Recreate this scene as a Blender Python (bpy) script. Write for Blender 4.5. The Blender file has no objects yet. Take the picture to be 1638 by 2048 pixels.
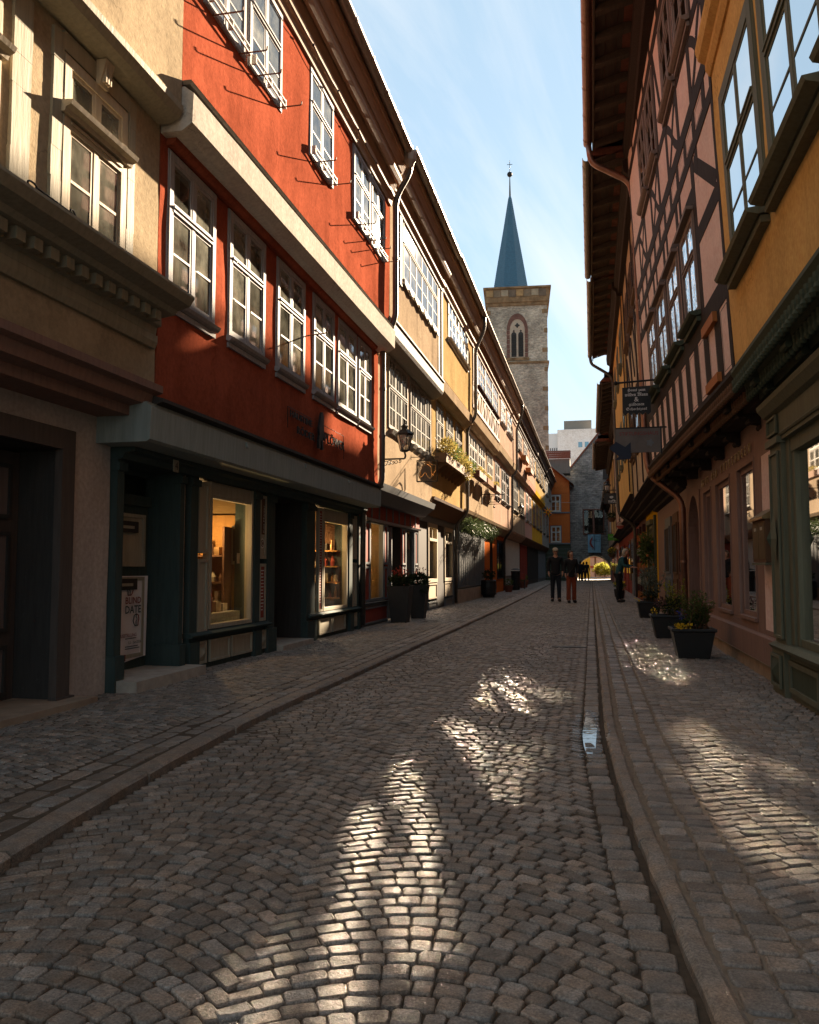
import bpy, bmesh, math, random
import numpy as np
from mathutils import Vector, Matrix, Quaternion, noise as mnoise

# ------------------------------------------------------------------ camera, sky, sun, exposure
SC = bpy.context.scene
COL = SC.collection
RND = random.Random(7)
SUN_DIR = Vector((-0.240, -1.0, -0.425)).normalized()      # the way the light travels
SUN_ELEV = math.asin(-SUN_DIR.z)
SUN_AZ = math.atan2(-SUN_DIR.x, -SUN_DIR.y)                # from +Y towards +X

cam_data = bpy.data.cameras.new('camera')
cam = bpy.data.objects.new('camera', cam_data)
COL.objects.link(cam)
SC.camera = cam
cam.location = (0.0, 0.0, 1.10)
cam.rotation_euler = (math.radians(90 + 3.95), 0.0, math.radians(12.5))
cam_data.sensor_fit = 'VERTICAL'
cam_data.sensor_height = 36.0
cam_data.lens = 36.0 * 1638.0 / 2048.0
cam_data.clip_start = 0.05
cam_data.clip_end = 2000.0

world = bpy.data.worlds.new('World')
SC.world = world
world.use_nodes = True
wn = world.node_tree.nodes
wl = world.node_tree.links
bg = wn['Background']
sky = wn.new('ShaderNodeTexSky')
sky.sky_type = 'NISHITA'
sky.sun_disc = False
sky.sun_elevation = SUN_ELEV
sky.sun_rotation = SUN_AZ
sky.altitude = 200.0
sky.air_density = 1.0
sky.dust_density = 0.1
sky.ozone_density = 1.6
CLOUD_AT = (7.7, 2.7, 0.4)
tcw = wn.new('ShaderNodeTexCoord')
mpw = wn.new('ShaderNodeCombineXYZ')            # streaky high cloud: long one way, short across
for k, (axis, stretch) in enumerate((((0.55, 0.12, -0.83), 0.9), ((0.81, 0.18, 0.56), 3.0), ((-0.22, 0.97, 0.0), 1.2))):
    dt = wn.new('ShaderNodeVectorMath'); dt.operation = 'DOT_PRODUCT'; dt.inputs[1].default_value = axis
    ms = wn.new('ShaderNodeMath'); ms.operation = 'MULTIPLY_ADD'; ms.inputs[1].default_value = stretch; ms.inputs[2].default_value = CLOUD_AT[k]
    wl.new(tcw.outputs['Generated'], dt.inputs[0]); wl.new(dt.outputs['Value'], ms.inputs[0]); wl.new(ms.outputs['Value'], mpw.inputs[k])
nzw = wn.new('ShaderNodeTexNoise')
nzw.inputs['Scale'].default_value = 1.7
nzw.inputs['Detail'].default_value = 9.0
nzw.inputs['Roughness'].default_value = 0.58
nzw.inputs['Distortion'].default_value = 0.5
rpw = wn.new('ShaderNodeValToRGB')
rpw.color_ramp.elements[0].position = 0.47
rpw.color_ramp.elements[1].position = 0.74
mlw = wn.new('ShaderNodeMath'); mlw.operation = 'MULTIPLY'; mlw.inputs[1].default_value = 0.6
mxw = wn.new('ShaderNodeMixRGB')
mxw.inputs['Color2'].default_value = (1.72, 1.68, 1.64, 1)
wl.new(mpw.outputs['Vector'], nzw.inputs['Vector'])
wl.new(nzw.outputs['Fac'], rpw.inputs['Fac'])
wl.new(rpw.outputs['Color'], mlw.inputs[0])
wl.new(mlw.outputs['Value'], mxw.inputs['Fac'])
veil = wn.new('ShaderNodeMixRGB')               # thin high haze over the whole sky
veil.inputs['Fac'].default_value = 0.90
veil.inputs['Color2'].default_value = (0.66, 0.87, 0.98, 1)
wl.new(sky.outputs['Color'], veil.inputs['Color1'])
wl.new(veil.outputs['Color'], mxw.inputs['Color1'])
wl.new(mxw.outputs['Color'], bg.inputs['Color'])
bg.inputs['Strength'].default_value = 0.053

sun_data = bpy.data.lights.new('sun', 'SUN')
sun_data.energy = 3.0
sun_data.angle = math.radians(0.5)
sun_data.color = (1.0, 0.79, 0.56)
sun = bpy.data.objects.new('sun', sun_data)
COL.objects.link(sun)
sun.rotation_euler = SUN_DIR.to_track_quat('-Z', 'Y').to_euler()
sun.location = (10, 40, 20)

vs = SC.view_settings
vs.view_transform = 'Standard'
vs.look = 'None'
vs.gamma = 1.0
vs.use_curve_mapping = False
vs.exposure = 3.75

cy = SC.cycles
cy.use_denoising = True
try:
    cy.denoiser = 'OPENIMAGEDENOISE'
except Exception:
    pass
cy.use_guiding = True            # the sun thrown back by the window panes onto the paving
cy.use_surface_guiding = True
cy.use_volume_guiding = False
cy.blur_glossy = 0.0
cy.sample_clamp_indirect = 0.0
cy.caustics_reflective = True
cy.caustics_refractive = False
cy.max_bounces = 11
cy.diffuse_bounces = 8
cy.glossy_bounces = 4
cy.transmission_bounces = 3
cy.transparent_max_bounces = 12
cy.use_adaptive_sampling = False

# ------------------------------------------------------------------ helpers
TMP = bpy.data.scenes.new('conversion')        # a bare scene in which lettering and figures are turned into meshes
def to_mesh(ob):
    TMP.collection.objects.link(ob)
    vl = TMP.view_layers[0]
    vl.update()
    me = bpy.data.meshes.new_from_object(ob.evaluated_get(vl.depsgraph))
    bpy.data.objects.remove(ob)
    return me

def nz3(x, y, z):
    return mnoise.noise(Vector((x, y, z)))


class Fac:
    """A facade plane; y runs along the street, o stands out towards the street, z is up."""
    def __init__(s, side, X0, Y0=0.0, k=0.0, lean=0.0, zr=0.0):
        s.sg = 1.0 if side == 'L' else -1.0
        s.side = side; s.X0 = X0; s.Y0 = Y0; s.k = k; s.lean = lean; s.zr = zr
    def P(s, y, o, z):
        return (s.X0 + s.k * (y - s.Y0) + s.sg * (o + s.lean * (z - s.zr)), y, z)


class FacY:
    """A facade that looks down the street (towards -Y); y stands for world X here."""
    def __init__(s, Yp):
        s.Yp = Yp; s.side = 'F'; s.sg = 1.0
    def P(s, y, o, z):
        return (y, s.Yp - o, z)


class MB:
    def __init__(s):
        s.v = []; s.f = []; s.mi = []; s.cur = 0
    def add(s, vs_, fs_):
        b = len(s.v)
        s.v.extend(vs_)
        for f in fs_:
            s.f.append(tuple(i + b for i in f)); s.mi.append(s.cur)
        return s
    BF = [(0, 1, 3, 2), (4, 6, 7, 5), (0, 4, 5, 1), (2, 3, 7, 6), (0, 2, 6, 4), (1, 5, 7, 3)]
    def box(s, x0, x1, y0, y1, z0, z1):
        return s.add([(x, y, z) for x in (x0, x1) for y in (y0, y1) for z in (z0, z1)], MB.BF)
    def fbox(s, fc, ya, yb, oa, ob, za, zb):
        return s.add([fc.P(y, o, z) for y in (ya, yb) for o in (oa, ob) for z in (za, zb)], MB.BF)
    def beam(s, fc, ya, za, yb, zb, w, oa, ob):
        """a straight timber lying on the facade from (ya,za) to (yb,zb)"""
        dy, dz = yb - ya, zb - za
        L = math.hypot(dy, dz); ny, nzv = -dz / L * w / 2, dy / L * w / 2
        pts = [(ya + ny, za + nzv), (ya - ny, za - nzv), (yb + ny, zb + nzv), (yb - ny, zb - nzv)]
        return s.add([fc.P(p[0], o, p[1]) for p in pts for o in (oa, ob)], MB.BF)
    def prof(s, fc, pr, ya, yb):
        """a moulding: profile [(o,z)...] drawn along y"""
        n = len(pr)
        vs_ = [fc.P(ya, o, z) for o, z in pr] + [fc.P(yb, o, z) for o, z in pr]
        fs_ = [(i, (i + 1) % n, n + (i + 1) % n, n + i) for i in range(n)]
        fs_ += [tuple(range(n - 1, -1, -1)), tuple(range(n, 2 * n))]
        return s.add(vs_, fs_)
    def tube(s, path, r, n=8, caps=True):
        path = [Vector(p) for p in path]
        m = len(path)
        rs = r if isinstance(r, (list, tuple)) else [r] * m
        t0 = (path[1] - path[0]).normalized()
        up = Vector((0, 0, 1)) if abs(t0.z) < 0.9 else Vector((1, 0, 0))
        nx = t0.cross(up).normalized()
        vs_ = []
        for i, p in enumerate(path):
            if i == 0: t = path[1] - p
            elif i == m - 1: t = p - path[i - 1]
            else: t = (path[i + 1] - p).normalized() + (p - path[i - 1]).normalized()
            t = t.normalized() if t.length > 1e-9 else t0
            nx = (nx - t * nx.dot(t))
            nx = nx.normalized() if nx.length > 1e-6 else t.orthogonal().normalized()
            ny = t.cross(nx)
            for k in range(n):
                a = 2 * math.pi * k / n
                vs_.append(tuple(p + (nx * math.cos(a) + ny * math.sin(a)) * rs[i]))
        fs_ = []
        for i in range(m - 1):
            for k in range(n):
                k2 = (k + 1) % n
                fs_.append((i * n + k, i * n + k2, (i + 1) * n + k2, (i + 1) * n + k))
        if caps:
            fs_ += [tuple(range(n - 1, -1, -1)), tuple(range((m - 1) * n, m * n))]
        return s.add(vs_, fs_)
    def lathe(s, c, pr, n=12, sx=1.0, sy=1.0, rot=0.0):
        vs_ = []; fs_ = []
        for r, z in pr:
            for k in range(n):
                a = 2 * math.pi * k / n + rot
                vs_.append((c[0] + r * math.cos(a) * sx, c[1] + r * math.sin(a) * sy, c[2] + z))
        m = len(pr)
        for i in range(m - 1):
            for k in range(n):
                k2 = (k + 1) % n
                fs_.append((i * n + k, i * n + k2, (i + 1) * n + k2, (i + 1) * n + k))
        fs_ += [tuple(range(n - 1, -1, -1)), tuple(range((m - 1) * n, m * n))]
        return s.add(vs_, fs_)
    def poly(s, pts, depth):
        """a flat outline (list of 3D points) given a thickness vector"""
        n = len(pts); d = Vector(depth)
        vs_ = [tuple(p) for p in pts] + [tuple(Vector(p) + d) for p in pts]
        fs_ = [tuple(range(n - 1, -1, -1)), tuple(range(n, 2 * n))]
        fs_ += [(i, (i + 1) % n, n + (i + 1) % n, n + i) for i in range(n)]
        return s.add(vs_, fs_)
    def ball(s, c, r, n=8, m=6, sx=1, sy=1, sz=1):
        pr = []
        for i in range(m + 1):
            a = -math.pi / 2 + math.pi * i / m
            pr.append((max(r * math.cos(a), 1e-4), r * math.sin(a) * sz))
        return s.lathe(c, pr, n, sx, sy)
    def build(s, name, mat, parent=None, smooth=False):
        me = bpy.data.meshes.new(name)
        me.from_pydata(s.v, [], s.f)
        mats = mat if isinstance(mat, (list, tuple)) else [mat]
        for m in mats: me.materials.append(m)
        if len(mats) > 1: me.polygons.foreach_set('material_index', s.mi)
        if smooth: me.polygons.foreach_set('use_smooth', [True] * len(me.polygons))
        return link(name, me, parent)


def link(name, me, parent=None):
    o = bpy.data.objects.new(name, me)
    COL.objects.link(o)
    if parent is not None and parent.parent is not None and parent.parent.parent is not None:
        parent = parent.parent                     # thing > part > sub-part, no deeper
    if parent is not None:
        o.parent = parent
        o.matrix_parent_inverse = Matrix.Translation(-Vector(parent['base'])) if 'base' in parent else Matrix()
    return o


def thing(name, label, cat, loc=(0, 0, 0), group=None, kind=None):
    o = bpy.data.objects.new(name, None)
    COL.objects.link(o)
    o.location = loc
    o.empty_display_size = 0.2
    o['base'] = tuple(loc)
    tag(o, label, cat, group, kind)
    return o


def tag(o, label=None, cat=None, group=None, kind=None):
    if label: o['label'] = label
    if cat: o['category'] = cat
    if group: o['group'] = group
    if kind: o['kind'] = kind
    return o


def fbx(name, fc, ya, yb, oa, ob, za, zb, mat, par):
    return MB().fbox(fc, ya, yb, oa, ob, za, zb).build(name, mat, par)


def text_mesh(body, mat, name, parent, origin, R, U, width=None, height=None, depth=0.004, align='CENTER', size=1.0, bold=0.0):
    """lettering laid out at origin along R (reading direction) and U (up)"""
    cu = bpy.data.curves.new(name, 'FONT')
    cu.body = body
    cu.size = 1.0
    cu.align_x = align
    cu.align_y = 'CENTER'
    cu.extrude = 0.0
    cu.offset = bold
    cu.resolution_u = 2
    ob = bpy.data.objects.new('tmp_text', cu)
    me = to_mesh(ob)
    bpy.data.curves.remove(cu)
    co = np.empty(len(me.vertices) * 3); me.vertices.foreach_get('co', co); co = co.reshape(-1, 3)
    if len(co) == 0:
        return None
    w = co[:, 0].max() - co[:, 0].min(); h = co[:, 1].max() - co[:, 1].min()
    sx = width / w if width else None
    sy = height / h if height else None
    sx = sx or sy or size; sy = sy or sx
    cx = (co[:, 0].max() + co[:, 0].min()) / 2; cyy = (co[:, 1].max() + co[:, 1].min()) / 2
    R = Vector(R).normalized(); U = Vector(U).normalized(); N = R.cross(U).normalized()
    o0 = Vector(origin)
    faces = [tuple(p.vertices) for p in me.polygons]
    vs_ = [tuple(o0 + R * ((c[0] - cx) * sx) + U * ((c[1] - cyy) * sy) + N * depth) for c in co]
    vb = [tuple(o0 + R * ((c[0] - cx) * sx) + U * ((c[1] - cyy) * sy)) for c in co]
    bpy.data.meshes.remove(me)
    mb = MB(); mb.add(vs_, faces)
    if depth > 0.003:
        n = len(vs_)
        from collections import Counter
        ec = Counter()
        for f in faces:
            for i in range(len(f)):
                ec[tuple(sorted((f[i], f[(i + 1) % len(f)])))] += 1
        mb.v.extend(vb)
        for (a, b), c in ec.items():
            if c == 1:
                mb.f.append((a, b, b + n, a + n)); mb.mi.append(0)
    return mb.build(name, mat, parent)


# ------------------------------------------------------------------ materials
MATS = {}
def newmat(name):
    m = bpy.data.materials.new(name)
    m.use_nodes = True
    MATS[name] = m
    nt = m.node_tree
    b = nt.nodes['Principled BSDF']
    return m, nt, b


def _noise(nt, scale, detail=5, rough=0.6, vec=None, mscale=None, dist=0.0):
    tc = nt.nodes.new('ShaderNodeTexCoord')
    n = nt.nodes.new('ShaderNodeTexNoise')
    n.inputs['Scale'].default_value = scale
    n.inputs['Detail'].default_value = detail
    n.inputs['Roughness'].default_value = rough
    n.inputs['Distortion'].default_value = dist
    if mscale:
        mp = nt.nodes.new('ShaderNodeMapping')
        mp.inputs['Scale'].default_value = mscale
        nt.links.new(tc.outputs['Object'], mp.inputs['Vector'])
        nt.links.new(mp.outputs['Vector'], n.inputs['Vector'])
    else:
        nt.links.new(tc.outputs['Object'], n.inputs['Vector'])
    return n.outputs['Fac']


def _ramp(nt, src, p0, p1, c0=(0, 0, 0), c1=(1, 1, 1)):
    r = nt.nodes.new('ShaderNodeValToRGB')
    r.color_ramp.elements[0].position = p0; r.color_ramp.elements[0].color = (*c0, 1)
    r.color_ramp.elements[1].position = p1; r.color_ramp.elements[1].color = (*c1, 1)
    nt.links.new(src, r.inputs['Fac'])
    return r.outputs['Color']


def _mix(nt, fac, a, b, mode='MIX'):
    m = nt.nodes.new('ShaderNodeMixRGB')
    m.blend_type = mode
    for k, val in (('Fac', fac), ('Color1', a), ('Color2', b)):
        if isinstance(val, (int, float)): m.inputs[k].default_value = val
        elif isinstance(val, tuple): m.inputs[k].default_value = (*val, 1)
        else: nt.links.new(val, m.inputs[k])
    return m.outputs['Color']


def _mul(nt, src, k):
    m = nt.nodes.new('ShaderNodeMath'); m.operation = 'MULTIPLY'
    nt.links.new(src, m.inputs[0]); m.inputs[1].default_value = k
    return m.outputs['Value']


def _bump(nt, b, src, strength, dist=0.01):
    bp = nt.nodes.new('ShaderNodeBump')
    bp.inputs['Strength'].default_value = strength
    bp.inputs['Distance'].default_value = dist
    nt.links.new(src, bp.inputs['Height'])
    nt.links.new(bp.outputs['Normal'], b.inputs['Normal'])


def sc3(c, k):
    return tuple(min(1.0, x * k) for x in c)


def plaster(name, col, dark=0.62, streak=0.5, bump=0.5, rough=0.9):
    m, nt, b = newmat(name)
    big = _ramp(nt, _noise(nt, 0.9, 6, 0.65), 0.38, 0.68)
    c = _mix(nt, big, col, sc3(col, 0.5 + dark / 2))
    st = _ramp(nt, _noise(nt, 1.0, 5, 0.6, mscale=(2.4, 2.4, 0.5)), 0.46, 0.74)
    c = _mix(nt, _mul(nt, st, streak), c, sc3(col, dark))
    fine = _ramp(nt, _noise(nt, 26, 4, 0.6), 0.3, 0.7)
    c = _mix(nt, 0.16, c, fine, 'OVERLAY')
    spots = _ramp(nt, _noise(nt, 3.3, 8, 0.75), 0.66, 0.71)
    c = _mix(nt, _mul(nt, spots, 0.22), c, sc3(col, 1.5))
    vo = nt.nodes.new('ShaderNodeTexVoronoi'); vo.feature = 'DISTANCE_TO_EDGE'; vo.inputs['Scale'].default_value = 0.75
    tcv = nt.nodes.new('ShaderNodeTexCoord'); wv = nt.nodes.new('ShaderNodeVectorMath'); wv.operation = 'ADD'
    nv = nt.nodes.new('ShaderNodeTexNoise'); nv.inputs['Scale'].default_value = 2.3; nv.inputs['Detail'].default_value = 7
    nt.links.new(tcv.outputs['Object'], nv.inputs['Vector']); nt.links.new(tcv.outputs['Object'], wv.inputs[0]); nt.links.new(nv.outputs['Color'], wv.inputs[1])
    nt.links.new(wv.outputs[0], vo.inputs['Vector'])
    crack = _ramp(nt, vo.outputs['Distance'], 0.0, 0.008, (1, 1, 1), (0, 0, 0))
    gate = _ramp(nt, _noise(nt, 0.6, 3, 0.5), 0.50, 0.58)
    c = _mix(nt, _mul(nt, _mix(nt, 1.0, crack, gate, 'MULTIPLY'), 0.55), c, sc3(col, 0.35))
    patchy = _ramp(nt, _noise(nt, 0.55, 9, 0.72, mscale=(1, 1, 1.4)), 0.56, 0.60)
    c = _mix(nt, _mul(nt, patchy, 0.22), c, sc3(col, 1.35))
    nt.links.new(c, b.inputs['Base Color'])
    b.inputs['Roughness'].default_value = rough
    b.inputs['Specular IOR Level'].default_value = 0.0
    h = _mix(nt, 0.35, _noise(nt, 7, 5, 0.6), _noise(nt, 60, 3, 0.6))
    _bump(nt, b, h, bump, 0.012)
    return m


def paint(name, col, rough=0.5, wear=0.25, grain=0.25, spec=0.16, axis=(14, 14, 1.2)):
    m, nt, b = newmat(name)
    g = _noise(nt, 2.0, 6, 0.65, mscale=axis)
    c = _mix(nt, _ramp(nt, g, 0.4, 0.75), col, sc3(col, 0.72))
    w = _ramp(nt, _noise(nt, 9, 8, 0.75), 0.60, 0.70)
    c = _mix(nt, _mul(nt, w, wear), c, tuple(0.5 * x + 0.10 for x in col))
    nt.links.new(c, b.inputs['Base Color'])
    b.inputs['Roughness'].default_value = max(rough, 0.68)
    b.inputs['Specular IOR Level'].default_value = min(spec, 0.08)
    _bump(nt, b, g, grain, 0.006)
    return m


def metal(name, col, rough=0.4, met=0.8, wear=0.3):
    m, nt, b = newmat(name)
    n = _noise(nt, 5, 6, 0.7)
    c = _mix(nt, _mul(nt, _ramp(nt, n, 0.4, 0.7), wear * 2), col, sc3(col, 0.55))
    nt.links.new(c, b.inputs['Base Color'])
    b.inputs['Metallic'].default_value = met
    r = nt.nodes.new('ShaderNodeMapRange')
    r.inputs['To Min'].default_value = rough * 0.75; r.inputs['To Max'].default_value = min(1, rough * 1.4)
    nt.links.new(n, r.inputs['Value'])
    nt.links.new(r.outputs['Result'], b.inputs['Roughness'])
    return m


def plain(name, col, rough=0.7, var=0.25, scale=6, spec=0.3, bump=0.0):
    m, nt, b = newmat(name)
    n = _noise(nt, scale, 5, 0.65)
    c = _mix(nt, _ramp(nt, n, 0.35, 0.7), col, sc3(col, 1 - var))
    nt.links.new(c, b.inputs['Base Color'])
    b.inputs['Roughness'].default_value = rough
    b.inputs['Specular IOR Level'].default_value = spec
    if bump: _bump(nt, b, n, bump, 0.01)
    return m


def emit(name, col, strength):
    m, nt, b = newmat(name)
    b.inputs['Base Color'].default_value = (*col, 1)
    b.inputs['Emission Color'].default_value = (*col, 1)
    b.inputs['Emission Strength'].default_value = strength
    return m


def glass(name, tint=(0.9, 0.93, 0.9), rough=0.05, ior=1.62, dirt=0.10, dirtcol=(0.45, 0.45, 0.40), wav=0.0):
    m = bpy.data.materials.new(name)
    m.use_nodes = True
    nt = m.node_tree
    nt.nodes.clear()
    out = nt.nodes.new('ShaderNodeOutputMaterial')
    tr = nt.nodes.new('ShaderNodeBsdfTransparent'); tr.inputs['Color'].default_value = (*tint, 1)
    df = nt.nodes.new('ShaderNodeBsdfDiffuse'); df.inputs['Color'].default_value = (*dirtcol, 1)
    gl = nt.nodes.new('ShaderNodeBsdfGlossy'); gl.inputs['Roughness'].default_value = rough
    fr = nt.nodes.new('ShaderNodeFresnel'); fr.inputs['IOR'].default_value = ior
    m1 = nt.nodes.new('ShaderNodeMixShader'); m2 = nt.nodes.new('ShaderNodeMixShader')
    d = _mul(nt, _ramp(nt, _noise(nt, 4, 7, 0.7), 0.3, 0.8), dirt * 2)
    oi = nt.nodes.new('ShaderNodeObjectInfo'); vr = nt.nodes.new('ShaderNodeMapRange')      # every pane a little cleaner or dustier
    vr.inputs['To Min'].default_value = 0.35; vr.inputs['To Max'].default_value = 1.5
    nt.links.new(oi.outputs['Random'], vr.inputs['Value'])
    mm = nt.nodes.new('ShaderNodeMath'); mm.operation = 'MULTIPLY'; nt.links.new(d, mm.inputs[0]); nt.links.new(vr.outputs['Result'], mm.inputs[1])
    nt.links.new(mm.outputs[0], m1.inputs['Fac'])
    nt.links.new(tr.outputs[0], m1.inputs[1]); nt.links.new(df.outputs[0], m1.inputs[2])
    nt.links.new(fr.outputs[0], m2.inputs['Fac'])
    nt.links.new(m1.outputs[0], m2.inputs[1]); nt.links.new(gl.outputs[0], m2.inputs[2])
    if wav:
        bp = nt.nodes.new('ShaderNodeBump'); bp.inputs['Strength'].default_value = wav; bp.inputs['Distance'].default_value = 0.01
        nt.links.new(_noise(nt, 9, 2, 0.5), bp.inputs['Height'])
        nt.links.new(bp.outputs['Normal'], gl.inputs['Normal'])
    nt.links.new(m2.outputs[0], out.inputs['Surface'])
    MATS[name] = m
    return m


RED = plaster('red_plaster', (0.33, 0.084, 0.046), dark=0.45, streak=0.6)
BEIGE = plaster('beige_plaster', (0.37, 0.295, 0.20), dark=0.52, streak=0.6)
CREAM = plaster('cream_plaster', (0.37, 0.285, 0.20), dark=0.55, streak=0.55)
YELLOW = plaster('yellow_plaster', (0.40, 0.285, 0.14), dark=0.6, streak=0.45)
PINKC = plaster('pale_pink_plaster', (0.41, 0.285, 0.22), dark=0.74, streak=0.35)
PINKD = plaster('dusty_pink_plaster', (0.55, 0.32, 0.26), dark=0.74, streak=0.35)
OCHRE = plaster('ochre_plaster', (0.60, 0.34, 0.045), dark=0.72, streak=0.35)
ORANGE = plaster('orange_plaster', (0.70, 0.41, 0.15), dark=0.62, streak=0.5)
BRICKOR = plaster('burnt_orange_plaster', (0.48, 0.13, 0.035), dark=0.7, streak=0.3)
PINKR = plaster('rose_infill_plaster', (0.74, 0.54, 0.47), dark=0.8, streak=0.3)
GREYC = plaster('grey_cream_plaster', (0.48, 0.40, 0.35), dark=0.6, streak=0.5)  # grey cream is the plaster's own tone
GREYP = plaster('grey_plaster', (0.34, 0.33, 0.31), dark=0.7, streak=0.4)
WHITE = paint('white_paint', (0.56, 0.52, 0.46), 0.45, 0.3)
GREYW = paint('grey_white_paint', (0.31, 0.30, 0.305), 0.5, 0.3)
BEIGEW = paint('beige_wood_paint', (0.42, 0.35, 0.25), 0.6, 0.5, 0.5)
BEIGEG = paint('grey_beige_wood_paint', (0.30, 0.27, 0.20), 0.65, 0.6, 0.6)
MAROON = paint('maroon_paint', (0.07, 0.03, 0.03), 0.5, 0.2)
GREEN = paint('dark_green_paint', (0.052, 0.072, 0.067), 0.45, 0.22)
GREENL = paint('grey_green_paint', (0.26, 0.29, 0.27), 0.55, 0.55, 0.35)
PANELC = paint('stone_grey_paint', (0.38, 0.34, 0.26), 0.5, 0.3)
PANELR = paint('brick_red_paint', (0.27, 0.055, 0.038), 0.5, 0.3)
GREYB = paint('blue_grey_paint', (0.16, 0.17, 0.18), 0.5, 0.3)
DARKD = paint('charcoal_paint', (0.055, 0.050, 0.046), 0.5, 0.25)
OLIVE = paint('olive_green_paint', (0.145, 0.140, 0.095), 0.45, 0.3, 0.2)
OLIVED = paint('deep_green_paint', (0.065, 0.078, 0.054), 0.5, 0.3, 0.2)
TIMBER = paint('dark_timber', (0.040, 0.028, 0.023), 0.8, 0.25, 0.9, 0.15)
TIMBERB = paint('brown_timber', (0.13, 0.070, 0.040), 0.75, 0.3, 0.8, 0.2)
TIMBERG = paint('grey_timber', (0.22, 0.20, 0.17), 0.8, 0.4, 0.8, 0.2)
TIMBERR = paint('red_brown_timber', (0.13, 0.055, 0.040), 0.75, 0.3, 0.7, 0.2)
FRESHW = paint('fresh_orange_wood', (0.40, 0.14, 0.045), 0.7, 0.2, 0.6, 0.2)
BROWNP = paint('brown_rose_paint', (0.24, 0.145, 0.115), 0.5, 0.2, 0.25)
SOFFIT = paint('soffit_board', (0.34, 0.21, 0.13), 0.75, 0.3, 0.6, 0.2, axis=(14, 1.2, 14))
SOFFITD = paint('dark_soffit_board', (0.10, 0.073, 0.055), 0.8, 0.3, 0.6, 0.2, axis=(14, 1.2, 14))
ZINC = metal('weathered_zinc', (0.30, 0.25, 0.205), 0.5, 0.75)
COPPER = metal('aged_copper', (0.30, 0.155, 0.105), 0.42, 0.8)
ZINCD = metal('dark_zinc', (0.10, 0.088, 0.078), 0.5, 0.6)
IRON = metal('black_iron', (0.018, 0.017, 0.017), 0.55, 0.5)
RUST = metal('rusty_iron', (0.16, 0.065, 0.035), 0.7, 0.3)
STEEL = metal('brushed_steel', (0.36, 0.33, 0.30), 0.4, 0.9)
SIGNG = plain('dull_sign_metal', (0.15, 0.125, 0.11), 0.55, 0.3, 4, 0.3)
TILE = plain('clay_roof_tile', (0.20, 0.075, 0.048), 0.85, 0.45, 8, 0.2, 0.4)
SLATE = plain('blue_slate', (0.035, 0.105, 0.165), 0.42, 0.3, 5, 0.5)
STONEW = plain('pale_step_stone', (0.45, 0.385, 0.32), 0.8, 0.3, 9, 0.3, 0.4)
STONEB = plain('brown_plinth_stone', (0.36, 0.265, 0.19), 0.85, 0.35, 5, 0.2, 0.5)
CURT = plain('pale_curtain', (0.62, 0.58, 0.47), 0.9, 0.2, 3, 0.1)
CURTG = plain('grey_green_curtain', (0.34, 0.36, 0.31), 0.9, 0.3, 3, 0.1)
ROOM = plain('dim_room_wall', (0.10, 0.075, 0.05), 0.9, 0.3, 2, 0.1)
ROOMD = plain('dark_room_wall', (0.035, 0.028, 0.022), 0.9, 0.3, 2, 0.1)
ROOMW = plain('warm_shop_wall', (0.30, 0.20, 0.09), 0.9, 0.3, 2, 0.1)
GLASS = glass('window_glass', rough=0.03, ior=2.4, dirt=0.34, dirtcol=(0.40, 0.39, 0.31))
GLASSD = glass('wavy_old_glass', rough=0.03, ior=2.4, dirt=0.30, dirtcol=(0.5, 0.47, 0.40), wav=0.012)
GLASSB = glass('bullseye_glass', rough=0.08, ior=1.75, dirt=0.25, dirtcol=(0.55, 0.5, 0.4), wav=0.9)
GLASSS = glass('shop_glass', rough=0.02, ior=1.5, dirt=0.02)
GLASSL = glass('frosted_lamp_glass', tint=(0.8, 0.78, 0.74), rough=0.3, ior=1.4, dirt=0.45, dirtcol=(0.62, 0.57, 0.52))
BLACKP = plain('black_plastic', (0.016, 0.015, 0.015), 0.45, 0.3, 5, 0.4)
BLACKT = plain('black_sign_paint', (0.016, 0.014, 0.013), 0.5, 0.3, 5, 0.3)
SIGNW = plain('sign_lettering_white', (0.62, 0.58, 0.54), 0.6, 0.1)
SIGNR = plain('sign_lettering_red', (0.22, 0.035, 0.03), 0.6, 0.1)
SIGNT = plain('sign_lettering_teal', (0.012, 0.045, 0.05), 0.6, 0.1)
SIGNB = plain('sign_navy', (0.010, 0.014, 0.035), 0.5, 0.1)
GOLD = metal('dull_brass', (0.36, 0.22, 0.10), 0.4, 0.9)
PAPER = plain('poster_paper', (0.78, 0.74, 0.76), 0.7, 0.08)

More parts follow.
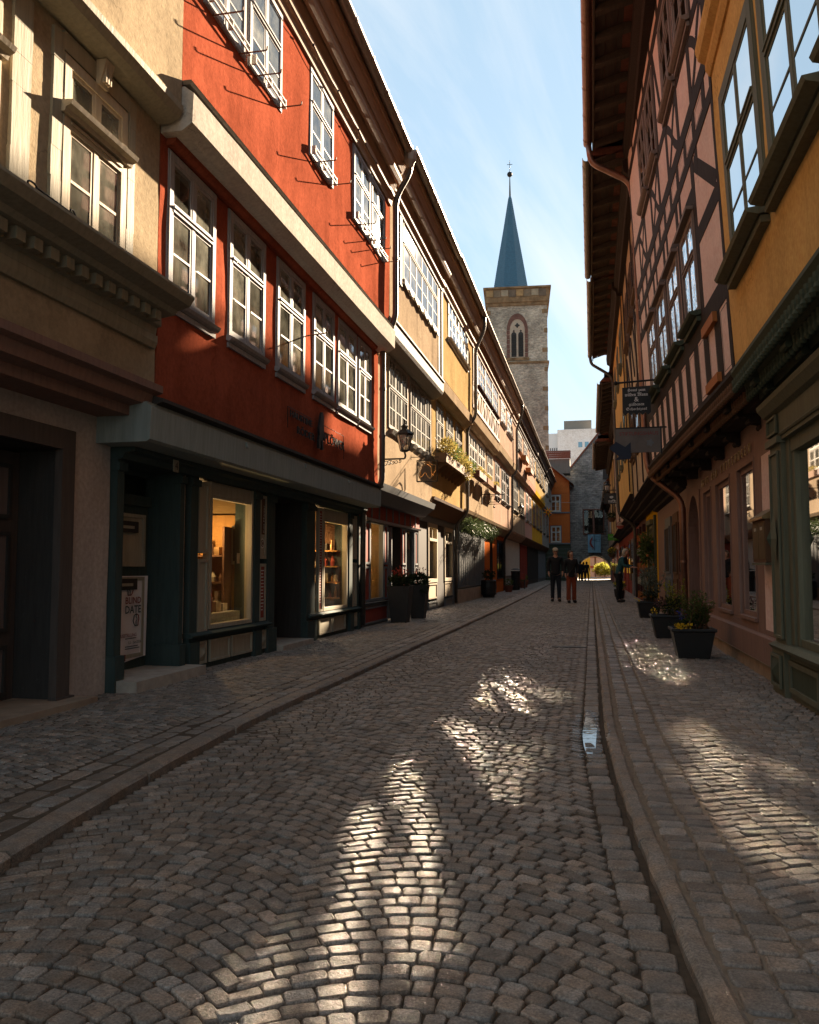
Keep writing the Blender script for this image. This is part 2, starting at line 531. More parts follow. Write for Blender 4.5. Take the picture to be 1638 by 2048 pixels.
# ------------------------------------------------------------------ the street: base, cobbles, kerbs
def cobble_mat(name, c0, c1, rough=0.55, spec=0.5):
    m, nt, b = newmat(name)
    at = nt.nodes.new('ShaderNodeAttribute'); at.attribute_name = 'tone'
    c = _ramp(nt, at.outputs['Fac'], 0.0, 1.0, c0, c1)
    hue = _ramp(nt, _noise(nt, 9.0, 1, 0.4), 0.38, 0.64, (0.95, 1.0, 1.06), (1.08, 0.98, 0.90))
    c = _mix(nt, 1.0, c, hue, 'MULTIPLY')
    speck = _ramp(nt, _noise(nt, 130, 3, 0.7), 0.35, 0.7)
    c = _mix(nt, 0.45, c, speck, 'OVERLAY')
    blot = _ramp(nt, _noise(nt, 14, 6, 0.7), 0.35, 0.7)
    c = _mix(nt, 0.30, c, blot, 'OVERLAY')
    wide = _ramp(nt, _noise(nt, 0.7, 4, 0.6), 0.4, 0.68)
    c = _mix(nt, _mul(nt, wide, 0.35), c, sc3(c0, 0.8))
    # damp fringe round the puddle, a stain with a shape of its own
    tcp = nt.nodes.new('ShaderNodeTexCoord'); mpp = nt.nodes.new('ShaderNodeMapping')
    mpp.inputs['Location'].default_value = (0.03 / 0.20, -5.7 / 1.35, 0); mpp.inputs['Scale'].default_value = (1 / 0.20, 1 / 1.35, 0)
    nt.links.new(tcp.outputs['Object'], mpp.inputs['Vector'])
    ln_ = nt.nodes.new('ShaderNodeVectorMath'); ln_.operation = 'LENGTH'; nt.links.new(mpp.outputs['Vector'], ln_.inputs[0])
    ad_ = nt.nodes.new('ShaderNodeMath'); ad_.operation = 'ADD'; nt.links.new(ln_.outputs['Value'], ad_.inputs[0]); nt.links.new(_mul(nt, _noise(nt, 7, 5, .6), 0.7), ad_.inputs[1])
    damp = _ramp(nt, ad_.outputs[0], 0.95, 1.55, (1, 1, 1), (0, 0, 0))
    c = _mix(nt, _mul(nt, damp, 0.6), c, sc3(c0, 0.35))
    nt.links.new(c, b.inputs['Base Color'])
    rg = nt.nodes.new('ShaderNodeMapRange'); rg.inputs['To Min'].default_value = rough; rg.inputs['To Max'].default_value = 0.22
    nt.links.new(damp, rg.inputs['Value']); nt.links.new(rg.outputs['Result'], b.inputs['Roughness'])
    b.inputs['Specular IOR Level'].default_value = spec
    h = _mix(nt, 0.4, _noise(nt, 45, 6, 0.7), _noise(nt, 170, 3, 0.6))
    _bump(nt, b, h, 0.75, 0.006)
    return m

COB = cobble_mat('worn_granite_cobble', (0.165, 0.133, 0.106), (0.36, 0.30, 0.248), 0.60, 0.35)
COBS = cobble_mat('worn_granite_pavement_cobble', (0.17, 0.139, 0.113), (0.35, 0.295, 0.248), 0.55, 0.45)
KERB = cobble_mat('granite_kerbstone', (0.20, 0.158, 0.124), (0.34, 0.275, 0.22), 0.7, 0.35)
SAND = plain('sandy_joint', (0.105, 0.078, 0.056), 0.95, 0.4, 20, 0.1, 0.4)
EARTH = plain('ground_earth', (0.16, 0.14, 0.11), 0.95, 0.3, 2, 0.1)
MORTAR = plain('pale_joint_mortar', (0.26, 0.205, 0.155), 0.95, 0.35, 20, 0.1, 0.4)

def dl(y):
    return 0.26 * max(0.0, (6.2 - y) / 3.6) ** 1.8 - 0.55 * max(0.0, (y - 20) / 42) ** 1.3
def dr(y):
    return 0.20 * max(0.0, (6.2 - y) / 4.0) ** 1.8

XW_L, XK_L, XG, XK_R, XW_R = -4.10, -2.33, -0.07, 0.06, 1.74
ZL, ZRR = 0.062, 0.018          # how high the two pavements lie above the roadway

def crown(x, y):
    """the roadway is dished a little towards its gutter"""
    t = (x - XK_L) / (XG - XK_L)
    return 0.030 * (1 - t) * 0.6

gm = MB(); gm.box(-300, 300, -60, 700, -0.6, -0.16)
tag(gm.build('ground', EARTH), kind='structure')

def strip(name, xa, xb, z0, z1, mat, n=60, y0=-1.5, y1=78.0):
    mb = MB(); pts = []
    for i in range(n + 1):
        y = y0 + (y1 - y0) * (i / n) ** 1.8
        a, b_ = xa(y), xb(y)
        pts += [(a, y, z0), (a, y, z1(a, y)), (b_, y, z1(b_, y)), (b_, y, z0)]
    fs = []
    for i in range(n):
        for k in range(3):
            fs.append((4 * i + k, 4 * i + k + 1, 4 * i + k + 5, 4 * i + k + 4))
    mb.add(pts, fs)
    o = mb.build(name, mat)
    return o

road = strip('road', lambda y: XK_L - 0.02 + dl(y), lambda y: XK_R + 0.02 + dr(y), -0.15, lambda x, y: crown(x, y) - (0.0070 if x < -1 else 0.0125), SAND)
tag(road, 'cobbled roadway laid in two columns of arched rows', kind='structure')
pav_l = strip('pavement_left', lambda y: XW_L - 0.25, lambda y: XK_L - 0.02 + dl(y), -0.15, lambda x, y: ZL - 0.0068, SAND)
tag(pav_l, 'cobbled pavement along the red house', kind='structure')
pav_r = strip('pavement_right', lambda y: XK_R + 0.02 + dr(y), lambda y: XW_R + 0.3, -0.15, lambda x, y: ZRR - 0.007, MORTAR)
tag(pav_r, 'cobbled pavement along the half-timbered house', kind='structure')

rng = np.random.default_rng(5)

def arch_rows(xa, xb, rise, zf, row=0.079, ln=0.086, y0=-0.6, y1=76.5, xoff=None, flip=1.0):
    """stones laid in arched rows between xa and xb"""
    out = []
    y = y0 - rise
    ch = xb - xa
    while y < y1:
        rw = row * (1 + rng.uniform(-0.03, 0.03))
        grow = 1.0 if y < 34 else 1.0
        n = max(3, int(round(ch * 1.06 / (ln * rng.uniform(0.93, 1.08)))))
        cuts = np.linspace(-1, 1, n + 1) + np.concatenate([[0], rng.uniform(-0.16, 0.16, n - 1) * 2 / n, [0]])
        for a, b_ in zip(cuts[:-1], cuts[1:]):
            t = (a + b_) / 2
            x = (xa + xb) / 2 + t * ch / 2
            yy = y + rise * (1 - t * t)
            slope = math.atan2(-2 * rise * t, ch / 2)
            hl = (b_ - a) * ch / 4 / math.cos(slope)
            out.append((x, yy, slope, hl - 0.0034, rw * math.cos(slope) * 0.5 - 0.0052))
        y += rw
    return out

def straight_rows(x0, w, y0=-0.6, y1=76.5, ln=0.13):
    out = []
    y = y0
    while y < y1:
        l = ln * rng.uniform(0.75, 1.3)
        out.append((x0 + rng.uniform(-.004, .004), y + l / 2, math.pi / 2 + rng.uniform(-.03, .03), l / 2 - 0.006, w / 2 - 0.005))
        y += l
    return out

zones = []
st = []
mid = (XK_L + XG) / 2
for s in arch_rows(XK_L + 0.01, mid + 0.004, 0.26, None): st.append((s, 'road'))
for s in arch_rows(mid - 0.004, XG - 0.015, 0.26, None, y0=-0.65): st.append((s, 'road'))
for s in straight_rows(XG + 0.055, 0.128): st.append((s, 'gutter'))
for s in arch_rows(XW_L - 0.05, -2.74, 0.24, None, row=0.076, ln=0.083): st.append((s, 'left'))
for s in straight_rows(-2.665, 0.125, ln=0.15): st.append((s, 'left'))
for s in straight_rows(-2.535, 0.12, ln=0.15): st.append((s, 'left'))
for s in straight_rows(0.235, 0.125, ln=0.105): st.append((s, 'right'))
for s in straight_rows(0.365, 0.125, ln=0.105): st.append((s, 'right'))
for s in arch_rows(0.44, XW_R + 0.03, 0.22, None, row=0.076, ln=0.083): st.append((s, 'right'))

def zone_x(z, x, y):
    if z == 'road' or z == 'gutter':
        t = (x - XK_L) / (XK_R - XK_L)
        return x + dl(y) * (1 - t) + dr(y) * t
    if z == 'left':
        t = (x - XW_L) / (XK_L - XW_L)
        return x + dl(y) * t
    t = (XW_R - x) / (XW_R - XK_R)
    return x + dr(y) * t

# camera projection, only to choose which stones show largest
_th, _p = math.radians(12.5), math.radians(3.95)
def seen_size(x, y, z):
    zz = z - 1.1
    xc = x * math.cos(_th) + y * math.sin(_th); yc = -x * math.sin(_th) + y * math.cos(_th)
    d = yc * math.cos(_p) + zz * math.sin(_p); u = -yc * math.sin(_p) + zz * math.cos(_p)
    if d < 0.3: return -1
    px, py = 819 + 1638 * xc / d, 1024 - 1638 * u / d
    if px < 15 or px > 1623 or py > 2035: return -1
    return 1.0 / (d * d)

stones = {'road': [], 'left': [], 'right': []}
for (x, y, a, hl, hw), z in st:
    xx = zone_x(z, x, y)
    if z == 'road': zt = crown(x, y)
    elif z == 'gutter': zt = 0.0
    elif z == 'left': zt = ZL
    else: zt = ZRR
    big = mnoise.noise(Vector((xx * 0.35, y * 0.35, 3.1)))
    zt += 0.006 * mnoise.noise(Vector((xx * 1.1, y * 1.1, 0.0))) + rng.uniform(-0.0035, 0.0035)
    tone = min(1, max(0, 0.45 + 0.35 * big + rng.normal(0, 0.27) + (rng.choice([-.5, .5]) if rng.random() < .06 else 0)))
    stones['road' if z == 'gutter' else z].append((xx, y, a, max(hl, 0.02), max(hw, 0.02), zt, tone, z == 'gutter'))

def stone_arrays(ss, full=True):
    """vertices and faces of many stones at once (numpy)"""
    S = np.array([q[:7] for q in ss], dtype=float)
    n = len(S)
    c = 0.26
    base = np.array([(1, -(1 - c)), (1, 1 - c), (1 - c, 1), (-(1 - c), 1), (-1, 1 - c), (-1, -(1 - c)), (-(1 - c), -1), (1 - c, -1)])
    ox = base[None, :, 0] * S[:, 3, None]; oy = base[None, :, 1] * S[:, 4, None]
    ch = np.minimum(S[:, 3], S[:, 4])[:, None]
    # keep chamfers round rather than stretched
    ox = np.where(np.abs(base[None, :, 0]) < 1, np.sign(base[None, :, 0]) * (S[:, 3, None] - c * ch), ox)
    oy = np.where(np.abs(base[None, :, 1]) < 1, np.sign(base[None, :, 1]) * (S[:, 4, None] - c * ch), oy)
    ox = ox * (1 + rng.uniform(-.07, .045, ox.shape)); oy = oy * (1 + rng.uniform(-.10, .04, oy.shape))
    ca, sa = np.cos(S[:, 2])[:, None], np.sin(S[:, 2])[:, None]
    rx = ox * ca - oy * sa; ry = ox * sa + oy * ca
    tx = rng.normal(0, .02, (n, 1)); ty = rng.normal(0, .02, (n, 1))
    def ring(k, dz):
        X = S[:, 0, None] + rx * k; Y = S[:, 1, None] + ry * k
        Z = S[:, 5, None] + dz + tx * rx * k + ty * ry * k + (rng.uniform(-.002, .002, rx.shape) if dz > -.006 else 0)
        return np.stack([X, Y, Z], -1)
    rings = [ring(0.86, 0.0003), ring(0.955, -0.0024), ring(1.0, -0.0090), ring(1.02, -0.05)] if full else [ring(0.88, 0.0), ring(1.0, -0.010), ring(1.02, -0.045)]
    V = np.concatenate(rings, 1)
    k = len(rings)
    F = [tuple(range(8))]
    for r in range(k - 1):
        for i in range(8):
            F.append((r * 8 + i, (r + 1) * 8 + i, (r + 1) * 8 + (i + 1) % 8, r * 8 + (i + 1) % 8))
    return V, F, S[:, 6]

def mesh_from(V, F, tones, name, mat):
    n, m, _ = V.shape
    me = bpy.data.meshes.new(name)
    quads = np.array([f for f in F if len(f) == 4]); tops = np.array([f for f in F if len(f) == 8])
    off = (np.arange(n) * m)[:, None, None]
    q = (quads[None] + off).reshape(-1, 4); t = (tops[None] + off).reshape(-1, 8)
    me.vertices.add(n * m); me.vertices.foreach_set('co', V.reshape(-1).astype(np.float32))
    loops = np.concatenate([q.reshape(-1), t.reshape(-1)]).astype(np.int32)
    me.loops.add(len(loops)); me.loops.foreach_set('vertex_index', loops)
    starts = np.concatenate([np.arange(len(q)) * 4, len(q) * 4 + np.arange(len(t)) * 8]).astype(np.int32)
    me.polygons.add(len(starts)); me.polygons.foreach_set('loop_start', starts)
    try:
        me.polygons.foreach_set('loop_total', np.concatenate([np.full(len(q), 4), np.full(len(t), 8)]).astype(np.int32))
    except Exception:
        pass
    me.update(calc_edges=True)
    me.polygons.foreach_set('use_smooth', np.concatenate([np.ones(len(q), bool), np.zeros(len(t), bool)]))
    at = me.attributes.new('tone', 'FLOAT', 'POINT')
    at.data.foreach_set('value', np.repeat(tones, m).astype(np.float32))
    me.materials.append(mat)
    me.validate()
    return me

for key, par, lim, mat in (('road', road, 300, COB), ('left', pav_l, 140, COBS), ('right', pav_r, 140, COBS)):
    ss = stones[key]
    order = sorted(range(len(ss)), key=lambda i: -seen_size(ss[i][0], ss[i][1], ss[i][5]))
    near = [ss[i] for i in order[:lim] if seen_size(ss[i][0], ss[i][1], ss[i][5]) > 0]
    nid = set(order[:lim])
    V, F, T = stone_arrays(near)
    for j in range(len(near)):
        me = mesh_from(V[j:j + 1], F, T[j:j + 1], 'cobblestone', mat)
        link('cobblestone', me, par)
    rest = [ss[i] for i in range(len(ss)) if i not in nid]
    a = [q for q in rest if q[1] < 14]; b_ = [q for q in rest if q[1] >= 14]
    for lst, full in ((a, True), (b_, False)):
        V, F, T = stone_arrays(lst, full)
        o = link('cobblestones', mesh_from(V, F, T, 'cobblestones', mat), par)
        o['kind'] = 'stuff'

# kerbstones, each of its own length
def kerb_run(xf, w, z0, z1, par, lens, seed):
    r = random.Random(seed)
    y = -0.4
    while y < 76:
        L = r.uniform(*lens)
        n = 5
        mb = MB(); vs_ = []
        for i in range(n + 1):
            yy = y + 0.006 + (L - 0.012) * i / n
            x = xf(yy); j = lambda k=0.006: r.uniform(-k, k)
            vs_ += [(x - w / 2 + j(), yy, z0), (x - w / 2 + j(), yy, z1 - 0.014 + j(.004)), (x - w / 2 + 0.016 + j(.004), yy, z1 + j(.003)),
                    (x + w / 2 - 0.016 + j(.004), yy, z1 + j(.003)), (x + w / 2 + j(), yy, z1 - 0.014 + j(.004)), (x + w / 2 + j(), yy, z0)]
        fs = []
        for i in range(n):
            for k in range(5):
                fs.append((6 * i + k, 6 * i + k + 1, 6 * i + k + 7, 6 * i + k + 6))
        fs += [tuple(range(5, -1, -1)), tuple(range(6 * n, 6 * n + 6))]
        mb.add(vs_, fs)
        me_o = mb.build('kerbstone', KERB, par)
        at = me_o.data.attributes.new('tone', 'FLOAT', 'POINT')
        at.data.foreach_set('value', [r.uniform(0.2, 0.9)] * len(me_o.data.vertices))
        y += L

kerb_run(lambda y: XK_L - 0.065 + dl(y), 0.125, -0.12, ZL + 0.006, pav_l, (0.7, 1.25), 3)
kerb_run(lambda y: XK_R + 0.05 + dr(y), 0.08, -0.12, ZRR + 0.008, pav_r, (0.55, 1.1), 4)

# the puddle standing in the gutter
pm, pnt, pb = newmat('puddle_water')
pb.inputs['Base Color'].default_value = (0.02, 0.02, 0.02, 1)
pb.inputs['Roughness'].default_value = 0.03
pb.inputs['Specular IOR Level'].default_value = 0.6
_bump(pnt, pb, _noise(pnt, 14, 2, 0.5), 0.05, 0.01)
mb = MB(); pts = []
for i in range(28):
    a = 2 * math.pi * i / 28
    rr = 1 + 0.22 * nz3(math.cos(a) * 1.5, math.sin(a) * 1.5, 9.1)
    yy = 5.75 + 0.80 * math.sin(a) * rr
    pts.append((XG + 0.035 + dr(yy) + (0.044 + 0.012 * math.sin(2 * a)) * math.cos(a) * rr, yy, 0.0022))
mb.add(pts, [tuple(range(28))])
tag(mb.build('puddle', pm), 'small rainwater puddle lying in the stone gutter of the street', 'puddle', kind='structure')

o = MB().box(-.56, -.085, 11.72, 11.80, -.02, .012).build('drain_slot', ZINCD)
tag(o, 'narrow dark metal drain slot set across the road beside the gutter', 'drain')

# ------------------------------------------------------------------ building blocks of the houses
def wall(par, fc, y0, y1, z0, z1, holes, mat, step=0.3, wob=0.006, back=0.5, name='wall', seed=0.0, closed=True):
    ys = {y0, y1}; zs = {z0, z1}
    n = max(1, int((y1 - y0) / step)); ys |= {y0 + (y1 - y0) * i / n for i in range(n + 1)}
    n = max(1, int((z1 - z0) / step)); zs |= {z0 + (z1 - z0) * i / n for i in range(n + 1)}
    for a, b_, c, d in holes:
        for v_ in (a, b_):
            if y0 < v_ < y1: ys.add(v_)
        for v_ in (c, d):
            if z0 < v_ < z1: zs.add(v_)
    def clean(s, keep):
        s = sorted(s); out = []
        for v_ in s:
            if out and v_ - out[-1] < 0.02:
                if v_ in keep: out[-1] = v_
                continue
            out.append(v_)
        return out
    keep = {y0, y1, z0, z1} | {q for h in holes for q in h}
    ys = clean(ys, keep); zs = clean(zs, keep)
    mb = MB(); idx = {}
    def vid(i, j, back_=False):
        key = (i, j, back_)
        if key not in idx:
            o = wob * (nz3(ys[i] * 1.1 + seed, zs[j] * 1.1, seed * 1.7) * 1.6 + 0.4 * nz3(ys[i] * 4, zs[j] * 4, seed))
            idx[key] = len(mb.v)
            mb.v.append(fc.P(ys[i], -back if back_ else o, zs[j]))
        return idx[key]
    for i in range(len(ys) - 1):
        for j in range(len(zs) - 1):
            cy_, cz_ = (ys[i] + ys[i + 1]) / 2, (zs[j] + zs[j + 1]) / 2
            if any(a < cy_ < b_ and c < cz_ < d for a, b_, c, d in holes): continue
            mb.f.append((vid(i, j), vid(i + 1, j), vid(i + 1, j + 1), vid(i, j + 1))); mb.mi.append(0)
    if closed:
        I, J = len(ys) - 1, len(zs) - 1
        for j in range(J):
            for i in (0, I):
                mb.f.append((vid(i, j), vid(i, j + 1), vid(i, j + 1, True), vid(i, j, True))); mb.mi.append(0)
        for i in range(I):
            for j in (0, J):
                mb.f.append((vid(i, j), vid(i + 1, j), vid(i + 1, j, True), vid(i, j, True))); mb.mi.append(0)
    return mb.build(name, mat, par, smooth=False)


def niche(par, fc, y0, y1, z0, z1, d, mat, o1=-0.012, name='room'):
    """the room behind an opening: five inner faces"""
    mb = MB()
    if name == 'door_recess': y0, y1, z1 = y0 + .006, y1 - .006, z1 - .006
    P = fc.P
    v_ = [P(y0, o1, z0), P(y1, o1, z0), P(y1, o1, z1), P(y0, o1, z1), P(y0, -d, z0), P(y1, -d, z0), P(y1, -d, z1), P(y0, -d, z1)]
    mb.add(v_, [(0, 1, 5, 4), (1, 2, 6, 5), (2, 3, 7, 6), (3, 0, 4, 7), (4, 5, 6, 7)])
    return mb.build(name, mat, par)


def pane(par, fc, y0, y1, z0, z1, o, mat, tilt=0.006, r=RND, turn=0.0):
    a, b_ = turn + r.gauss(0, tilt * 0.5), r.gauss(0, tilt * 0.5)
    w, h = (y1 - y0) / 2, (z1 - z0) / 2
    mb = MB()
    mb.add([fc.P(y0, o - a * w - b_ * h, z0), fc.P(y1, o + a * w - b_ * h, z0), fc.P(y1, o + a * w + b_ * h, z1), fc.P(y0, o - a * w + b_ * h, z1)], [(0, 1, 2, 3)])
    return mb.build('pane', mat, par)


def curtain(par, fc, y0, y1, z0, z1, o, mat, r=RND, name='curtain'):
    mb = MB(); n = max(8, int((y1 - y0) / 0.03)); ph = r.uniform(0, 9)
    vs_ = []
    for i in range(n + 1):
        y = y0 + (y1 - y0) * i / n
        w = 0.018 * math.sin(y * 55 + ph + 2 * nz3(y * 4, ph, 0)) + 0.012 * nz3(y * 9, ph, 1)
        vs_ += [fc.P(y, o + w, z0), fc.P(y, o + w * 0.7, z1)]
    mb.add(vs_, [(2 * i, 2 * i + 2, 2 * i + 3, 2 * i + 1) for i in range(n)])
    return mb.build(name, mat, par, smooth=True)


def window(par, fc, y0, y1, z0, z1, frm, casing=0.065, cas_o=0.022, depth=0.022, upper=0.36, cols=2, bars=1, ubars=0, vbars=0,
           sill=True, cur='full', curm=None, room=None, gl=None, transom=True, sillm=None, tilt=0.006, casm=None, deep=0.40, sill_o=0.09, turn=0.0):
    """one window: the frame is the part, panes, sill, curtain and room are its pieces. Returns frame object and the wall hole"""
    gl = gl or GLASS; room = room or ROOMD; curm = curm or CURT
    casm = casm or frm
    mb = MB()
    c = casing
    if c > 0:
        mb.fbox(fc, y0, y0 + c, -0.03, cas_o, z0, z1); mb.fbox(fc, y1 - c, y1, -0.03, cas_o, z0, z1)
        mb.fbox(fc, y0 + c, y1 - c, -0.03, cas_o, z1 - c, z1); mb.fbox(fc, y0 + c, y1 - c, -0.03, cas_o, z0, z0 + c * 0.8)
        # a second, finer step of the casing
        e = 0.018
        mb.fbox(fc, y0 - e, y0, -0.03, cas_o * 0.5, z0, z1 + e); mb.fbox(fc, y1, y1 + e, -0.03, cas_o * 0.5, z0, z1 + e)
        mb.fbox(fc, y0, y1, -0.03, cas_o * 0.5, z1, z1 + e)
    ya, yb, za, zb = y0 + c, y1 - c, z0 + c * 0.8, z1 - c
    s = 0.031                                       # sash width
    ob, of = -depth, -depth + 0.035
    zt = za + (zb - za) * (1 - upper) if transom else zb
    if transom:
        mb.fbox(fc, ya, yb, ob, of + 0.014, zt - 0.028, zt + 0.028)
        mb.fbox(fc, ya, yb, of + 0.014, of + 0.024, zt + 0.008, zt + 0.028)
    cw = (yb - ya) / cols
    panes = []
    for k in range(cols):
        a, b_ = ya + k * cw, ya + (k + 1) * cw
        if k: mb.fbox(fc, a - 0.026, a + 0.026, ob - 0.003, of + 0.004, za, zb)
        la, lb = a + (0.026 if k else 0), b_ - (0.026 if k < cols - 1 else 0)
        for (q0, q1, nb) in (((za, zt - 0.028, bars), (zt + 0.028, zb, ubars)) if transom else ((za, zb, bars),)):
            mb.fbox(fc, la, la + s, ob + .002, of, q0, q1); mb.fbox(fc, lb - s, lb, ob + .002, of, q0, q1)
            mb.fbox(fc, la + s, lb - s, ob + .002, of, q0, q0 + s); mb.fbox(fc, la + s, lb - s, ob + .002, of, q1 - s, q1)
            pz = [q0 + s + (q1 - q0 - 2 * s) * i / (nb + 1) for i in range(nb + 2)]
            py = [la + s + (lb - la - 2 * s) * i / (vbars + 1) for i in range(vbars + 2)]
            for zz in pz[1:-1]: mb.fbox(fc, la + s, lb - s, ob + 0.008, of + 0.001, zz - 0.011, zz + 0.011)
            for yy in py[1:-1]: mb.fbox(fc, yy - 0.010, yy + 0.010, ob + 0.009, of + 0.0005, q0 + s, q1 - s)
            for i in range(nb + 1):
                for j in range(vbars + 1):
                    panes.append((py[j], py[j + 1], pz[i], pz[i + 1]))
    w = mb.build('window', [frm], par)
    if casm is not frm: w.data.materials[0] = casm
    for p in panes: pane(w, fc, *p, of - 0.004, gl, tilt, turn=turn)
    if sill:
        sm = MB()
        sm.prof(fc, [(-0.02, z0 - 0.035), (sill_o * .55, z0 - 0.06), (sill_o, z0 - 0.04), (sill_o + 0.015, z0 - 0.012), (cas_o + 0.01, z0 + 0.006), (-0.02, z0 + 0.006)], y0 - 0.035, y1 + 0.035)
        sm.fbox(fc, y0 - 0.015, y1 + 0.015, -0.02, sill_o * 0.45, z0 - 0.115, z0 - 0.062)
        sm.build('sill', sillm or casm, w)
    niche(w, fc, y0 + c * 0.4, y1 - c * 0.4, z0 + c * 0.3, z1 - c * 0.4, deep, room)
    if cur == 'full':
        curtain(w, fc, ya - 0.01, yb + 0.01, za, zb, -0.075, curm)
    elif cur == 'sides':
        q = (yb - ya) * 0.33
        curtain(w, fc, ya - 0.01, ya + q, za, zb, -0.075, curm); curtain(w, fc, yb - q, yb + 0.01, za, zb, -0.075, curm)
    elif cur == 'low':
        curtain(w, fc, ya - 0.01, yb + 0.01, za, za + (zb - za) * 0.55, -0.075, curm)
    return w, (y0 + c * 0.4, y1 - c * 0.4, z0 + c * 0.3, z1 - c * 0.4)


def panel(par, fc, y0, y1, z0, z1, frm, fld, o=0.0, rim=0.035, proud=0.022, diamond=False, name='panel'):
    mb = MB(); mb.cur = 0
    mb.fbox(fc, y0, y1, o - 0.03, o + 0.004, z0, z1)
    r = mb.build(name, fld, par)
    m2 = MB()
    pr = proud
    m2.fbox(fc, y0, y0 + rim, o, o + pr, z0, z1); m2.fbox(fc, y1 - rim, y1, o, o + pr, z0, z1)
    m2.fbox(fc, y0 + rim, y1 - rim, o, o + pr, z0, z0 + rim); m2.fbox(fc, y0 + rim, y1 - rim, o, o + pr, z1 - rim, z1)
    m2.build('moulding', frm, r)
    if diamond:
        cy_, cz_ = (y0 + y1) / 2, (z0 + z1) / 2; a, b_ = (y1 - y0) / 2 - rim, (z1 - z0) / 2 - rim
        m3 = MB(); P = fc.P
        m3.add([P(y0 + rim, o + .004, z0 + rim), P(y1 - rim, o + .004, z0 + rim), P(y1 - rim, o + .004, z1 - rim), P(y0 + rim, o + .004, z1 - rim), P(cy_, o + 0.05, cz_)],
               [(0, 1, 4), (1, 2, 4), (2, 3, 4), (3, 0, 4)])
        m3.build('diamond_boss', fld, r)
    return r


def gutter(par, fc, y0, y1, o, z, r=0.075, mat=None, ring=0.85):
    mat = mat or ZINC
    mb = MB(); n = 9
    outer = [(o + r * math.cos(math.pi + math.pi * i / n), z + r * math.sin(math.pi + math.pi * i / n)) for i in range(n + 1)]
    inner = [(o + (r - .008) * math.cos(math.pi + math.pi * i / n), z + (r - .008) * math.sin(math.pi + math.pi * i / n)) for i in range(n + 1)]
    mb.prof(fc, outer + inner[::-1], y0, y1)
    g = mb.build('gutter', mat, par, smooth=False)
    y = y0 + 0.3
    while y < y1 - 0.1:
        m2 = MB()
        rr = r + 0.007
        pr = [(o + rr * math.cos(math.pi + math.pi * i / n), z + 0.004 + rr * math.sin(math.pi + math.pi * i / n)) for i in range(n + 1)]
        m2.prof(fc, pr + [(a, b_ + 0.009) for a, b_ in pr[::-1]], y, y + 0.03)
        m2.build('gutter_bracket', mat, g)
        y += ring
    return g


def bend(pts, rad=0.12, n=5):
    """round the corners of a path"""
    P = [Vector(p) for p in pts]; out = [P[0]]
    for i in range(1, len(P) - 1):
        a, b_, c = P[i - 1], P[i], P[i + 1]
        d1 = (a - b_); d2 = (c - b_); r = min(rad, d1.length * .45, d2.length * .45)
        p1 = b_ + d1.normalized() * r; p2 = b_ + d2.normalized() * r
        for k in range(n + 1):
            t = k / n
            out.append(p1 * (1 - t) ** 2 + b_ * 2 * t * (1 - t) + p2 * t * t)
    out.append(P[-1])
    return out


def downpipe(par, pts, r=0.05, mat=None, rings=True):
    mat = mat or ZINC
    path = bend(pts, 0.16)
    mb = MB(); mb.tube(path, r, 10)
    o = mb.build('downpipe', mat, par, smooth=True)
    if rings:
        for i in range(len(pts) - 1):
            a, b_ = Vector(pts[i]), Vector(pts[i + 1]); L = (b_ - a).length
            if L < 0.9: continue
            k = int(L / 1.1)
            for j in range(1, k + 1):
                c = a + (b_ - a) * (j / (k + 1)); d = (b_ - a).normalized()
                MB().tube([c - d * 0.025, c + d * 0.025], r + 0.008, 10).build('pipe_clip', mat, o)
    return o


def roof(par, fc, y0, y1, o_eave, z_eave, run=5.0, pitch=48, mat=None, th=0.10):
    """solid roof: a wedge rising away from the street, with a covering of tile courses on it"""
    mat = mat or TILE
    zr_ = z_eave + run * math.tan(math.radians(pitch))
    mb = MB()
    pr = [(o_eave, z_eave), (o_eave - run, zr_), (o_eave - 2 * run, z_eave)]
    mb.prof(fc, pr, y0, y1)
    r = mb.build('roof', mat, par)
    return r


def dormer(par, fc, y0, y1, o, z0, z1, mat, depth=4.0):
    """an unseen dormer added to cast shade: walls, low roof and a small window"""
    d = MB().fbox(fc, y0, y1, o - depth, o, z0, z1).build('dormer', mat, par)
    MB().prof(fc, [(o - depth, z1), (o + .15, z1), (o + .15, z1 + .1), (o - depth, z1 + .5)], y0 - .12, y1 + .12).build('shade_dormer_roof', TILE, d)
    ym = (y0 + y1) / 2
    fbx('shade_dormer_window', fc, ym - .5, ym + .5, o - .02, o + .02, z1 - 1.5, z1 - .35, GREYW, d)
    return d


def core(par, fc, y0, y1, z1, back=0.5, depth=8.0, mat=None):
    mb = MB(); mb.fbox(fc, y0, y1, -depth, -back, -0.1, z1)
    return mb.build('back_wall', mat or ROOMD, par)


def soffit(par, fc, y0, y1, o0, z0, o1, z1, mat, th=0.03, boards=3):
    """boards closing the underside of the eaves"""
    for i in range(boards):
        a0, a1 = i / boards, (i + 1) / boards
        oa, ob = o0 + (o1 - o0) * a0, o0 + (o1 - o0) * a1 - 0.008
        za, zb = z0 + (z1 - z0) * a0, z0 + (z1 - z0) * a1
        mb = MB(); mb.prof(fc, [(oa, za), (ob, zb), (ob, zb + th), (oa, za + th)], y0, y1)
        mb.build('soffit_board', mat, par)


def cornice(par, fc, y0, y1, pr, mat, name='cornice'):
    return MB().prof(fc, pr, y0, y1).build(name, mat, par)


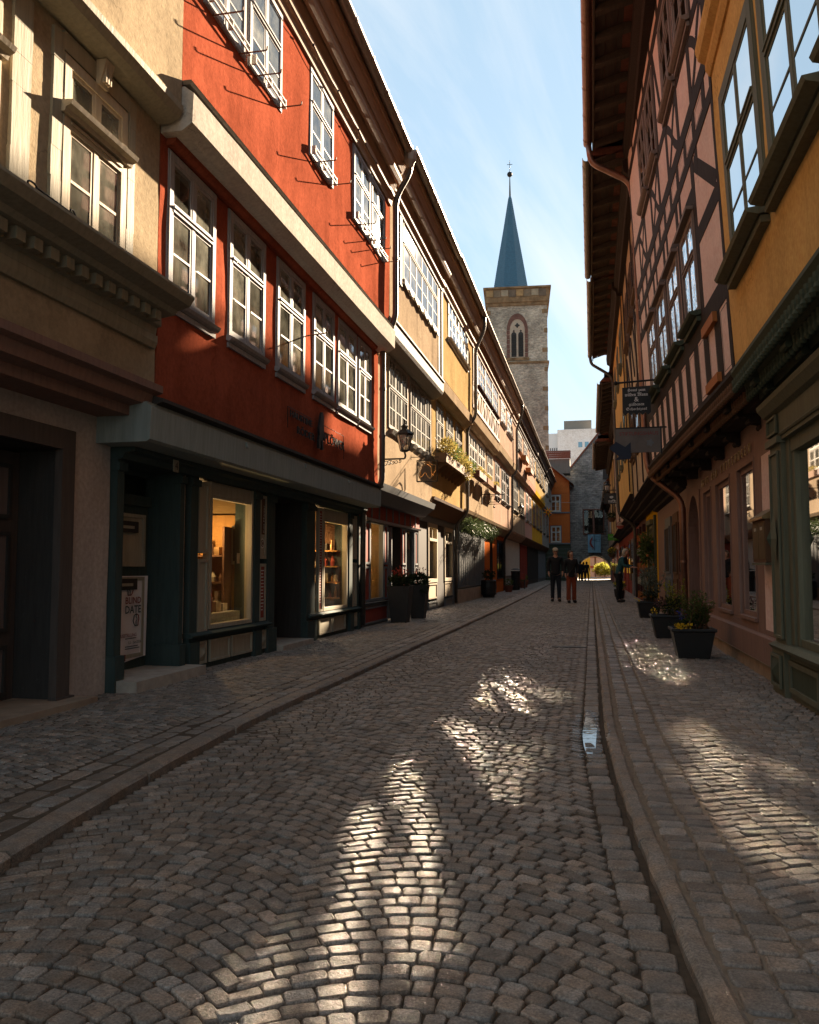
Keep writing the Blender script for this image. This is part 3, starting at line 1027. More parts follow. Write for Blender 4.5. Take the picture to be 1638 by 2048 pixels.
def leaves(c, rad, n, size, mat, par, name='foliage', seed=1, up=0.3, hollow=0.35, narrow=0.45, smooth=False):
    r = random.Random(seed); mb = MB()
    for _ in range(n):
        while True:
            p = Vector((r.uniform(-1, 1), r.uniform(-1, 1), r.uniform(-1, 1)))
            if hollow < p.length < 1: break
        clump = 0.75 + 0.5 * nz3(p.x * 2.2 + seed, p.y * 2.2, p.z * 2.2)
        q = Vector((c[0] + p.x * rad[0] * clump, c[1] + p.y * rad[1] * clump, c[2] + p.z * rad[2] * clump))
        d = (p.normalized() + Vector((r.gauss(0, .6), r.gauss(0, .6), r.gauss(0, .6) + up))).normalized()
        L = size * r.uniform(0.6, 1.3); w = L * narrow
        s_ = d.cross(Vector((r.gauss(0, 1), r.gauss(0, 1), r.gauss(0, 1)))).normalized()
        nrm = d.cross(s_)
        mid_ = q + d * L * 0.5 + nrm * L * 0.08
        mb.add([tuple(q), tuple(mid_ + s_ * w / 2), tuple(q + d * L), tuple(mid_ - s_ * w / 2)], [(0, 1, 2, 3)])
    return mb.build(name, mat, par)


def leafmat(name, c0, c1, trans=0.35):
    m, nt, b = newmat(name)
    ge = nt.nodes.new('ShaderNodeNewGeometry')
    c = _ramp(nt, ge.outputs['Random Per Island'], 0.0, 1.0, c0, c1)
    nt.links.new(c, b.inputs['Base Color'])
    b.inputs['Roughness'].default_value = 0.55
    b.inputs['Specular IOR Level'].default_value = 0.08
    out = [n for n in nt.nodes if n.type == 'OUTPUT_MATERIAL'][0]
    tr = nt.nodes.new('ShaderNodeBsdfTranslucent')
    nt.links.new(c, tr.inputs['Color'])
    mx = nt.nodes.new('ShaderNodeMixShader'); mx.inputs['Fac'].default_value = trans
    nt.links.new(b.outputs[0], mx.inputs[1]); nt.links.new(tr.outputs[0], mx.inputs[2])
    nt.links.new(mx.outputs[0], out.inputs['Surface'])
    return m

LEAF = leafmat('garden_leaf', (0.050, 0.078, 0.024), (0.13, 0.16, 0.046))
LEAFD = leafmat('dark_evergreen_leaf', (0.018, 0.030, 0.014), (0.050, 0.065, 0.026))
LEAFY = leafmat('dry_golden_leaf', (0.11, 0.085, 0.022), (0.26, 0.20, 0.06), 0.45)
LEAFG = leafmat('grey_green_leaf', (0.09, 0.11, 0.085), (0.22, 0.24, 0.19))
LEAFL = leafmat('lime_leaf', (0.20, 0.22, 0.03), (0.42, 0.40, 0.07), 0.5)
PETALY = leafmat('yellow_petal', (0.60, 0.36, 0.02), (0.70, 0.50, 0.04), 0.3)
PETALR = leafmat('red_petal', (0.28, 0.02, 0.015), (0.45, 0.10, 0.07), 0.3)
PETALB = leafmat('blue_petal', (0.03, 0.04, 0.22), (0.09, 0.10, 0.35), 0.3)
SOIL = plain('potting_soil', (0.03, 0.022, 0.016), 0.95, 0.3, 20, 0.1)

# ------------------------------------------------------------------ beige house (first on the red house's row)
def eaves(par, fc, y0, y1, zs, o=0.33, mat=None, gz=None, gmat=None, box=True, run=4.6, rise=.58):
    mat = mat or SOFFIT
    cornice(par, fc, y0, y1, [(-0.02, zs - 0.16), (0.04, zs - 0.16), (0.055, zs - 0.06), (0.10, zs - 0.03), (0.105, zs + 0.05), (-0.02, zs + 0.06)], mat, 'eaves_moulding')
    z1 = zs + rise
    soffit(par, fc, y0, y1, 0.06, zs + 0.055, o, z1, mat, boards=3)
    cornice(par, fc, y0, y1, [(.15, zs + .19), (.20, zs + .18), (.235, zs + .25), (.225, zs + .34), (.15, zs + .30)], mat, 'eaves_moulding')
    gz = gz or z1 + 0.13
    MB().fbox(fc, y0, y1, o - 0.03, o, z1 - .03, gz + 0.02).build('fascia_board', mat, par)
    gutter(par, fc, y0 + 0.01, y1 - 0.01, o + 0.082, gz, 0.078, gmat or ZINC)
    roof(par, fc, y0, y1, o + 0.06, gz + 0.03, run)
    MB().prof(fc, [(-.6, zs - .1), (-.03, zs - .1), (-.03, zs + .10), (o - .06, z1 + .04), (o - .06, gz + .03), (-.6, gz + .03)], y0, y1).build('loft_wall', ROOMD, par)
    k = y0 + .6
    while k < y1:                                   # snow guards on the eaves
        MB().tube([fc.P(k, o + .03, gz + .08), fc.P(k, o + .0, gz + .22)], .008, 4).build('snow_guard', IRON, par); k += 1.6

g = Fac('L', -4.0)
h1 = thing('beige_house', 'beige plaster house with dentil cornice and peeling wooden window boards', 'house', (-4.0, 2.4, 0))
f1 = Fac('L', -3.6); f2 = Fac('L', -3.4)
Y0, Y1 = -1.5, 6.235
core(h1, g, Y0, Y1, 8.0, back=0.6)
wall(h1, g, Y0, Y1, -0.1, 2.40, [(4.30, 5.58, -0.2, 2.02)], GREYC, seed=1.0, wob=0.010)
MB().prof(g, [(-0.3, 2.36), (0.30, 2.36), (0.30, 2.44), (0.42, 2.46), (0.44, 2.55), (0.50, 2.57), (0.50, 2.63), (-0.3, 2.66)], Y0, 6.20).build('ledge', BROWNP, h1)
w1, hole1 = window(h1, f1, 4.90, 5.70, 3.44, 4.74, BEIGEW, casing=0.075, cas_o=0.025, upper=0.36, bars=1, curm=CURTG, sill=False, tilt=0.01)
w2, hole2 = window(h1, f1, 3.45, 4.27, 3.44, 4.74, BEIGEW, casing=0.075, cas_o=0.025, upper=0.36, bars=1, curm=CURTG, sill=False)
wall(h1, f1, Y0, Y1, 2.62, 4.96, [hole1, hole2], BEIGE, seed=2.0, wob=0.007)
# dentil cornice
MB().prof(f1, [(-0.1, 3.06), (0.05, 3.06), (0.06, 3.12), (0.10, 3.13), (0.10, 3.20), (0.22, 3.215), (0.25, 3.25), (0.36, 3.28), (0.40, 3.34), (0.40, 3.36), (-0.1, 3.385)], Y0, 6.15).build('dentil_cornice', BEIGEG, h1)
y = 3.6
while y < 6.05:
    fbx('dentil', f1, y, y + 0.085, 0.09, 0.185, 3.125, 3.205, BEIGEG, h1); y += 0.165
MB().prof(f1, [(-0.1, 2.95), (0.03, 2.95), (0.05, 3.0), (0.05, 3.058), (-0.1, 3.058)], Y0, 6.18).build('lower_moulding', BEIGEG, h1)
for a, b_ in ((4.38, 4.56), (4.775, 4.885), (5.72, 5.82), (3.28, 3.43)):
    mb = MB(); n = 7
    for i in range(n):
        za, zb = 3.37 + 1.50 * i / n, 3.37 + 1.50 * (i + 1) / n
        j = RND.uniform(-.006, .006)
        mb.fbox(f1, a + j, b_ + j * .5, -0.02, 0.020 + RND.uniform(0, .004), za, zb)
    mb.build('timber_post', BEIGEG, h1)
for ya, yb in ((4.87, 5.73), (3.42, 4.30)):
    MB().prof(f1, [(-0.02, 4.30), (0.05, 4.30), (0.06, 4.33), (0.10, 4.345), (0.115, 4.375), (-0.02, 4.39)], ya, yb).build('window_hood', BEIGEW, h1)
    fbx('head_board', f1, ya + .01, yb - .01, -0.02, 0.022, 4.762, 4.90, BEIGEG, h1)
    kb = MB(); yc = (ya + yb) / 2 + .02
    kb.prof(f1, [(0.02, 4.74), (0.05, 4.73), (0.09, 4.86), (0.105, 4.92), (0.02, 4.925)], yc - 0.055, yc + 0.055)
    for d in (-0.03, 0.0, 0.03): kb.beam(f1, yc + d, 4.75, yc + d, 4.87, 0.012, 0.06, 0.095)
    kb.build('keystone_bracket', BEIGEW, h1)
    fbx('window_bottom_rail', f1, ya, yb, -0.02, 0.05, 3.385, 3.435, MAROON, h1)
MB().prof(f1, [(-0.1, 4.93), (0.12, 4.93), (0.19, 4.96), (0.225, 5.02), (0.23, 5.07), (0.18, 5.10), (-0.1, 5.10)], Y0, 6.21).build('jetty_moulding', BEIGEG, h1)
wall(h1, f2, Y0, Y1, 5.09, 7.75, [], BEIGE, seed=3.0, wob=0.008)
eaves(h1, f2, Y0, Y1, 7.64)
# iron tie anchor on the wall
mb = MB()
P = f1.P
mb.tube([P(4.60, .05, 3.615), P(4.98, .055, 3.60)], 0.008, 6)
mb.tube([P(4.98 + .03 * math.cos(a), .055, 3.60 + .03 * math.sin(a)) for a in np.linspace(math.pi, 3.0 * math.pi - .6, 12)], 0.007, 6)
mb.tube([P(4.56 + .045 * math.cos(a), .05, 3.615 + .02 * math.sin(a)) for a in np.linspace(0, 2 * math.pi, 12)], 0.007, 6)
mb.build('iron_anchor', IRON, h1)
# recessed entrance door
niche(h1, g, 4.30, 5.58, -0.1, 2.02, 0.42, DARKD, name='door_recess')
fr = MB()
fr.fbox(g, 5.54, 5.70, -0.03, 0.035, 0.12, 2.18); fr.fbox(g, 4.2, 5.54, -0.03, 0.035, 2.02, 2.18); fr.fbox(g, 5.52, 5.74, -0.02, 0.055, -0.05, 0.12)
fr.build('door_surround', paint('brown_grey_paint', (0.10, 0.08, 0.07), 0.6), h1)
d1 = fbx('door', g, 4.33, 5.56, -0.42, -0.36, 0.06, 2.0, paint('dark_brown_door_paint', (0.085, 0.064, 0.056), 0.5), h1)
PDR = paint('dull_plum_door_paint', (0.16, 0.12, 0.11), 0.5)
for a, b_ in ((4.42, 4.88), (4.98, 5.46)):
    for za, zb in ((1.48, 1.90), (0.62, 1.38), (0.14, 0.52)):
        panel(d1, g, a, b_, za, zb, DARKD, PDR, o=-0.358, rim=0.03)
fbx('doorstep', g, 4.1, 5.80, -0.4, 0.22, 0.0, 0.105, STONEB, h1)

# ------------------------------------------------------------------ red house
h2 = thing('red_house', 'tall red plaster house with white windows and a dark green shopfront', 'house', (-4.0, 10.0, 0))
Y0, Y1 = 6.245, 13.70
f1 = Fac('L', -3.60); f2 = Fac('L', -3.4)
core(h2, g, Y0, Y1, 8.0, back=0.9)
holes = []
for i, (a, b_) in enumerate(((6.39, 7.30), (7.63, 8.57), (8.95, 9.90), (10.25, 11.15), (11.33, 12.29), (12.43, 13.20))):
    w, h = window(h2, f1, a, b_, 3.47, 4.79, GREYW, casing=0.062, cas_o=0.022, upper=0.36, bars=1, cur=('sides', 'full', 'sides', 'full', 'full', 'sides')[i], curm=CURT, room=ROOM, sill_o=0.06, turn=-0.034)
    holes.append(h)
wall(h2, f1, Y0, Y1, 2.50, 5.0, holes, RED, seed=4.0, wob=0.010)
MB().prof(f1, [(-0.05, 4.82), (0.05, 4.82), (0.09, 4.845), (0.10, 4.88), (-0.05, 4.90)], 6.34, 13.3).build('lintel_moulding', RED, h2)
jt = MB(); n = 24
for i in range(n):        # the white jetty beam, a little uneven
    a = Y0 + (Y1 - Y0) * i / n; b_ = Y0 + (Y1 - Y0) * (i + 1) / n
    q0 = 0.008 * nz3(a * 1.7, 3, 0); q1 = 0.008 * nz3(b_ * 1.7, 3, 0)
    vs_ = []
    for yy, q in ((a, q0), (b_, q1)):
        rz = 0.035 * (yy - Y0) / 7
        vs_ += [f1.P(yy, -0.1, 4.88), f1.P(yy, 0.20, 4.88 + q), f1.P(yy, 0.30 + q, 4.94), f1.P(yy, 0.31 + q, 5.20 + rz), f1.P(yy, 0.22, 5.27 + rz), f1.P(yy, -0.1, 5.27)]
    jt.add(vs_, [(k, (k + 1) % 6, 6 + (k + 1) % 6, 6 + k) for k in range(6)] + ([(5, 4, 3, 2, 1, 0)] if i == 0 else []) + ([(6, 7, 8, 9, 10, 11)] if i == n - 1 else []))
jt.build('jetty_beam', plaster('white_limewash', (0.48, 0.44, 0.39), dark=0.75, streak=0.35), h2)
MB().prof(f1, [(0.1, 5.285), (0.27, 5.285), (0.30, 5.30), (0.28, 5.325), (0.1, 5.33)], Y0, Y1).build('flashing', ZINCD, h2)
holes = []
for i, (a, b_) in enumerate(((6.63, 7.50), (7.60, 8.50), (9.48, 10.42), (11.44, 12.36), (12.44, 13.28))):
    w, h = window(h2, f2, a, b_, 6.30, 7.46, GREYW, casing=0.055, cas_o=0.022, upper=0.36, bars=1, cur=('full', 'sides', 'full', 'none', 'sides')[i], sill=False, tilt=0.008)
    holes.append(h)
    rl = MB()                                            # low flower guard at the foot of the window
    for zz in (6.33, 6.40): rl.fbox(f2, a + .02, b_ - .02, 0.07, 0.085, zz, zz + 0.016)
    for t in (0.03, 0.5, 0.97): rl.fbox(f2, a + (b_ - a) * t - .01, a + (b_ - a) * t + .01, 0.03, 0.083, 6.325, 6.43)
    rl.build('flower_guard', WHITE, w)
    for t in (0.18, 0.86):
        hk = MB(); yy = a + (b_ - a) * t
        hk.tube(bend([f2.P(yy, 0.0, 6.29), f2.P(yy, 0.30, 6.285), f2.P(yy, 0.305, 6.325)], .02), 0.0075, 6)
        hk.build('flower_box_hook', RUST, w)
wall(h2, f2, Y0, Y1, 5.26, 7.72, holes, RED, seed=5.0, wob=0.010)
hk = MB(); hk.tube(bend([f1.P(9.97, 0.0, 4.13), f1.P(9.97, 0.26, 4.15), f1.P(9.97, 0.30, 4.16)], .03), 0.009, 6); hk.build('wall_hook', RUST, h2)
eaves(h2, f2, Y0, Y1, 7.66)
cab = MB(); pts = []
for i in range(60):
    yy = Y0 + (Y1 - Y0) * i / 59
    pts.append(f2.P(yy, 0.12, 7.60 - 0.035 * abs(math.sin(i * math.pi / 8))))
cab.tube(pts, 0.006, 5)
for i in range(0, 60, 8): cab.ball(pts[i], 0.018, 6, 4)
cab.build('festoon_cable', BLACKP, h2)
downpipe(h2, [(-2.99, 13.52, 8.30), (-2.99, 13.55, 8.02), (-3.28, 13.66, 7.62), (-3.28, 13.66, 5.45), (-3.5, 13.64, 5.05), (-3.51, 13.64, 2.55), (-3.88, 13.78, 2.18), (-3.90, 13.80, 0.12)], 0.05, ZINCD)
hp = MB(); hp.lathe((-2.99, 13.50, 8.14), [(0.05, -0.08), (0.11, 0.05), (0.13, 0.17), (0.13, 0.21)], 8); hp.build('rainwater_hopper', ZINC, h2)
# ground floor: shopfront
gs = Fac('L', -4.0)
MB().prof(gs, [(-0.3, 2.14), (0.46, 2.14), (0.49, 2.16), (0.50, 2.43), (0.46, 2.45), (0.46, 2.47), (-0.3, 2.47)], 6.02, 13.55).build('shop_fascia', GREENL, h2)
MB().prof(gs, [(-0.2, 2.473), (0.47, 2.473), (0.53, 2.49), (0.53, 2.52), (0.42, 2.55), (-0.2, 2.56)], 6.15, 13.60).build('fascia_flashing', DARKD, h2)
for yy in (7.9, 9.7, 11.6): fbx('fascia_clip', gs, yy, yy + 0.06, 0.498, 0.515, 2.36, 2.41, GREENL, h2)
MB().prof(gs, [(-0.3, 2.04), (0.10, 2.04), (0.13, 2.09), (0.22, 2.10), (0.22, 2.138), (-0.3, 2.138)], 6.25, 13.72).build('shop_cornice', GREEN, h2)
def pil(a, b_, za=0.06, zb=2.04, o=0.06, mat=GREEN, name='pilaster'):
    mb = MB(); mb.fbox(gs, a, b_, -0.2, o, za, zb); mb.fbox(gs, a - .02, b_ + .02, -0.2, o + .03, za, za + 0.30); mb.fbox(gs, a - .015, b_ + .015, -0.2, o + .025, zb - .10, zb - .03)
    return mb.build(name, mat, h2)
pil(6.255, 6.36); pil(7.36, 7.44)
niche(h2, gs, 6.36, 7.36, 0.0, 2.04, 0.36, GREEN, name='door_recess')
dr4 = fbx('door', gs, 6.38, 7.34, -0.34, -0.28, 0.12, 1.70, GREEN, h2)
panel(dr4, gs, 6.52, 7.26, 1.12, 1.62, PANELC, PANELC, o=-0.275)
panel(dr4, gs, 6.52, 7.26, 0.26, 1.02, PANELC, PANELC, o=-0.275)
for zz in (1.44, 0.90):
    lb = fbx('letter_box', gs, 6.60, 7.10, -0.272, -0.235, zz, zz + 0.105, DARKD, dr4)
    fbx('letter_flap', gs, 6.66, 7.02, -0.235, -0.230, zz + 0.035, zz + 0.062, PANELC, lb)
fbx('door_transom', gs, 6.38, 7.34, -0.34, -0.24, 1.70, 1.80, GREEN, h2)
tl = fbx('fanlight', gs, 6.38, 7.34, -0.34, -0.26, 1.99, 2.03, GREEN, h2)
pane(tl, gs, 6.42, 6.78, 1.81, 1.99, -0.30, GLASSS); pane(tl, gs, 6.84, 7.32, 1.81, 1.99, -0.30, GLASSS)
fbx('mullion', gs, 6.78, 6.84, -0.34, -0.26, 1.80, 1.99, PANELC, tl)
fbx('doorstep', gs, 6.26, 7.52, -0.36, 0.28, 0.055, 0.155, STONEW, h2)
fbx('house_number_plate', gs, 6.90, 6.99, 0.222, 0.232, 2.0, 2.11, PANELC, h2)
text_mesh('4', BLACKT, 'house_number', h2, gs.P(6.945, 0.234, 2.055), (0, 1, 0), (0, 0, 1), height=0.075, depth=0.001)
wall(h2, gs, 7.445, 7.57, -0.1, 2.05, [], GREYC, seed=6, back=0.2)
pil(7.58, 7.74)
panel(h2, gs, 7.78, 8.00, 1.26, 2.00, PANELC, PANELC, o=0.03); panel(h2, gs, 7.78, 8.00, 0.44, 1.20, PANELC, PANELC, o=0.03)
def shop_window(par, a, b_, za, zb, top, room, roomd=1.5, frm=PANELC, board=PANELC, fc=None, gl=None, gap=0.045):
    fc = fc or gs
    mb = MB()
    mb.fbox(fc, a, a + gap, -0.04, 0.045, za, top); mb.fbox(fc, b_ - gap, b_, -0.04, 0.045, za, top)
    mb.fbox(fc, a + gap, b_ - gap, -0.04, 0.045, za, za + gap); mb.fbox(fc, a + gap, b_ - gap, -0.04, 0.03, zb, top)
    mb.fbox(fc, a + gap, b_ - gap, 0.03, 0.042, zb + 0.035, top - 0.02)
    w = mb.build('shop_window', frm, par)
    pane(w, fc, a + gap, b_ - gap, za + gap, zb, -0.01, gl or GLASSS, 0.001)
    niche(w, fc, a - .15, b_ + .15, za - 0.06, top + .12, roomd, room, o1=-0.05)
    return w
fbx('stallboard', gs, 7.60, 9.62, -0.25, 0.035, 0.0, 0.40, GREEN, h2); fbx('stallboard', gs, 11.12, 13.74, -0.25, 0.035, 0.0, 0.40, GREEN, h2)
MB().prof(gs, [(-0.1, 0.40), (0.10, 0.40), (0.12, 0.425), (0.06, 0.45), (-0.1, 0.45)], 7.56, 9.64).build('shop_sill', GREEN, h2)
MB().prof(gs, [(-0.1, 0.40), (0.10, 0.40), (0.12, 0.425), (0.06, 0.45), (-0.1, 0.45)], 11.10, 13.74).build('shop_sill', GREEN, h2)
for a, b_, dm in ((7.78, 7.98, True), (8.06, 8.55, False), (8.60, 9.16, False), (9.38, 9.58, True), (11.2, 11.5, True), (11.62, 12.22, False), (12.28, 12.95, False), (13.4, 13.62, True)):
    panel(h2, gs, a, b_, 0.12, 0.35, PANELC, PANELC, o=0.04, diamond=dm, rim=0.025)
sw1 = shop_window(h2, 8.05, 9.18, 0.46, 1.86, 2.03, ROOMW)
pil(9.20, 9.36)
panel(h2, gs, 9.38, 9.58, 1.22, 2.0, PANELC, PANELC, o=0.03); panel(h2, gs, 9.38, 9.58, 0.46, 1.16, PANELC, PANELC, o=0.03)
pil(9.60, 9.84)
niche(h2, gs, 9.84, 11.02, 0.0, 2.04, 0.75, DARKD, name='door_recess')
# the shop door stands open inwards, its panels seen edge on
sd = MB(); sd.box(-4.70, -4.04, 9.92, 9.97, 0.12, 1.98); sd = sd.build('shop_door', GREEN, h2)
for za, zb in ((0.22, 0.92), (1.0, 1.82)):
    m_ = MB(); m_.box(-4.60, -4.14, 9.905, 9.918, za, zb); p_ = m_.build('door_panel', PANELC, sd)
    m_ = MB()
    for q in ((-4.62, -4.59, za, zb), (-4.15, -4.12, za, zb), (-4.59, -4.15, za, za + .03), (-4.59, -4.15, zb - .03, zb)): m_.box(q[0], q[1], 9.895, 9.918, q[2], q[3])
    m_.build('moulding', PANELC, p_)
fbx('doorstep', gs, 9.86, 11.02, -0.7, 0.18, 0.05, 0.125, STONEW, h2)
pil(11.04, 11.40)
panel(h2, gs, 11.60, 11.80, 0.46, 2.0, PANELC, PANELC, o=0.03)
sw2 = shop_window(h2, 11.85, 13.10, 0.46, 1.82, 2.02, ROOMW)
pil(13.14, 13.32)
panel(h2, gs, 13.36, 13.62, 1.26, 2.0, PANELC, PANELC, o=0.03); panel(h2, gs, 13.36, 13.62, 0.46, 1.2, PANELC, PANELC, o=0.03)
pil(13.64, 13.72)
# things standing inside the two shop windows
def lamp_light(loc, power, r=0.03, col=(1.0, 0.60, 0.25)):
    L = bpy.data.lights.new('shop_lamp_light', 'POINT'); L.energy = power; L.shadow_soft_size = r; L.color = col
    o = bpy.data.objects.new('shop_lamp_light', L); o.location = loc; COL.objects.link(o); return o
BULB = emit('lit_bulb', (1.0, 0.62, 0.28), 5.0)
def ceiling_lamp(loc, label, z_top, grp=None):
    t = thing('pendant_lamp', label, 'lamp', loc, grp)
    MB().tube([(loc[0], loc[1], loc[2] + 0.05), (loc[0], loc[1], z_top)], 0.006, 5).build('cord', BLACKP, t)
    MB().ball(loc, 0.032, 10, 8).build('bulb', BULB, t)
    MB().lathe(loc, [(0.035, 0.02), (0.03, 0.06), (0.012, 0.075)], 10).build('socket', IRON, t)
    return t

ceiling_lamp((-4.45, 8.95, 1.60), 'lit bulb hanging inside the wide shop window beside the green poster door', 2.1)
lamp_light((-4.45, 8.90, 1.50), 1.5)
AMBER = paint('amber_wood', (0.36, 0.19, 0.06))
def goods(par, x0, x1, y, z, r, mats, deep=.10):
    x = x0
    while x < x1 - .05:
        w_ = r.uniform(.045, .10); hh = r.uniform(.07, .20)
        if r.random() < .5: MB().lathe((x + w_ / 2, y, z), [(w_ * .42, 0), (w_ * .5, hh * .5), (w_ * .22, hh * .85), (w_ * .24, hh)], 9).build('jar', r.choice(mats), par)
        else: MB().box(x, x + w_ * .9, y - deep / 2, y + deep / 2, z, z + hh).build('carton', r.choice(mats), par)
        x += w_ + r.uniform(.01, .05)
PAL = [PANELR, WHITE, TIMBERB, GOLD, GREYB, AMBER, PANELC, DARKD]
rr_ = random.Random(12)
t = thing('display_shelf', 'amber wooden shelf of jars and cartons inside the wide shop window', 'shelf', (-4.5, 9.2, .4))
MB().box(-5.0, -4.12, 9.29, 9.31, .45, 1.75).build('back_panel', AMBER, t)
for zz in (.62, .92, 1.24): MB().box(-4.98, -4.30, 9.06, 9.285, zz, zz + .022).build('board', TIMBERB, t); goods(t, -4.95, -4.32, 9.17, zz + .023, rr_, PAL)
for xx in (-4.99, -4.295): MB().box(xx, xx + .025, 9.06, 9.285, .45, 1.60).build('upright', TIMBERB, t)
t = thing('framed_picture', 'dark framed print hanging inside the wide shop window', 'picture', (-4.2, 9.26, 1.2))
MB().box(-4.27, -4.10, 9.255, 9.28, 1.15, 1.62).build('frame', PANELC, t); MB().box(-4.245, -4.125, 9.248, 9.254, 1.19, 1.58).build('print', DARKD, t)
t = thing('display_table', 'cloth covered display table inside the wide shop window', 'table', (-4.5, 8.6, 0.4))
MB().box(-4.95, -4.12, 7.95, 9.25, 0.42, 0.60).build('cloth', GREYP, t)
for yy, hh, mm, lb in ((8.35, .16, TIMBERB, 'small brown box on the display table in the shop window'), (8.60, .26, PANELR, 'small red box on the display table in the shop window'), (8.82, .12, PANELC, 'low grey box on the display table in the shop window'), (9.0, .09, WHITE, 'flat white box on the display table in the shop window')):
    o = MB().box(-4.36, -4.22, yy - .06, yy + .06, 0.602, 0.602 + hh).build('small_box', mm); tag(o, lb, 'box')
t = thing('notice_sheet', 'small white notice stuck inside the wide shop window', 'notice', (-4.03, 8.95, 1.2))
MB().box(-4.035, -4.030, 8.90, 8.97, 1.16, 1.28).build('sheet', PAPER, t)
for i, zz in enumerate((1.70, 1.56)): ceiling_lamp((-4.35, 12.86, zz), ('upper lit bulb hanging in the narrow shop window', 'lower lit bulb hanging in the narrow shop window')[i], 2.0)
lamp_light((-4.40, 12.75, 1.50), 1.2)
t = thing('display_shelf', 'shelf of jars and glasses inside the narrow shop window', 'shelf', (-4.5, 13.1, .4))
MB().box(-5.0, -4.1, 13.19, 13.21, .45, 1.85).build('back_panel', TIMBERB, t)
for zz in (.60, .86, 1.12, 1.38): MB().box(-4.98, -4.10, 12.98, 13.185, zz, zz + .022).build('board', AMBER, t); goods(t, -4.95, -4.12, 13.08, zz + .023, rr_, PAL)
t = thing('stool', 'round brown stool inside the narrow shop window', 'stool', (-4.4, 12.5, 0.42))
MB().lathe((-4.38, 12.5, 0.78), [(0.15, 0), (0.16, .02), (0.14, .04)], 14).build('seat', TIMBERB, t)
for a in range(3): MB().tube([(-4.38 + .12 * math.cos(a * 2.1), 12.5 + .12 * math.sin(a * 2.1), .42), (-4.38 + .08 * math.cos(a * 2.1), 12.5 + .08 * math.sin(a * 2.1), .78)], .012, 6).build('leg', TIMBERB, t)

# ------------------------------------------------------------------ cream house with grey timber
h3 = thing('cream_house', 'cream house with grey window frames and red-panelled shop below', 'house', (-4.0, 16.2, 0))
Y0, Y1 = 13.72, 18.90
f1 = Fac('L', -3.65); f2 = Fac('L', -3.4)
core(h3, g, Y0, Y1, 8.2, back=0.9)
holes = []
GL3 = dict(casing=0.05, cas_o=0.022, cur='full', sill=False, tilt=0.006)
for a, b_ in ((14.62, 16.22), (16.50, 18.68)):
    w, h = window(h3, f1, a, b_, 3.72, 5.08, TIMBERG, upper=0.42, cols=4 if b_ - a > 2 else 3, bars=1, ubars=0, vbars=1, gl=GLASSD, turn=-0.026, **GL3)
    holes.append(h)
    for k, yy in enumerate(np.linspace(a + .25, b_ - .25, 4)):
        MB().prof(f1, [(-.02, 3.60), (0.05, 3.62), (0.09, 3.70), (-.02, 3.715)], yy - .16, yy + .16).build('apron_scroll', TIMBERG, w)
wall(h3, f1, Y0, Y1, 2.62, 5.15, holes, CREAM, seed=7.0)
MB().prof(f1, [(-0.1, 5.10), (0.10, 5.10), (0.26, 5.20), (0.29, 5.26), (0.30, 5.48), (0.24, 5.55), (-0.1, 5.56)], Y0, Y1 - .02).build('jetty_beam', TIMBERG, h3)
fbx('jetty_moulding', f1, Y0, Y1, 0.29, 0.325, 5.49, 5.525, TIMBERG, h3)
w, h = window(h3, f2, 14.72, 18.28, 6.55, 7.70, TIMBERG, upper=0.36, cols=6, bars=1, gl=GLASSD, **GL3)
for k, yy in enumerate(np.linspace(15.1, 17.9, 4)):
    mb = MB(); pr = [(yy - .42, 6.54), (yy - .42, 6.44), (yy - .2, 6.40), (yy, 6.46), (yy + .2, 6.40), (yy + .42, 6.44), (yy + .42, 6.54)]
    mb.poly([f2.P(q[0], 0.03, q[1]) for q in pr], (0.03, 0, 0)); mb.build('apron_scroll', TIMBERG, w)
wall(h3, f2, Y0, Y1, 5.54, 7.98, [h], plaster('streaky_cream_boarding', (0.37, 0.285, 0.20), dark=0.5, streak=0.9), seed=8.0)
fbx('timber_post', f2, 18.72, 18.90, -0.02, 0.03, 5.56, 7.80, TIMBER, h3)
fbx('timber_post', f2, 14.42, 14.60, -0.02, 0.03, 6.35, 7.72, TIMBERG, h3)
for yy in (14.0, 18.42): fbx('timber_post', f2, yy, yy + .13, -0.02, 0.015, 5.56, 7.75, BEIGEG, h3)
eaves(h3, f2, Y0, Y1, 7.84, mat=SOFFIT)
# panelled shop below
fs_ = Fac('L', -4.0)
MB().prof(fs_, [(-0.3, 2.30), (0.20, 2.30), (0.42, 2.48), (0.46, 2.60), (-0.3, 2.66)], Y0 + .1, Y1 - .1).build('shop_canopy', GREYB, h3)
fbx('shop_head', fs_, Y0, Y1, -0.2, 0.05, 2.02, 2.30, PANELR, h3)
for k in range(9): fbx('head_batten', fs_, 14.0 + .55 * k, 14.04 + .55 * k, 0.05, 0.07, 2.04, 2.29, GREYB, h3)
MB().prof(fs_, [(-0.1, 1.98), (0.08, 1.98), (0.10, 2.02), (-0.1, 2.03)], 13.9, Y1).build('shop_cornice', GREYW, h3)
for a, b_ in ((13.74, 13.98),):
    fbx('graffiti_post', fs_, a, b_, -0.2, 0.05, -0.05, 2.0, DARKD, h3)
STK = [plain('sticker_pale', (0.45, 0.45, 0.45)), plain('sticker_teal', (0.03, 0.2, 0.2)), plain('sticker_grey', (0.2, 0.2, 0.22))]
for k in range(16):
    yy = RND.uniform(13.76, 13.92); zz = RND.uniform(0.5, 1.85); s = RND.uniform(.03, .07)
    fbx('sticker', fs_, yy, yy + s, 0.0505, 0.0525, zz, zz + s * RND.uniform(.6, 1.8), RND.choice(STK), h3)
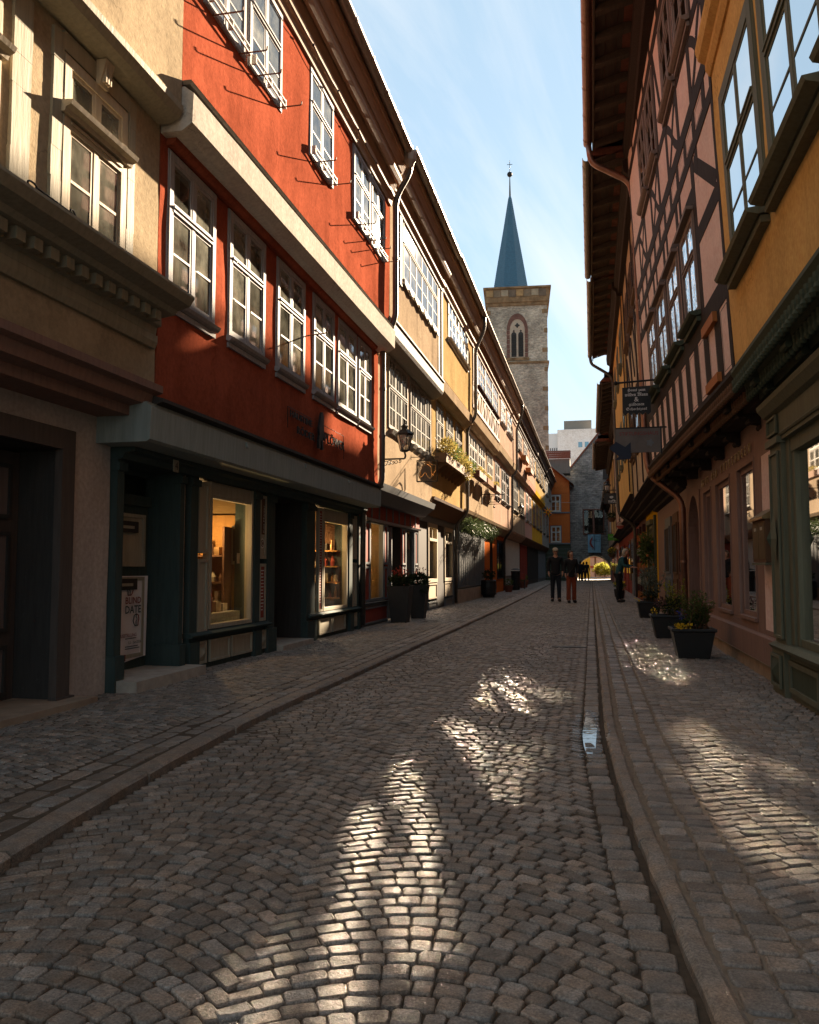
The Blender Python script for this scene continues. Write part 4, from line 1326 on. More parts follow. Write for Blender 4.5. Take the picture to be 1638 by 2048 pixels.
for a, b_ in ((14.05, 14.5), (15.55, 15.85), (17.15, 17.45), (18.45, 18.75)):
    panel(h3, fs_, a, b_, 1.18, 1.96, GREYB, PANELR, o=0.03, rim=.04); panel(h3, fs_, a, b_, 0.50, 1.14, GREYB, PANELR, o=0.03, rim=.04)
shop_window(h3, 14.52, 15.52, 0.50, 1.95, 1.98, ROOMW, 1.0, frm=GREYB)
shop_window(h3, 17.5, 18.42, 0.50, 1.95, 1.98, ROOMD, 1.0, frm=GREYB)
niche(h3, fs_, 15.86, 17.14, -.05, 1.98, 0.6, ROOMD, name='door_recess')
od = MB(); od.box(-4.55, -4.02, 16.42, 16.48, 0.08, 1.95); od = od.build('shop_door', GREYB, h3)
m_ = MB(); m_.box(-4.47, -4.10, 16.405, 16.418, 1.05, 1.85); m_.build('door_panel', PANELR, od)
m_ = MB(); m_.box(-4.47, -4.10, 16.405, 16.418, 0.2, .95); m_.build('door_panel', PANELR, od)
for a, b_ in ((13.98, 15.86), (17.14, 18.9)):
    fbx('stallboard', fs_, a, b_, -0.2, 0.045, -0.05, 0.46, GREYB, h3); panel(h3, fs_, a + .1, b_ - .1, 0.10, 0.40, GREYB, PANELR, o=0.05, rim=.03)
MB().prof(fs_, [(-0.1, 0.462), (0.08, 0.462), (0.10, 0.48), (-0.1, 0.498)], 13.98, 15.86).build('shop_sill', GREYB, h3)
ceiling_lamp((-4.35, 14.95, 1.72), 'lit bulb hanging in the red-panelled shop', 2.0)
lamp_light((-4.38, 14.95, 1.62), 0.9)

# ------------------------------------------------------------------ yellow house with the flower box
h4 = thing('yellow_house', 'warm yellow house with a long flower box under its windows', 'house', (-4.0, 21.4, 0))
Y0, Y1 = 18.91, 23.95
f1 = Fac('L', -3.65)
core(h4, g, Y0, Y1, 8.3, back=0.9)
holes = []
for a, b_ in ((19.45, 20.42), (20.85, 21.9), (22.35, 23.42)):
    w, h = window(h4, f1, a, b_, 4.02, 5.18, TIMBERG, upper=0.40, cols=2, bars=1, gl=GLASSD, casing=.06, cas_o=0.022, sill=True, tilt=.005)
    holes.append(h)
wall(h4, f1, Y0, Y1, 2.75, 5.3, holes, YELLOW, seed=9.0)
MB().prof(f1, [(-0.1, 5.24), (0.12, 5.24), (0.26, 5.36), (0.28, 5.60), (0.22, 5.66), (-0.1, 5.67)], Y0 + .02, Y1).build('jetty_beam', CREAM, h4)
w, h = window(h4, f2, 19.75, 23.02, 6.84, 7.80, WHITE, upper=0.36, cols=6, bars=1, gl=GLASSD, casing=.06, cas_o=0.022, sill=True, tilt=.005)
wall(h4, f2, Y0, Y1, 5.65, 8.05, [h], YELLOW, seed=10.0)
eaves(h4, f2, Y0, Y1, 7.90, mat=SOFFIT)
downpipe(h4, [(-2.99, 23.75, 8.55), (-2.99, 23.8, 8.2), (-3.28, 23.86, 7.6), (-3.28, 23.86, 5.6), (-3.54, 23.86, 5.25), (-3.54, 23.86, 2.75), (-3.88, 23.9, 2.4), (-3.9, 23.9, 0.1)], .05, ZINCD)
MB().prof(fs_, [(-0.3, 2.42), (0.10, 2.42), (0.40, 2.74), (0.42, 2.80), (-0.3, 2.84)], Y0, Y1).build('shop_canopy', TIMBERB, h4)
fbx('shop_head', fs_, Y0, Y1, -0.2, 0.05, 2.25, 2.43, GREYB, h4)
for a, b_ in ((19.3, 21.28), (22.35, 23.78)):
    pass
for a, b_ in ((20.02, 21.26), (22.36, 23.72)):
    w = MB()
    w.fbox(fs_, a, a + .09, -.05, .05, 0.75, 2.25); w.fbox(fs_, b_ - .09, b_, -.05, .05, 0.75, 2.25); w.fbox(fs_, a + .09, b_ - .09, -.05, .05, 2.14, 2.25); w.fbox(fs_, a + .09, b_ - .09, -.05, .05, .75, .84)
    w.fbox(fs_, a + .09, b_ - .09, -.05, .06, 1.80, 1.87)
    w.fbox(fs_, (a + b_) / 2 - .02, (a + b_) / 2 + .02, -.05, .03, 1.87, 2.14)
    w = w.build('shop_window', BEIGEW, h4)
    pane(w, fs_, a + .09, b_ - .09, .84, 1.80, -.01, GLASSS); pane(w, fs_, a + .09, (a + b_) / 2 - .02, 1.87, 2.14, -.01, GLASSS); pane(w, fs_, (a + b_) / 2 + .02, b_ - .09, 1.87, 2.14, -.01, GLASSS)
    niche(w, fs_, a, b_, .75, 2.3, .9, ROOM, o1=-.055)
    panel(h4, fs_, a + .05, b_ - .05, 0.33, 0.72, BEIGEW, BEIGEW, o=.02); panel(h4, fs_, a + .05, b_ - .05, -.04, 0.26, GREYB, GREYB, o=.03)
t = thing('striped_scarf', 'orange and yellow striped scarf hanging in the cream shop window', 'scarf', (-4.3, 20.6, .9))
for k in range(7):
    mb = MB(); mb.add([(-4.2 - .02 * math.sin(k), 20.25 + .09 * k, 1.9 - .06 * k), (-4.2 - .02 * math.sin(k + 1), 20.34 + .09 * k, 1.86 - .06 * k), (-4.2, 20.42 + .1 * k, .9), (-4.2, 20.30 + .1 * k, .9)], [(0, 1, 2, 3)])
    mb.build('stripe', [plain('scarf_yellow', (.5, .3, .05)), plain('scarf_red', (.35, .05, .03)), plain('scarf_brown', (.15, .07, .04))][k % 3] if 'scarf_yellow' not in MATS else MATS[['scarf_yellow', 'scarf_red', 'scarf_brown'][k % 3]], t)
lamp_light((-4.5, 20.7, 2.0), 0.8)
for a, b_ in ((18.95, 20.0), (21.28, 22.34), (23.74, 23.93)):
    fbx('shopfront_post', fs_, a, b_, -.3, .02 if b_ - a > .8 else .06, -.05, 2.26, DARKD if b_ - a > .8 else GREYB, h4)

# ------------------------------------------------------------------ a general narrow-street house for the rest of the row
def row_house(par, Y0, Y1, f1, f2, w1, w2, z1, z2, mats, frm, frm2, zj, zt, soff, gpart, step=0.6, jmat=None, gl=None, cols=2, gwall=None):
    core(par, g, Y0, Y1, zt + .1, back=0.9)
    m1, m2 = mats
    holes = []
    for a, b_ in w1:
        n = max(2, int(round((b_ - a) / 0.62)))
        w, h = window(par, f1, a, b_, z1[0], z1[1], frm, upper=0.38, cols=n, bars=1, gl=gl or GLASSD, casing=.06, cas_o=0.022, sill=True, tilt=.005)
        holes.append(h)
    wall(par, f1, Y0, Y1, 2.85, zj, holes, m1, step=step)
    MB().prof(f1, [(-0.1, zj - .06), (0.12, zj - .06), (0.24, zj + .06), (0.27, zj + .30), (0.20, zj + .35), (-0.1, zj + .36)], Y0 + .02, Y1 - .02).build('jetty_beam', jmat or m1, par)
    holes = []
    for a, b_ in w2:
        n = max(2, int(round((b_ - a) / 0.62)))
        w, h = window(par, f2, a, b_, z2[0], z2[1], frm2, upper=0.38, cols=n, bars=1, gl=gl or GLASSD, casing=.06, cas_o=0.022, sill=True, tilt=.005)
        holes.append(h)
    wall(par, f2, Y0, Y1, zj + .34, zt + .14, holes, m2, step=step)
    eaves(par, f2, Y0, Y1, zt, mat=soff)
    # ground floor
    gh = []
    for kind, a, b_, za, zb, fm, rm in gpart:
        if kind == 'win':
            w = shop_window(par, a, b_, za, zb - .1, zb, rm, .8, frm=fm, fc=fs_)
            gh.append((a + .01, b_ - .01, za + .01, zb - .01))
        elif kind == 'door':
            niche(par, fs_, a, b_, -.1, zb, .35, DARKD, name='door_recess')
            d = fbx('door', fs_, a + .03, b_ - .03, -.30, -.24, .05, zb - .03, fm, par)
            panel(d, fs_, a + .12, b_ - .12, .2, .85, fm, fm, o=-.238); panel(d, fs_, a + .12, b_ - .12, .95, zb - .2, fm, fm, o=-.238)
            gh.append((a, b_, -.2, zb))
        elif kind == 'shutter':
            n = max(1, int((b_ - a) / .42))
            for k in range(n):
                q0 = a + (b_ - a) * k / n; q1 = a + (b_ - a) * (k + 1) / n - .04
                panel(par, fs_, q0, q1, za, zb, fm, fm, o=.03, rim=.05, name='shutter')
    wall(par, fs_, Y0, Y1, -.1, 2.62, gh, gwall or GREYB, step=step, back=.3)
    MB().prof(fs_, [(-0.3, 2.55), (0.12, 2.55), (0.36, 2.78), (0.40, 2.88), (-0.3, 2.92)], Y0 + .02, Y1 - .02).build('shop_canopy', jmat or TIMBERB, par)

def stud_frame(par, fc, y0, y1, z0, z1, mat, n, brace=True, w=.13, o=.02, skip=()):
    for k in range(n + 1):
        yy = y0 + (y1 - y0) * k / n
        fbx('timber_stud', fc, max(y0, yy - w / 2), min(y1, yy + w / 2), -.02, o, z0, z1, mat, par)
    for zz in (z0, z1 - w):
        fbx('timber_rail', fc, y0, y1, -.02, o + .006, zz, zz + w, mat, par)
    if brace:
        for k in range(n):
            a = y0 + (y1 - y0) * k / n + w / 2; b_ = y0 + (y1 - y0) * (k + 1) / n - w / 2
            if k % 2: MB().beam(fc, a, z0 + w, b_, z1 - w, w * .85, -.02, o - .004).build('timber_brace', mat, par)
            else: MB().beam(fc, a, z1 - w, b_, z0 + w, w * .85, -.02, o - .004).build('timber_brace', mat, par)

h5 = thing('timbered_cream_house', 'cream house with red-brown timber, window boxes and a fir garland over its shop', 'house', (-4.0, 27.6, 0))
row_house(h5, 23.96, 31.35, f1, f2, [(24.9, 26.7), (26.95, 28.75), (29.5, 31.1)], [(25.1, 26.9), (27.1, 28.9), (29.1, 30.8)], (4.22, 5.38), (6.82, 7.80), (CREAM, CREAM), WHITE, TIMBERR, 5.52, 7.92, SOFFIT,
          [('shutter', 24.95, 30.9, .5, 2.45, GREYB, None)], jmat=CREAM, gwall=GREYB)
stud_frame(h5, f2, 24.05, 31.25, 5.92, 6.72, TIMBERR, 10, w=.11)
for yy in (24.1, 24.95, 26.95, 28.95, 30.9): fbx('timber_stud', f2, yy, yy + .1, -.02, .028, 6.72, 7.86, TIMBERR, h5)
MB().fbox(fs_, 24.1, 31.2, -.1, .12, -.05, .46).build('stone_plinth', STONEB, h5)
h6 = thing('pink_house', 'pale pink house with white windows above an orange shop', 'house', (-4.0, 34.8, 0))
row_house(h6, 31.36, 38.5, f1, f2, [(32.0, 33.5), (34.3, 35.8), (36.2, 37.6)], [(31.9, 33.6), (34.4, 36.5)], (3.95, 5.35), (6.88, 7.75), (PINKC, PINKC), GREYW, WHITE, 5.62, 7.95, SOFFIT,
          [('door', 33.0, 34.0, 0, 2.3, DARKD, None), ('win', 35.5, 37.8, .65, 2.35, DARKD, ROOMD)], jmat=CREAM, gwall=BRICKOR)
downpipe(h6, [(-2.99, 37.3, 8.6), (-2.99, 37.4, 8.25), (-3.28, 37.6, 7.5), (-3.28, 37.6, 5.6), (-3.5, 37.6, 5.3), (-3.52, 37.6, 2.9), (-3.9, 37.7, 2.4), (-3.9, 37.7, 0.1)], .055, ZINCD)
h7 = thing('pale_house', 'pale cream house with orange window boxes and white-panelled ground floor', 'house', (-4.0, 42.6, 0))
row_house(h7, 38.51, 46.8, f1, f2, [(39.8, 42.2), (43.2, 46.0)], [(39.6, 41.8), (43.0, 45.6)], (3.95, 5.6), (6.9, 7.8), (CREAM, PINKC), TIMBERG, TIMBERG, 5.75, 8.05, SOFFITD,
          [('shutter', 39.0, 46.4, .75, 2.5, WHITE, None)], step=1.0, jmat=PINKC, gwall=GREYP)
h8 = thing('dusty_pink_house', 'dusty pink house with a dark red shopfront', 'house', (-4.0, 49.6, 0))
row_house(h8, 46.81, 52.3, f1, f2, [(47.4, 49.2), (50.0, 51.8)], [(47.4, 49.2), (50.0, 51.8)], (3.9, 5.5), (6.9, 7.9), (PINKD, PINKC), WHITE, WHITE, 5.8, 8.05, SOFFITD,
          [('shutter', 47.2, 52.0, .3, 2.5, PANELR, None)], step=1.0, gwall=MAROON)
h9 = thing('ochre_house', 'ochre yellow house with a dark timber ground floor', 'house', (-4.0, 57.5, 0))
row_house(h9, 52.31, 63.4, f1, f2, [(53.0, 55.5), (56.5, 59.0), (60.0, 62.5)], [(53.0, 55.5), (56.5, 59.0), (60.0, 62.5)], (3.9, 5.5), (6.9, 8.0), (OCHRE, YELLOW), TIMBERG, TIMBERG, 5.8, 8.15, SOFFITD,
          [('shutter', 52.6, 63.0, .3, 2.5, DARKD, None)], step=1.2, gwall=DARKD)
h10 = thing('grey_timber_house', 'grey boarded house at the end of the row beside the orange house', 'house', (-4.0, 69, 0))
row_house(h10, 63.41, 73.6, f1, f2, [(64.5, 67), (69, 72)], [(64.5, 67), (69, 72)], (3.9, 5.5), (6.9, 7.9), (GREYP, GREYP), TIMBERG, TIMBERG, 5.8, 8.1, SOFFITD,
          [('shutter', 63.8, 73.2, .3, 2.5, GREYB, None)], step=1.2, gwall=GREYB)
for fcx, za, zb in ((f1, 2.95, 5.7), (f2, 6.2, 8.0)):
    for k in range(9): fbx('timber_stud', fcx, 63.5 + k * 1.22, 63.62 + k * 1.22, -.02, .02, za, zb, TIMBERG, h10)

# ------------------------------------------------------------------ orange house (right of the street, nearest)
gr = Fac('R', 1.67)
r1 = thing('orange_house', 'orange plaster house with olive green windows above a carved shop cornice', 'house', (1.67, 3.2, 0))
Y0, Y1 = -1.5, 7.95
fo = Fac('R', 1.33, lean=0.05, zr=2.9)
core(r1, gr, Y0, Y1, 9.0, back=0.9)
holes = []
for a, b_ in ((6.15, 7.60), (4.52, 5.97), (2.85, 4.3)):
    w, h = window(r1, fo, a, b_, 3.70, 5.36, OLIVE, casing=0.13, cas_o=0.022, upper=0.40, bars=1, cur='low' if a > 5 else 'none', curm=CURTG, room=ROOMD, tilt=0.004, sill_o=0.16, deep=.5)
    holes.append(h)
wall(r1, fo, Y0, Y1, 2.92, 6.02, holes, ORANGE, seed=11.0, wob=0.008)
MB().prof(fo, [(-.1, 5.78), (.02, 5.78), (.05, 5.84), (.05, 5.90), (.11, 5.94), (.13, 6.02), (.13, 6.06), (-.1, 6.10)], Y0, Y1).build('string_course', ORANGE, r1)
holes = []
for a, b_ in ((6.15, 7.60), (4.52, 5.97)):
    w, h = window(r1, fo, a, b_, 6.75, 8.3, OLIVE, casing=0.13, cas_o=0.022, upper=0.40, bars=1, cur='none', tilt=0.004)
    holes.append(h)
wall(r1, fo, Y0, Y1, 6.08, 9.0, holes, ORANGE, seed=12.0, wob=0.008)
# jetty: carved beam, dentils, brackets
def jetty(par, fc, y0, y1, mat, dent_mat, zb=2.62, zt=2.925, dent=0.105, nbr=1.15, br0=0.3, back=-.50):
    MB().prof(fc, [(back, zb + .02), (-.20, zb + .02), (-.19, zb + .10), (-.08, zb + .13), (-.06, zb + .19), (.01, zb + .22), (.045, zb + .27), (.045, zt - .005), (back, zt - .005)], y0, y1).build('jetty_beam', mat, par)
    y = y0 + .03
    while y < y1 - .05:                      # two rows of small turned drops
        for oo, zz, s in ((.012, zb + .145, .034), (-.10, zb + .06, .028)):
            mb = MB(); c = fc.P(y + .03, oo, zz)
            mb.lathe(c, [(s * .5, -.055), (s, -.03), (s * .75, 0), (s, .03), (s, .06)], 8)
            mb.build('turned_drop', dent_mat, par)
        y += dent
    y = y0 + br0
    while y < y1 - .1:
        mb = MB()
        mb.prof(fc, [(back, zb - .13), (-.40, zb - .13), (-.37, zb - .08), (-.30, zb - .07), (-.28, zb - .02), (-.20, zb - .01), (-.17, zb + .04), (-.10, zb + .04), (-.07, zb + .10), (-.01, zb + .11), (.02, zb + .20), (back, zb + .20)], y, y + .15)
        for oo, zz, rr in ((-.375, zb - .105, .030), (-.275, zb - .045, .030), (-.165, zb + .015, .028), (-.06, zb + .075, .028)):
            mb.tube([fc.P(y - .012, oo, zz), fc.P(y + .162, oo, zz)], rr, 8)
        mb.build('carved_bracket', mat, par)
        y += nbr
jetty(r1, Fac('R', 1.33), Y0, Y1, OLIVED, OLIVED, br0=.02 + 1.15 * 0.55, nbr=1.17)
wall(r1, gr, Y0, Y1, 2.1, 2.7, [], OLIVED, seed=13, wob=.002, name='upper_shop_wall')
MB().prof(gr, [(-.1, 2.2), (.07, 2.2), (.075, 2.44), (.12, 2.46), (.17, 2.52), (.18, 2.56), (-.1, 2.60)], Y0, 7.93).build('shop_entablature', OLIVE, r1)
MB().prof(gr, [(.0, 2.235), (.085, 2.235), (.095, 2.25), (.085, 2.265), (.0, 2.265)], Y0, 7.46).build('shop_moulding', OLIVE, r1)
def pilaster_r(a, b_):
    mb = MB(); mb.fbox(gr, a, b_, -.15, .07, .40, 2.22); mb.fbox(gr, a - .03, b_ + .02, -.15, .11, 2.18, 2.24); p = mb.build('pilaster', OLIVE, r1)
    panel(p, gr, a + .03, b_ - .03, 2.27, 2.43, OLIVE, OLIVED, o=.085, rim=.02)
    panel(p, gr, a + .05, b_ - .05, .50, 2.12, OLIVE, OLIVE, o=.075, rim=.022)
    cy_ = (a + b_) / 2
    for s in (1.0, .6):
        dm = MB(); q = .10 * s; r_ = .25 * s
        dm.add([gr.P(cy_, .10, 1.36 + r_), gr.P(cy_ + q, .10, 1.36), gr.P(cy_, .10, 1.36 - r_), gr.P(cy_ - q, .10, 1.36), gr.P(cy_, .10 + .045 * (2 - s), 1.36)], [(0, 1, 4), (1, 2, 4), (2, 3, 4), (3, 0, 4)])
        dm.build('diamond_boss', OLIVE if s == 1 else OLIVED, p)
    mb = MB(); mb.fbox(gr, a - .02, b_ + .02, -.15, .10, 0.0, .40); b2 = mb.build('pilaster_base', OLIVE, p)
    panel(b2, gr, a + .03, b_ - .03, .08, .36, OLIVE, OLIVED, o=.105, rim=.025, diamond=True)
pilaster_r(7.50, 7.92); pilaster_r(4.9, 5.3)
MB().prof(gr, [(-.1, .40), (.11, .40), (.13, .43), (.07, .455), (-.1, .46)], 5.25, 7.94).build('shop_sill', OLIVE, r1)
fbx('stallboard', gr, 5.3, 7.48, -.15, .05, 0.0, .40, OLIVE, r1)
for a, b_ in ((6.5, 7.4), (5.45, 6.4)): panel(r1, gr, a, b_, .08, .34, OLIVE, OLIVED, o=.06, rim=.04)
for k, (a, b_) in enumerate(((7.38, 7.50), (5.30, 5.42))): fbx('window_post', gr, a, b_, -.12, .03, .46, 2.2, OLIVE, r1)
fbx('window_post', gr, 7.29, 7.38, -.16, .01, .46, 2.2, OLIVE, r1)
fbx('window_head', gr, 5.42, 7.38, -.12, .02, 2.08, 2.2, OLIVE, r1)
w = fbx('shop_window', gr, 5.42, 7.29, -.16, .0, .46, .52, OLIVE, r1)
pane(w, gr, 5.42, 7.29, .52, 2.08, -.03, GLASSS, .001); niche(w, gr, 5.3, 7.4, .46, 2.1, 1.4, ROOM, o1=-.17)
wall(r1, gr, Y0, 4.9, -.1, 2.2, [], GREYC, seed=14)

# ------------------------------------------------------------------ rose half-timbered house
r2 = thing('half_timbered_house', 'tall rose pink half-timbered house with dark beams and leaded windows', 'house', (1.67, 11.6, 0))
Y0, Y1 = 7.96, 15.30
fp = Fac('R', 1.33, Y0=8.0, k=-0.038, lean=0.05, zr=2.9)
core(r2, gr, Y0, Y1, 9.0, back=0.9)
W1 = [(9.38, 10.30), (10.62, 11.56), (11.86, 12.80), (13.10, 14.02)]
W2 = [(8.75, 9.65), (9.85, 10.75), (11.6, 12.5), (12.7, 13.6)]
holes = []
FR2 = paint('taupe_window_paint', (0.22, 0.165, 0.14), .5)
for a, b_ in W1:
    w, h = window(r2, fp, a, b_, 3.95, 5.08, FR2, casing=.07, cas_o=0.022, upper=.36, cols=2, bars=0, vbars=0, gl=GLASSB, cur='full', curm=CURT, tilt=.012, sillm=OLIVED, sill_o=.12)
    holes.append(h)
    fbx('window_hood', fp, a - .04, b_ + .04, -.02, .085, 5.10, 5.14, FR2, w)
for a, b_ in W2:
    w, h = window(r2, fp, a, b_, 6.95, 8.15, FR2, casing=.07, cas_o=0.022, upper=.36, cols=2, bars=1, gl=GLASSD, cur='full', tilt=.012)
    holes.append(h)
wall(r2, fp, Y0, Y1, 2.90, 9.0, holes, PINKR, seed=15.0, wob=.0008)
def tb(name, ya, yb, za, zb, o=.028, mat=TIMBER):
    return fbx(name, fp, ya, yb, -.02, .004 + (o - .028) * .25 + RND.uniform(0, .003), za, zb, mat, r2)
def br(ya, za, yb, zb, w=.17, o=.022):
    return MB().beam(fp, ya, za, yb, zb, w, -.02, .0032 if o > .02 else .0024).build('timber_brace', TIMBER, r2)
def hline(ya, yb, za, zb, t=.006):        # painted line framing a plaster panel
    mb = MB(); d = .035
    mb.fbox(fp, ya + d, yb - d, 0, .0022, za + d, za + d + t); mb.fbox(fp, ya + d, yb - d, 0, .0022, zb - d - t, zb - d)
    mb.fbox(fp, ya + d, ya + d + t, 0, .0022, za + d + t, zb - d - t); mb.fbox(fp, yb - d - t, yb - d, 0, .0022, za + d + t, zb - d - t)
    mb.build('panel_line', BLACKT, r2)
tb('timber_rail', Y0, Y1, 2.93, 2.985, .035); tb('timber_rail', Y0, Y1, 3.66, 3.90, .034)
tb('timber_post', Y0, Y0 + .10, 2.985, 9.0, .03); tb('timber_post', Y1 - .14, Y1, 2.985, 9.0, .03)
y = 8.06; k = 0
while y < 14.9:
    hline(y, y + .37, 2.985, 3.66)
    tb('timber_stud', y + .37, y + .37 + .27, 2.985, 3.66)
    if k == 1:
        fbx('new_timber', fp, y - .16, y + .50, -.02, .05, 3.58, 3.68, FRESHW, r2); fbx('new_timber', fp, y - .16, y + .50, -.02, .05, 2.965, 3.06, FRESHW, r2)
    y += .64; k += 1
for yy in (9.16, 10.36, 11.62, 12.86, 14.08): tb('timber_post', yy, yy + .18, 3.90, 5.60)
tb('timber_rail', 9.34, Y1, 5.16, 5.34, .03)
tb('timber_rail', 8.06, 9.16, 4.62, 4.80, .03); br(8.10, 4.84, 9.14, 5.52, .17)
tb('timber_rail', Y0, Y1, 5.60, 5.74, .04); tb('timber_rail', Y0, Y1, 5.98, 6.16, .045)
for k in range(12):
    yy = 8.3 + .6 * k
    tb('timber_stud', yy, yy + .15, 5.74, 5.98); hline(yy + .15, min(yy + .6, Y1 - .15), 5.74, 5.98)
    if k % 2: tb('timber_stud', yy, yy + .13, 5.34, 5.60)
tb('timber_rail', Y0, Y1, 6.78, 6.92, .034); tb('timber_rail', Y0, Y1, 8.22, 8.40, .034)
for k in range(8):
    yy = 8.1 + .9 * k
    tb('timber_post', yy - .08, yy + .08, 6.16, 6.78); tb('timber_post', yy - .07, yy + .07, 8.4, 9.0)
    if k < 7 and k % 2 == 0:
        for sgn in (1, -1):
            mb = MB(); pts = []
            for i in range(9):
                t = i / 8; z_ = 6.17 + .60 * t; yv = yy + .45 + sgn * (.37 * (1 - 2 * t)) * (0.55 + .45 * abs(1 - 2 * t))
                pts.append((yv, z_))
            for i in range(8): mb.beam(fp, pts[i][0], pts[i][1], pts[i + 1][0], pts[i + 1][1], .11, -.02, .0034 + .0006 * sgn)
            mb.build('curved_brace', TIMBER, r2)
for yy in (8.66, 9.67, 10.77, 11.45, 12.52, 13.62): tb('timber_post', yy, yy + .12 if yy < 14 else yy + .1, 6.92, 8.22)
br(10.95, 6.95, 11.45, 8.2, .14)
jetty(r2, Fac('R', 1.33, Y0=8.0, k=-0.038), Y0 + .02, Y1, TIMBER, TIMBERB, zb=2.62, zt=2.93, br0=.65, nbr=1.15)
# ground floor of brown painted timber
rw = [(9.05, 10.08), (10.58, 11.76), (12.18, 13.0)]
wall(r2, gr, Y0, Y1, .44, 2.75, [(a, b_, .55, 2.26) for a, b_ in rw] + [(13.42, 14.95, .4, 2.32), (8.06, 8.70, .50, 2.22)], BROWNP, seed=16.0, wob=.002, step=.6)
for a, b_ in rw:
    mb = MB()
    mb.fbox(gr, a, a + .03, -.14, .012, .55, 2.26); mb.fbox(gr, b_ - .03, b_, -.14, .012, .55, 2.26); mb.fbox(gr, a + .03, b_ - .03, -.14, .012, 2.225, 2.26); mb.fbox(gr, a + .03, b_ - .03, -.14, .03, .55, .585)
    mb.fbox(gr, a + .03, a + .08, -.10, -.028, .585, 2.225); mb.fbox(gr, b_ - .08, b_ - .03, -.10, -.028, .585, 2.225); mb.fbox(gr, a + .08, b_ - .08, -.10, -.028, 2.165, 2.225); mb.fbox(gr, a + .08, b_ - .08, -.10, -.028, .585, .64)
    w = mb.build('window', BROWNP, r2)
    pane(w, gr, a + .08, b_ - .08, .64, 2.165, -.040, GLASSS, .001); niche(w, gr, a + .034, b_ - .034, .56, 2.25, 1.3, ROOM, o1=-.145)
    fbx('blind', gr, a + .10, a + .55, -.26, -.25, 1.35 if a < 10 else 1.2, 2.1, WHITE, w)
MB().prof(gr, [(-.1, .18), (.045, .18), (.05, .43), (.02, .45), (-.1, .45)], Y0, 13.40).build('sill_beam', BROWNP, r2)
wall(r2, gr, Y0, 13.40, -.1, .18, [], STONEB, seed=17, wob=.01, name='plinth', step=.4)
MB().prof(gr, [(-.05, .17), (.02, .16), (.05, .182), (-.05, .195)], Y0 + .02, 13.4).build('plinth_ledge', STONEB, r2)
wall(r2, gr, 8.06, 8.70, .50, 2.22, [], PINKR, seed=18, back=.05, wob=.003)
# arched doorway
ad = MB(); pts = []
n = 14
for i in range(n + 1):
    a = math.pi * i / n
    pts.append((14.185 - .70 * math.cos(a), 1.70 + .60 * math.sin(a)))
for i in range(n):
    (ya, za), (yb, zb) = pts[i], pts[i + 1]
    ad.add([gr.P(ya, .02, za), gr.P(yb, .02, zb), gr.P(yb, .02, 2.34), gr.P(ya, .02, 2.34)], [(0, 1, 2, 3)])
    ad.add([gr.P(ya, .02, za), gr.P(yb, .02, zb), gr.P(yb, -.35, zb), gr.P(ya, -.35, za)], [(0, 1, 2, 3)])
ad.fbox(gr, 13.40, 13.485, -.35, .02, 0, 2.34); ad.fbox(gr, 14.885, 14.97, -.35, .02, 0, 2.34)
ad.build('door_arch', BROWNP, r2)
niche(r2, gr, 13.42, 14.95, -.1, 2.34, .38, TIMBER, name='door_recess', o1=-.3)
d = fbx('door', gr, 13.49, 14.88, -.36, -.33, .03, 2.3, TIMBERR, r2)
for a in (13.6, 14.25): panel(d, gr, a, a + .5, .2, 1.0, TIMBERR, TIMBER, o=-.325); panel(d, gr, a, a + .5, 1.1, 1.9, TIMBERR, TIMBER, o=-.325)
fbx('doorstep', gr, 13.42, 14.95, -.3, .1, 0, .06, STONEW, r2)
wall(r2, gr, 14.97, Y1, -.1, .45, [], STONEB, seed=19, step=.4)
# eaves of both houses
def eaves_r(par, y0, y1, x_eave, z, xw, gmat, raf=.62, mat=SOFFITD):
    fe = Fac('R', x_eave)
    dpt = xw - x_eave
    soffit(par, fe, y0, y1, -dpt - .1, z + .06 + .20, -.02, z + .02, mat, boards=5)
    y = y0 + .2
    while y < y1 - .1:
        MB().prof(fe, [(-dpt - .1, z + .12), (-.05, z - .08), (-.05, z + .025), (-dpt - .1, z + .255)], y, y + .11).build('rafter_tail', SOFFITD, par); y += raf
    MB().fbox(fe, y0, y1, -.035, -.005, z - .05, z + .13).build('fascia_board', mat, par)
    MB().prof(fe, [(-dpt - .04, z - .40), (-dpt + .10, z - .40), (-dpt + .12, z - .28), (-dpt + .2, z - .22), (-dpt + .22, z - .02), (-dpt - .04, z + .1)], y0, y1).build('carved_wall_plate', TIMBER, par)
    gutter(par, fe, y0 + .01, y1 - .01, .08, z + .12, .078, gmat)
    roof(par, fe, y0, y1, .06, z + .14, 4.8)
    MB().fbox(fe, y0, y1, -dpt - .6, -.1, z + .28, z + .45).build('loft_wall', ROOMD, par)
eaves_r(r1, -1.5, 7.94, .125, 8.95, 1.02, COPPER)
eaves_r(r2, 7.96, 15.28, .125, 8.95, .90, COPPER)
downpipe(r2, [(.06, 15.1, 8.95), (.10, 15.12, 8.62), (.80, 15.24, 8.25), (.86, 15.26, 7.9), (.99, 15.26, 3.05), (1.06, 15.2, 2.75), (1.56, 14.98, 2.30), (1.58, 14.98, .15)], .055, COPPER)

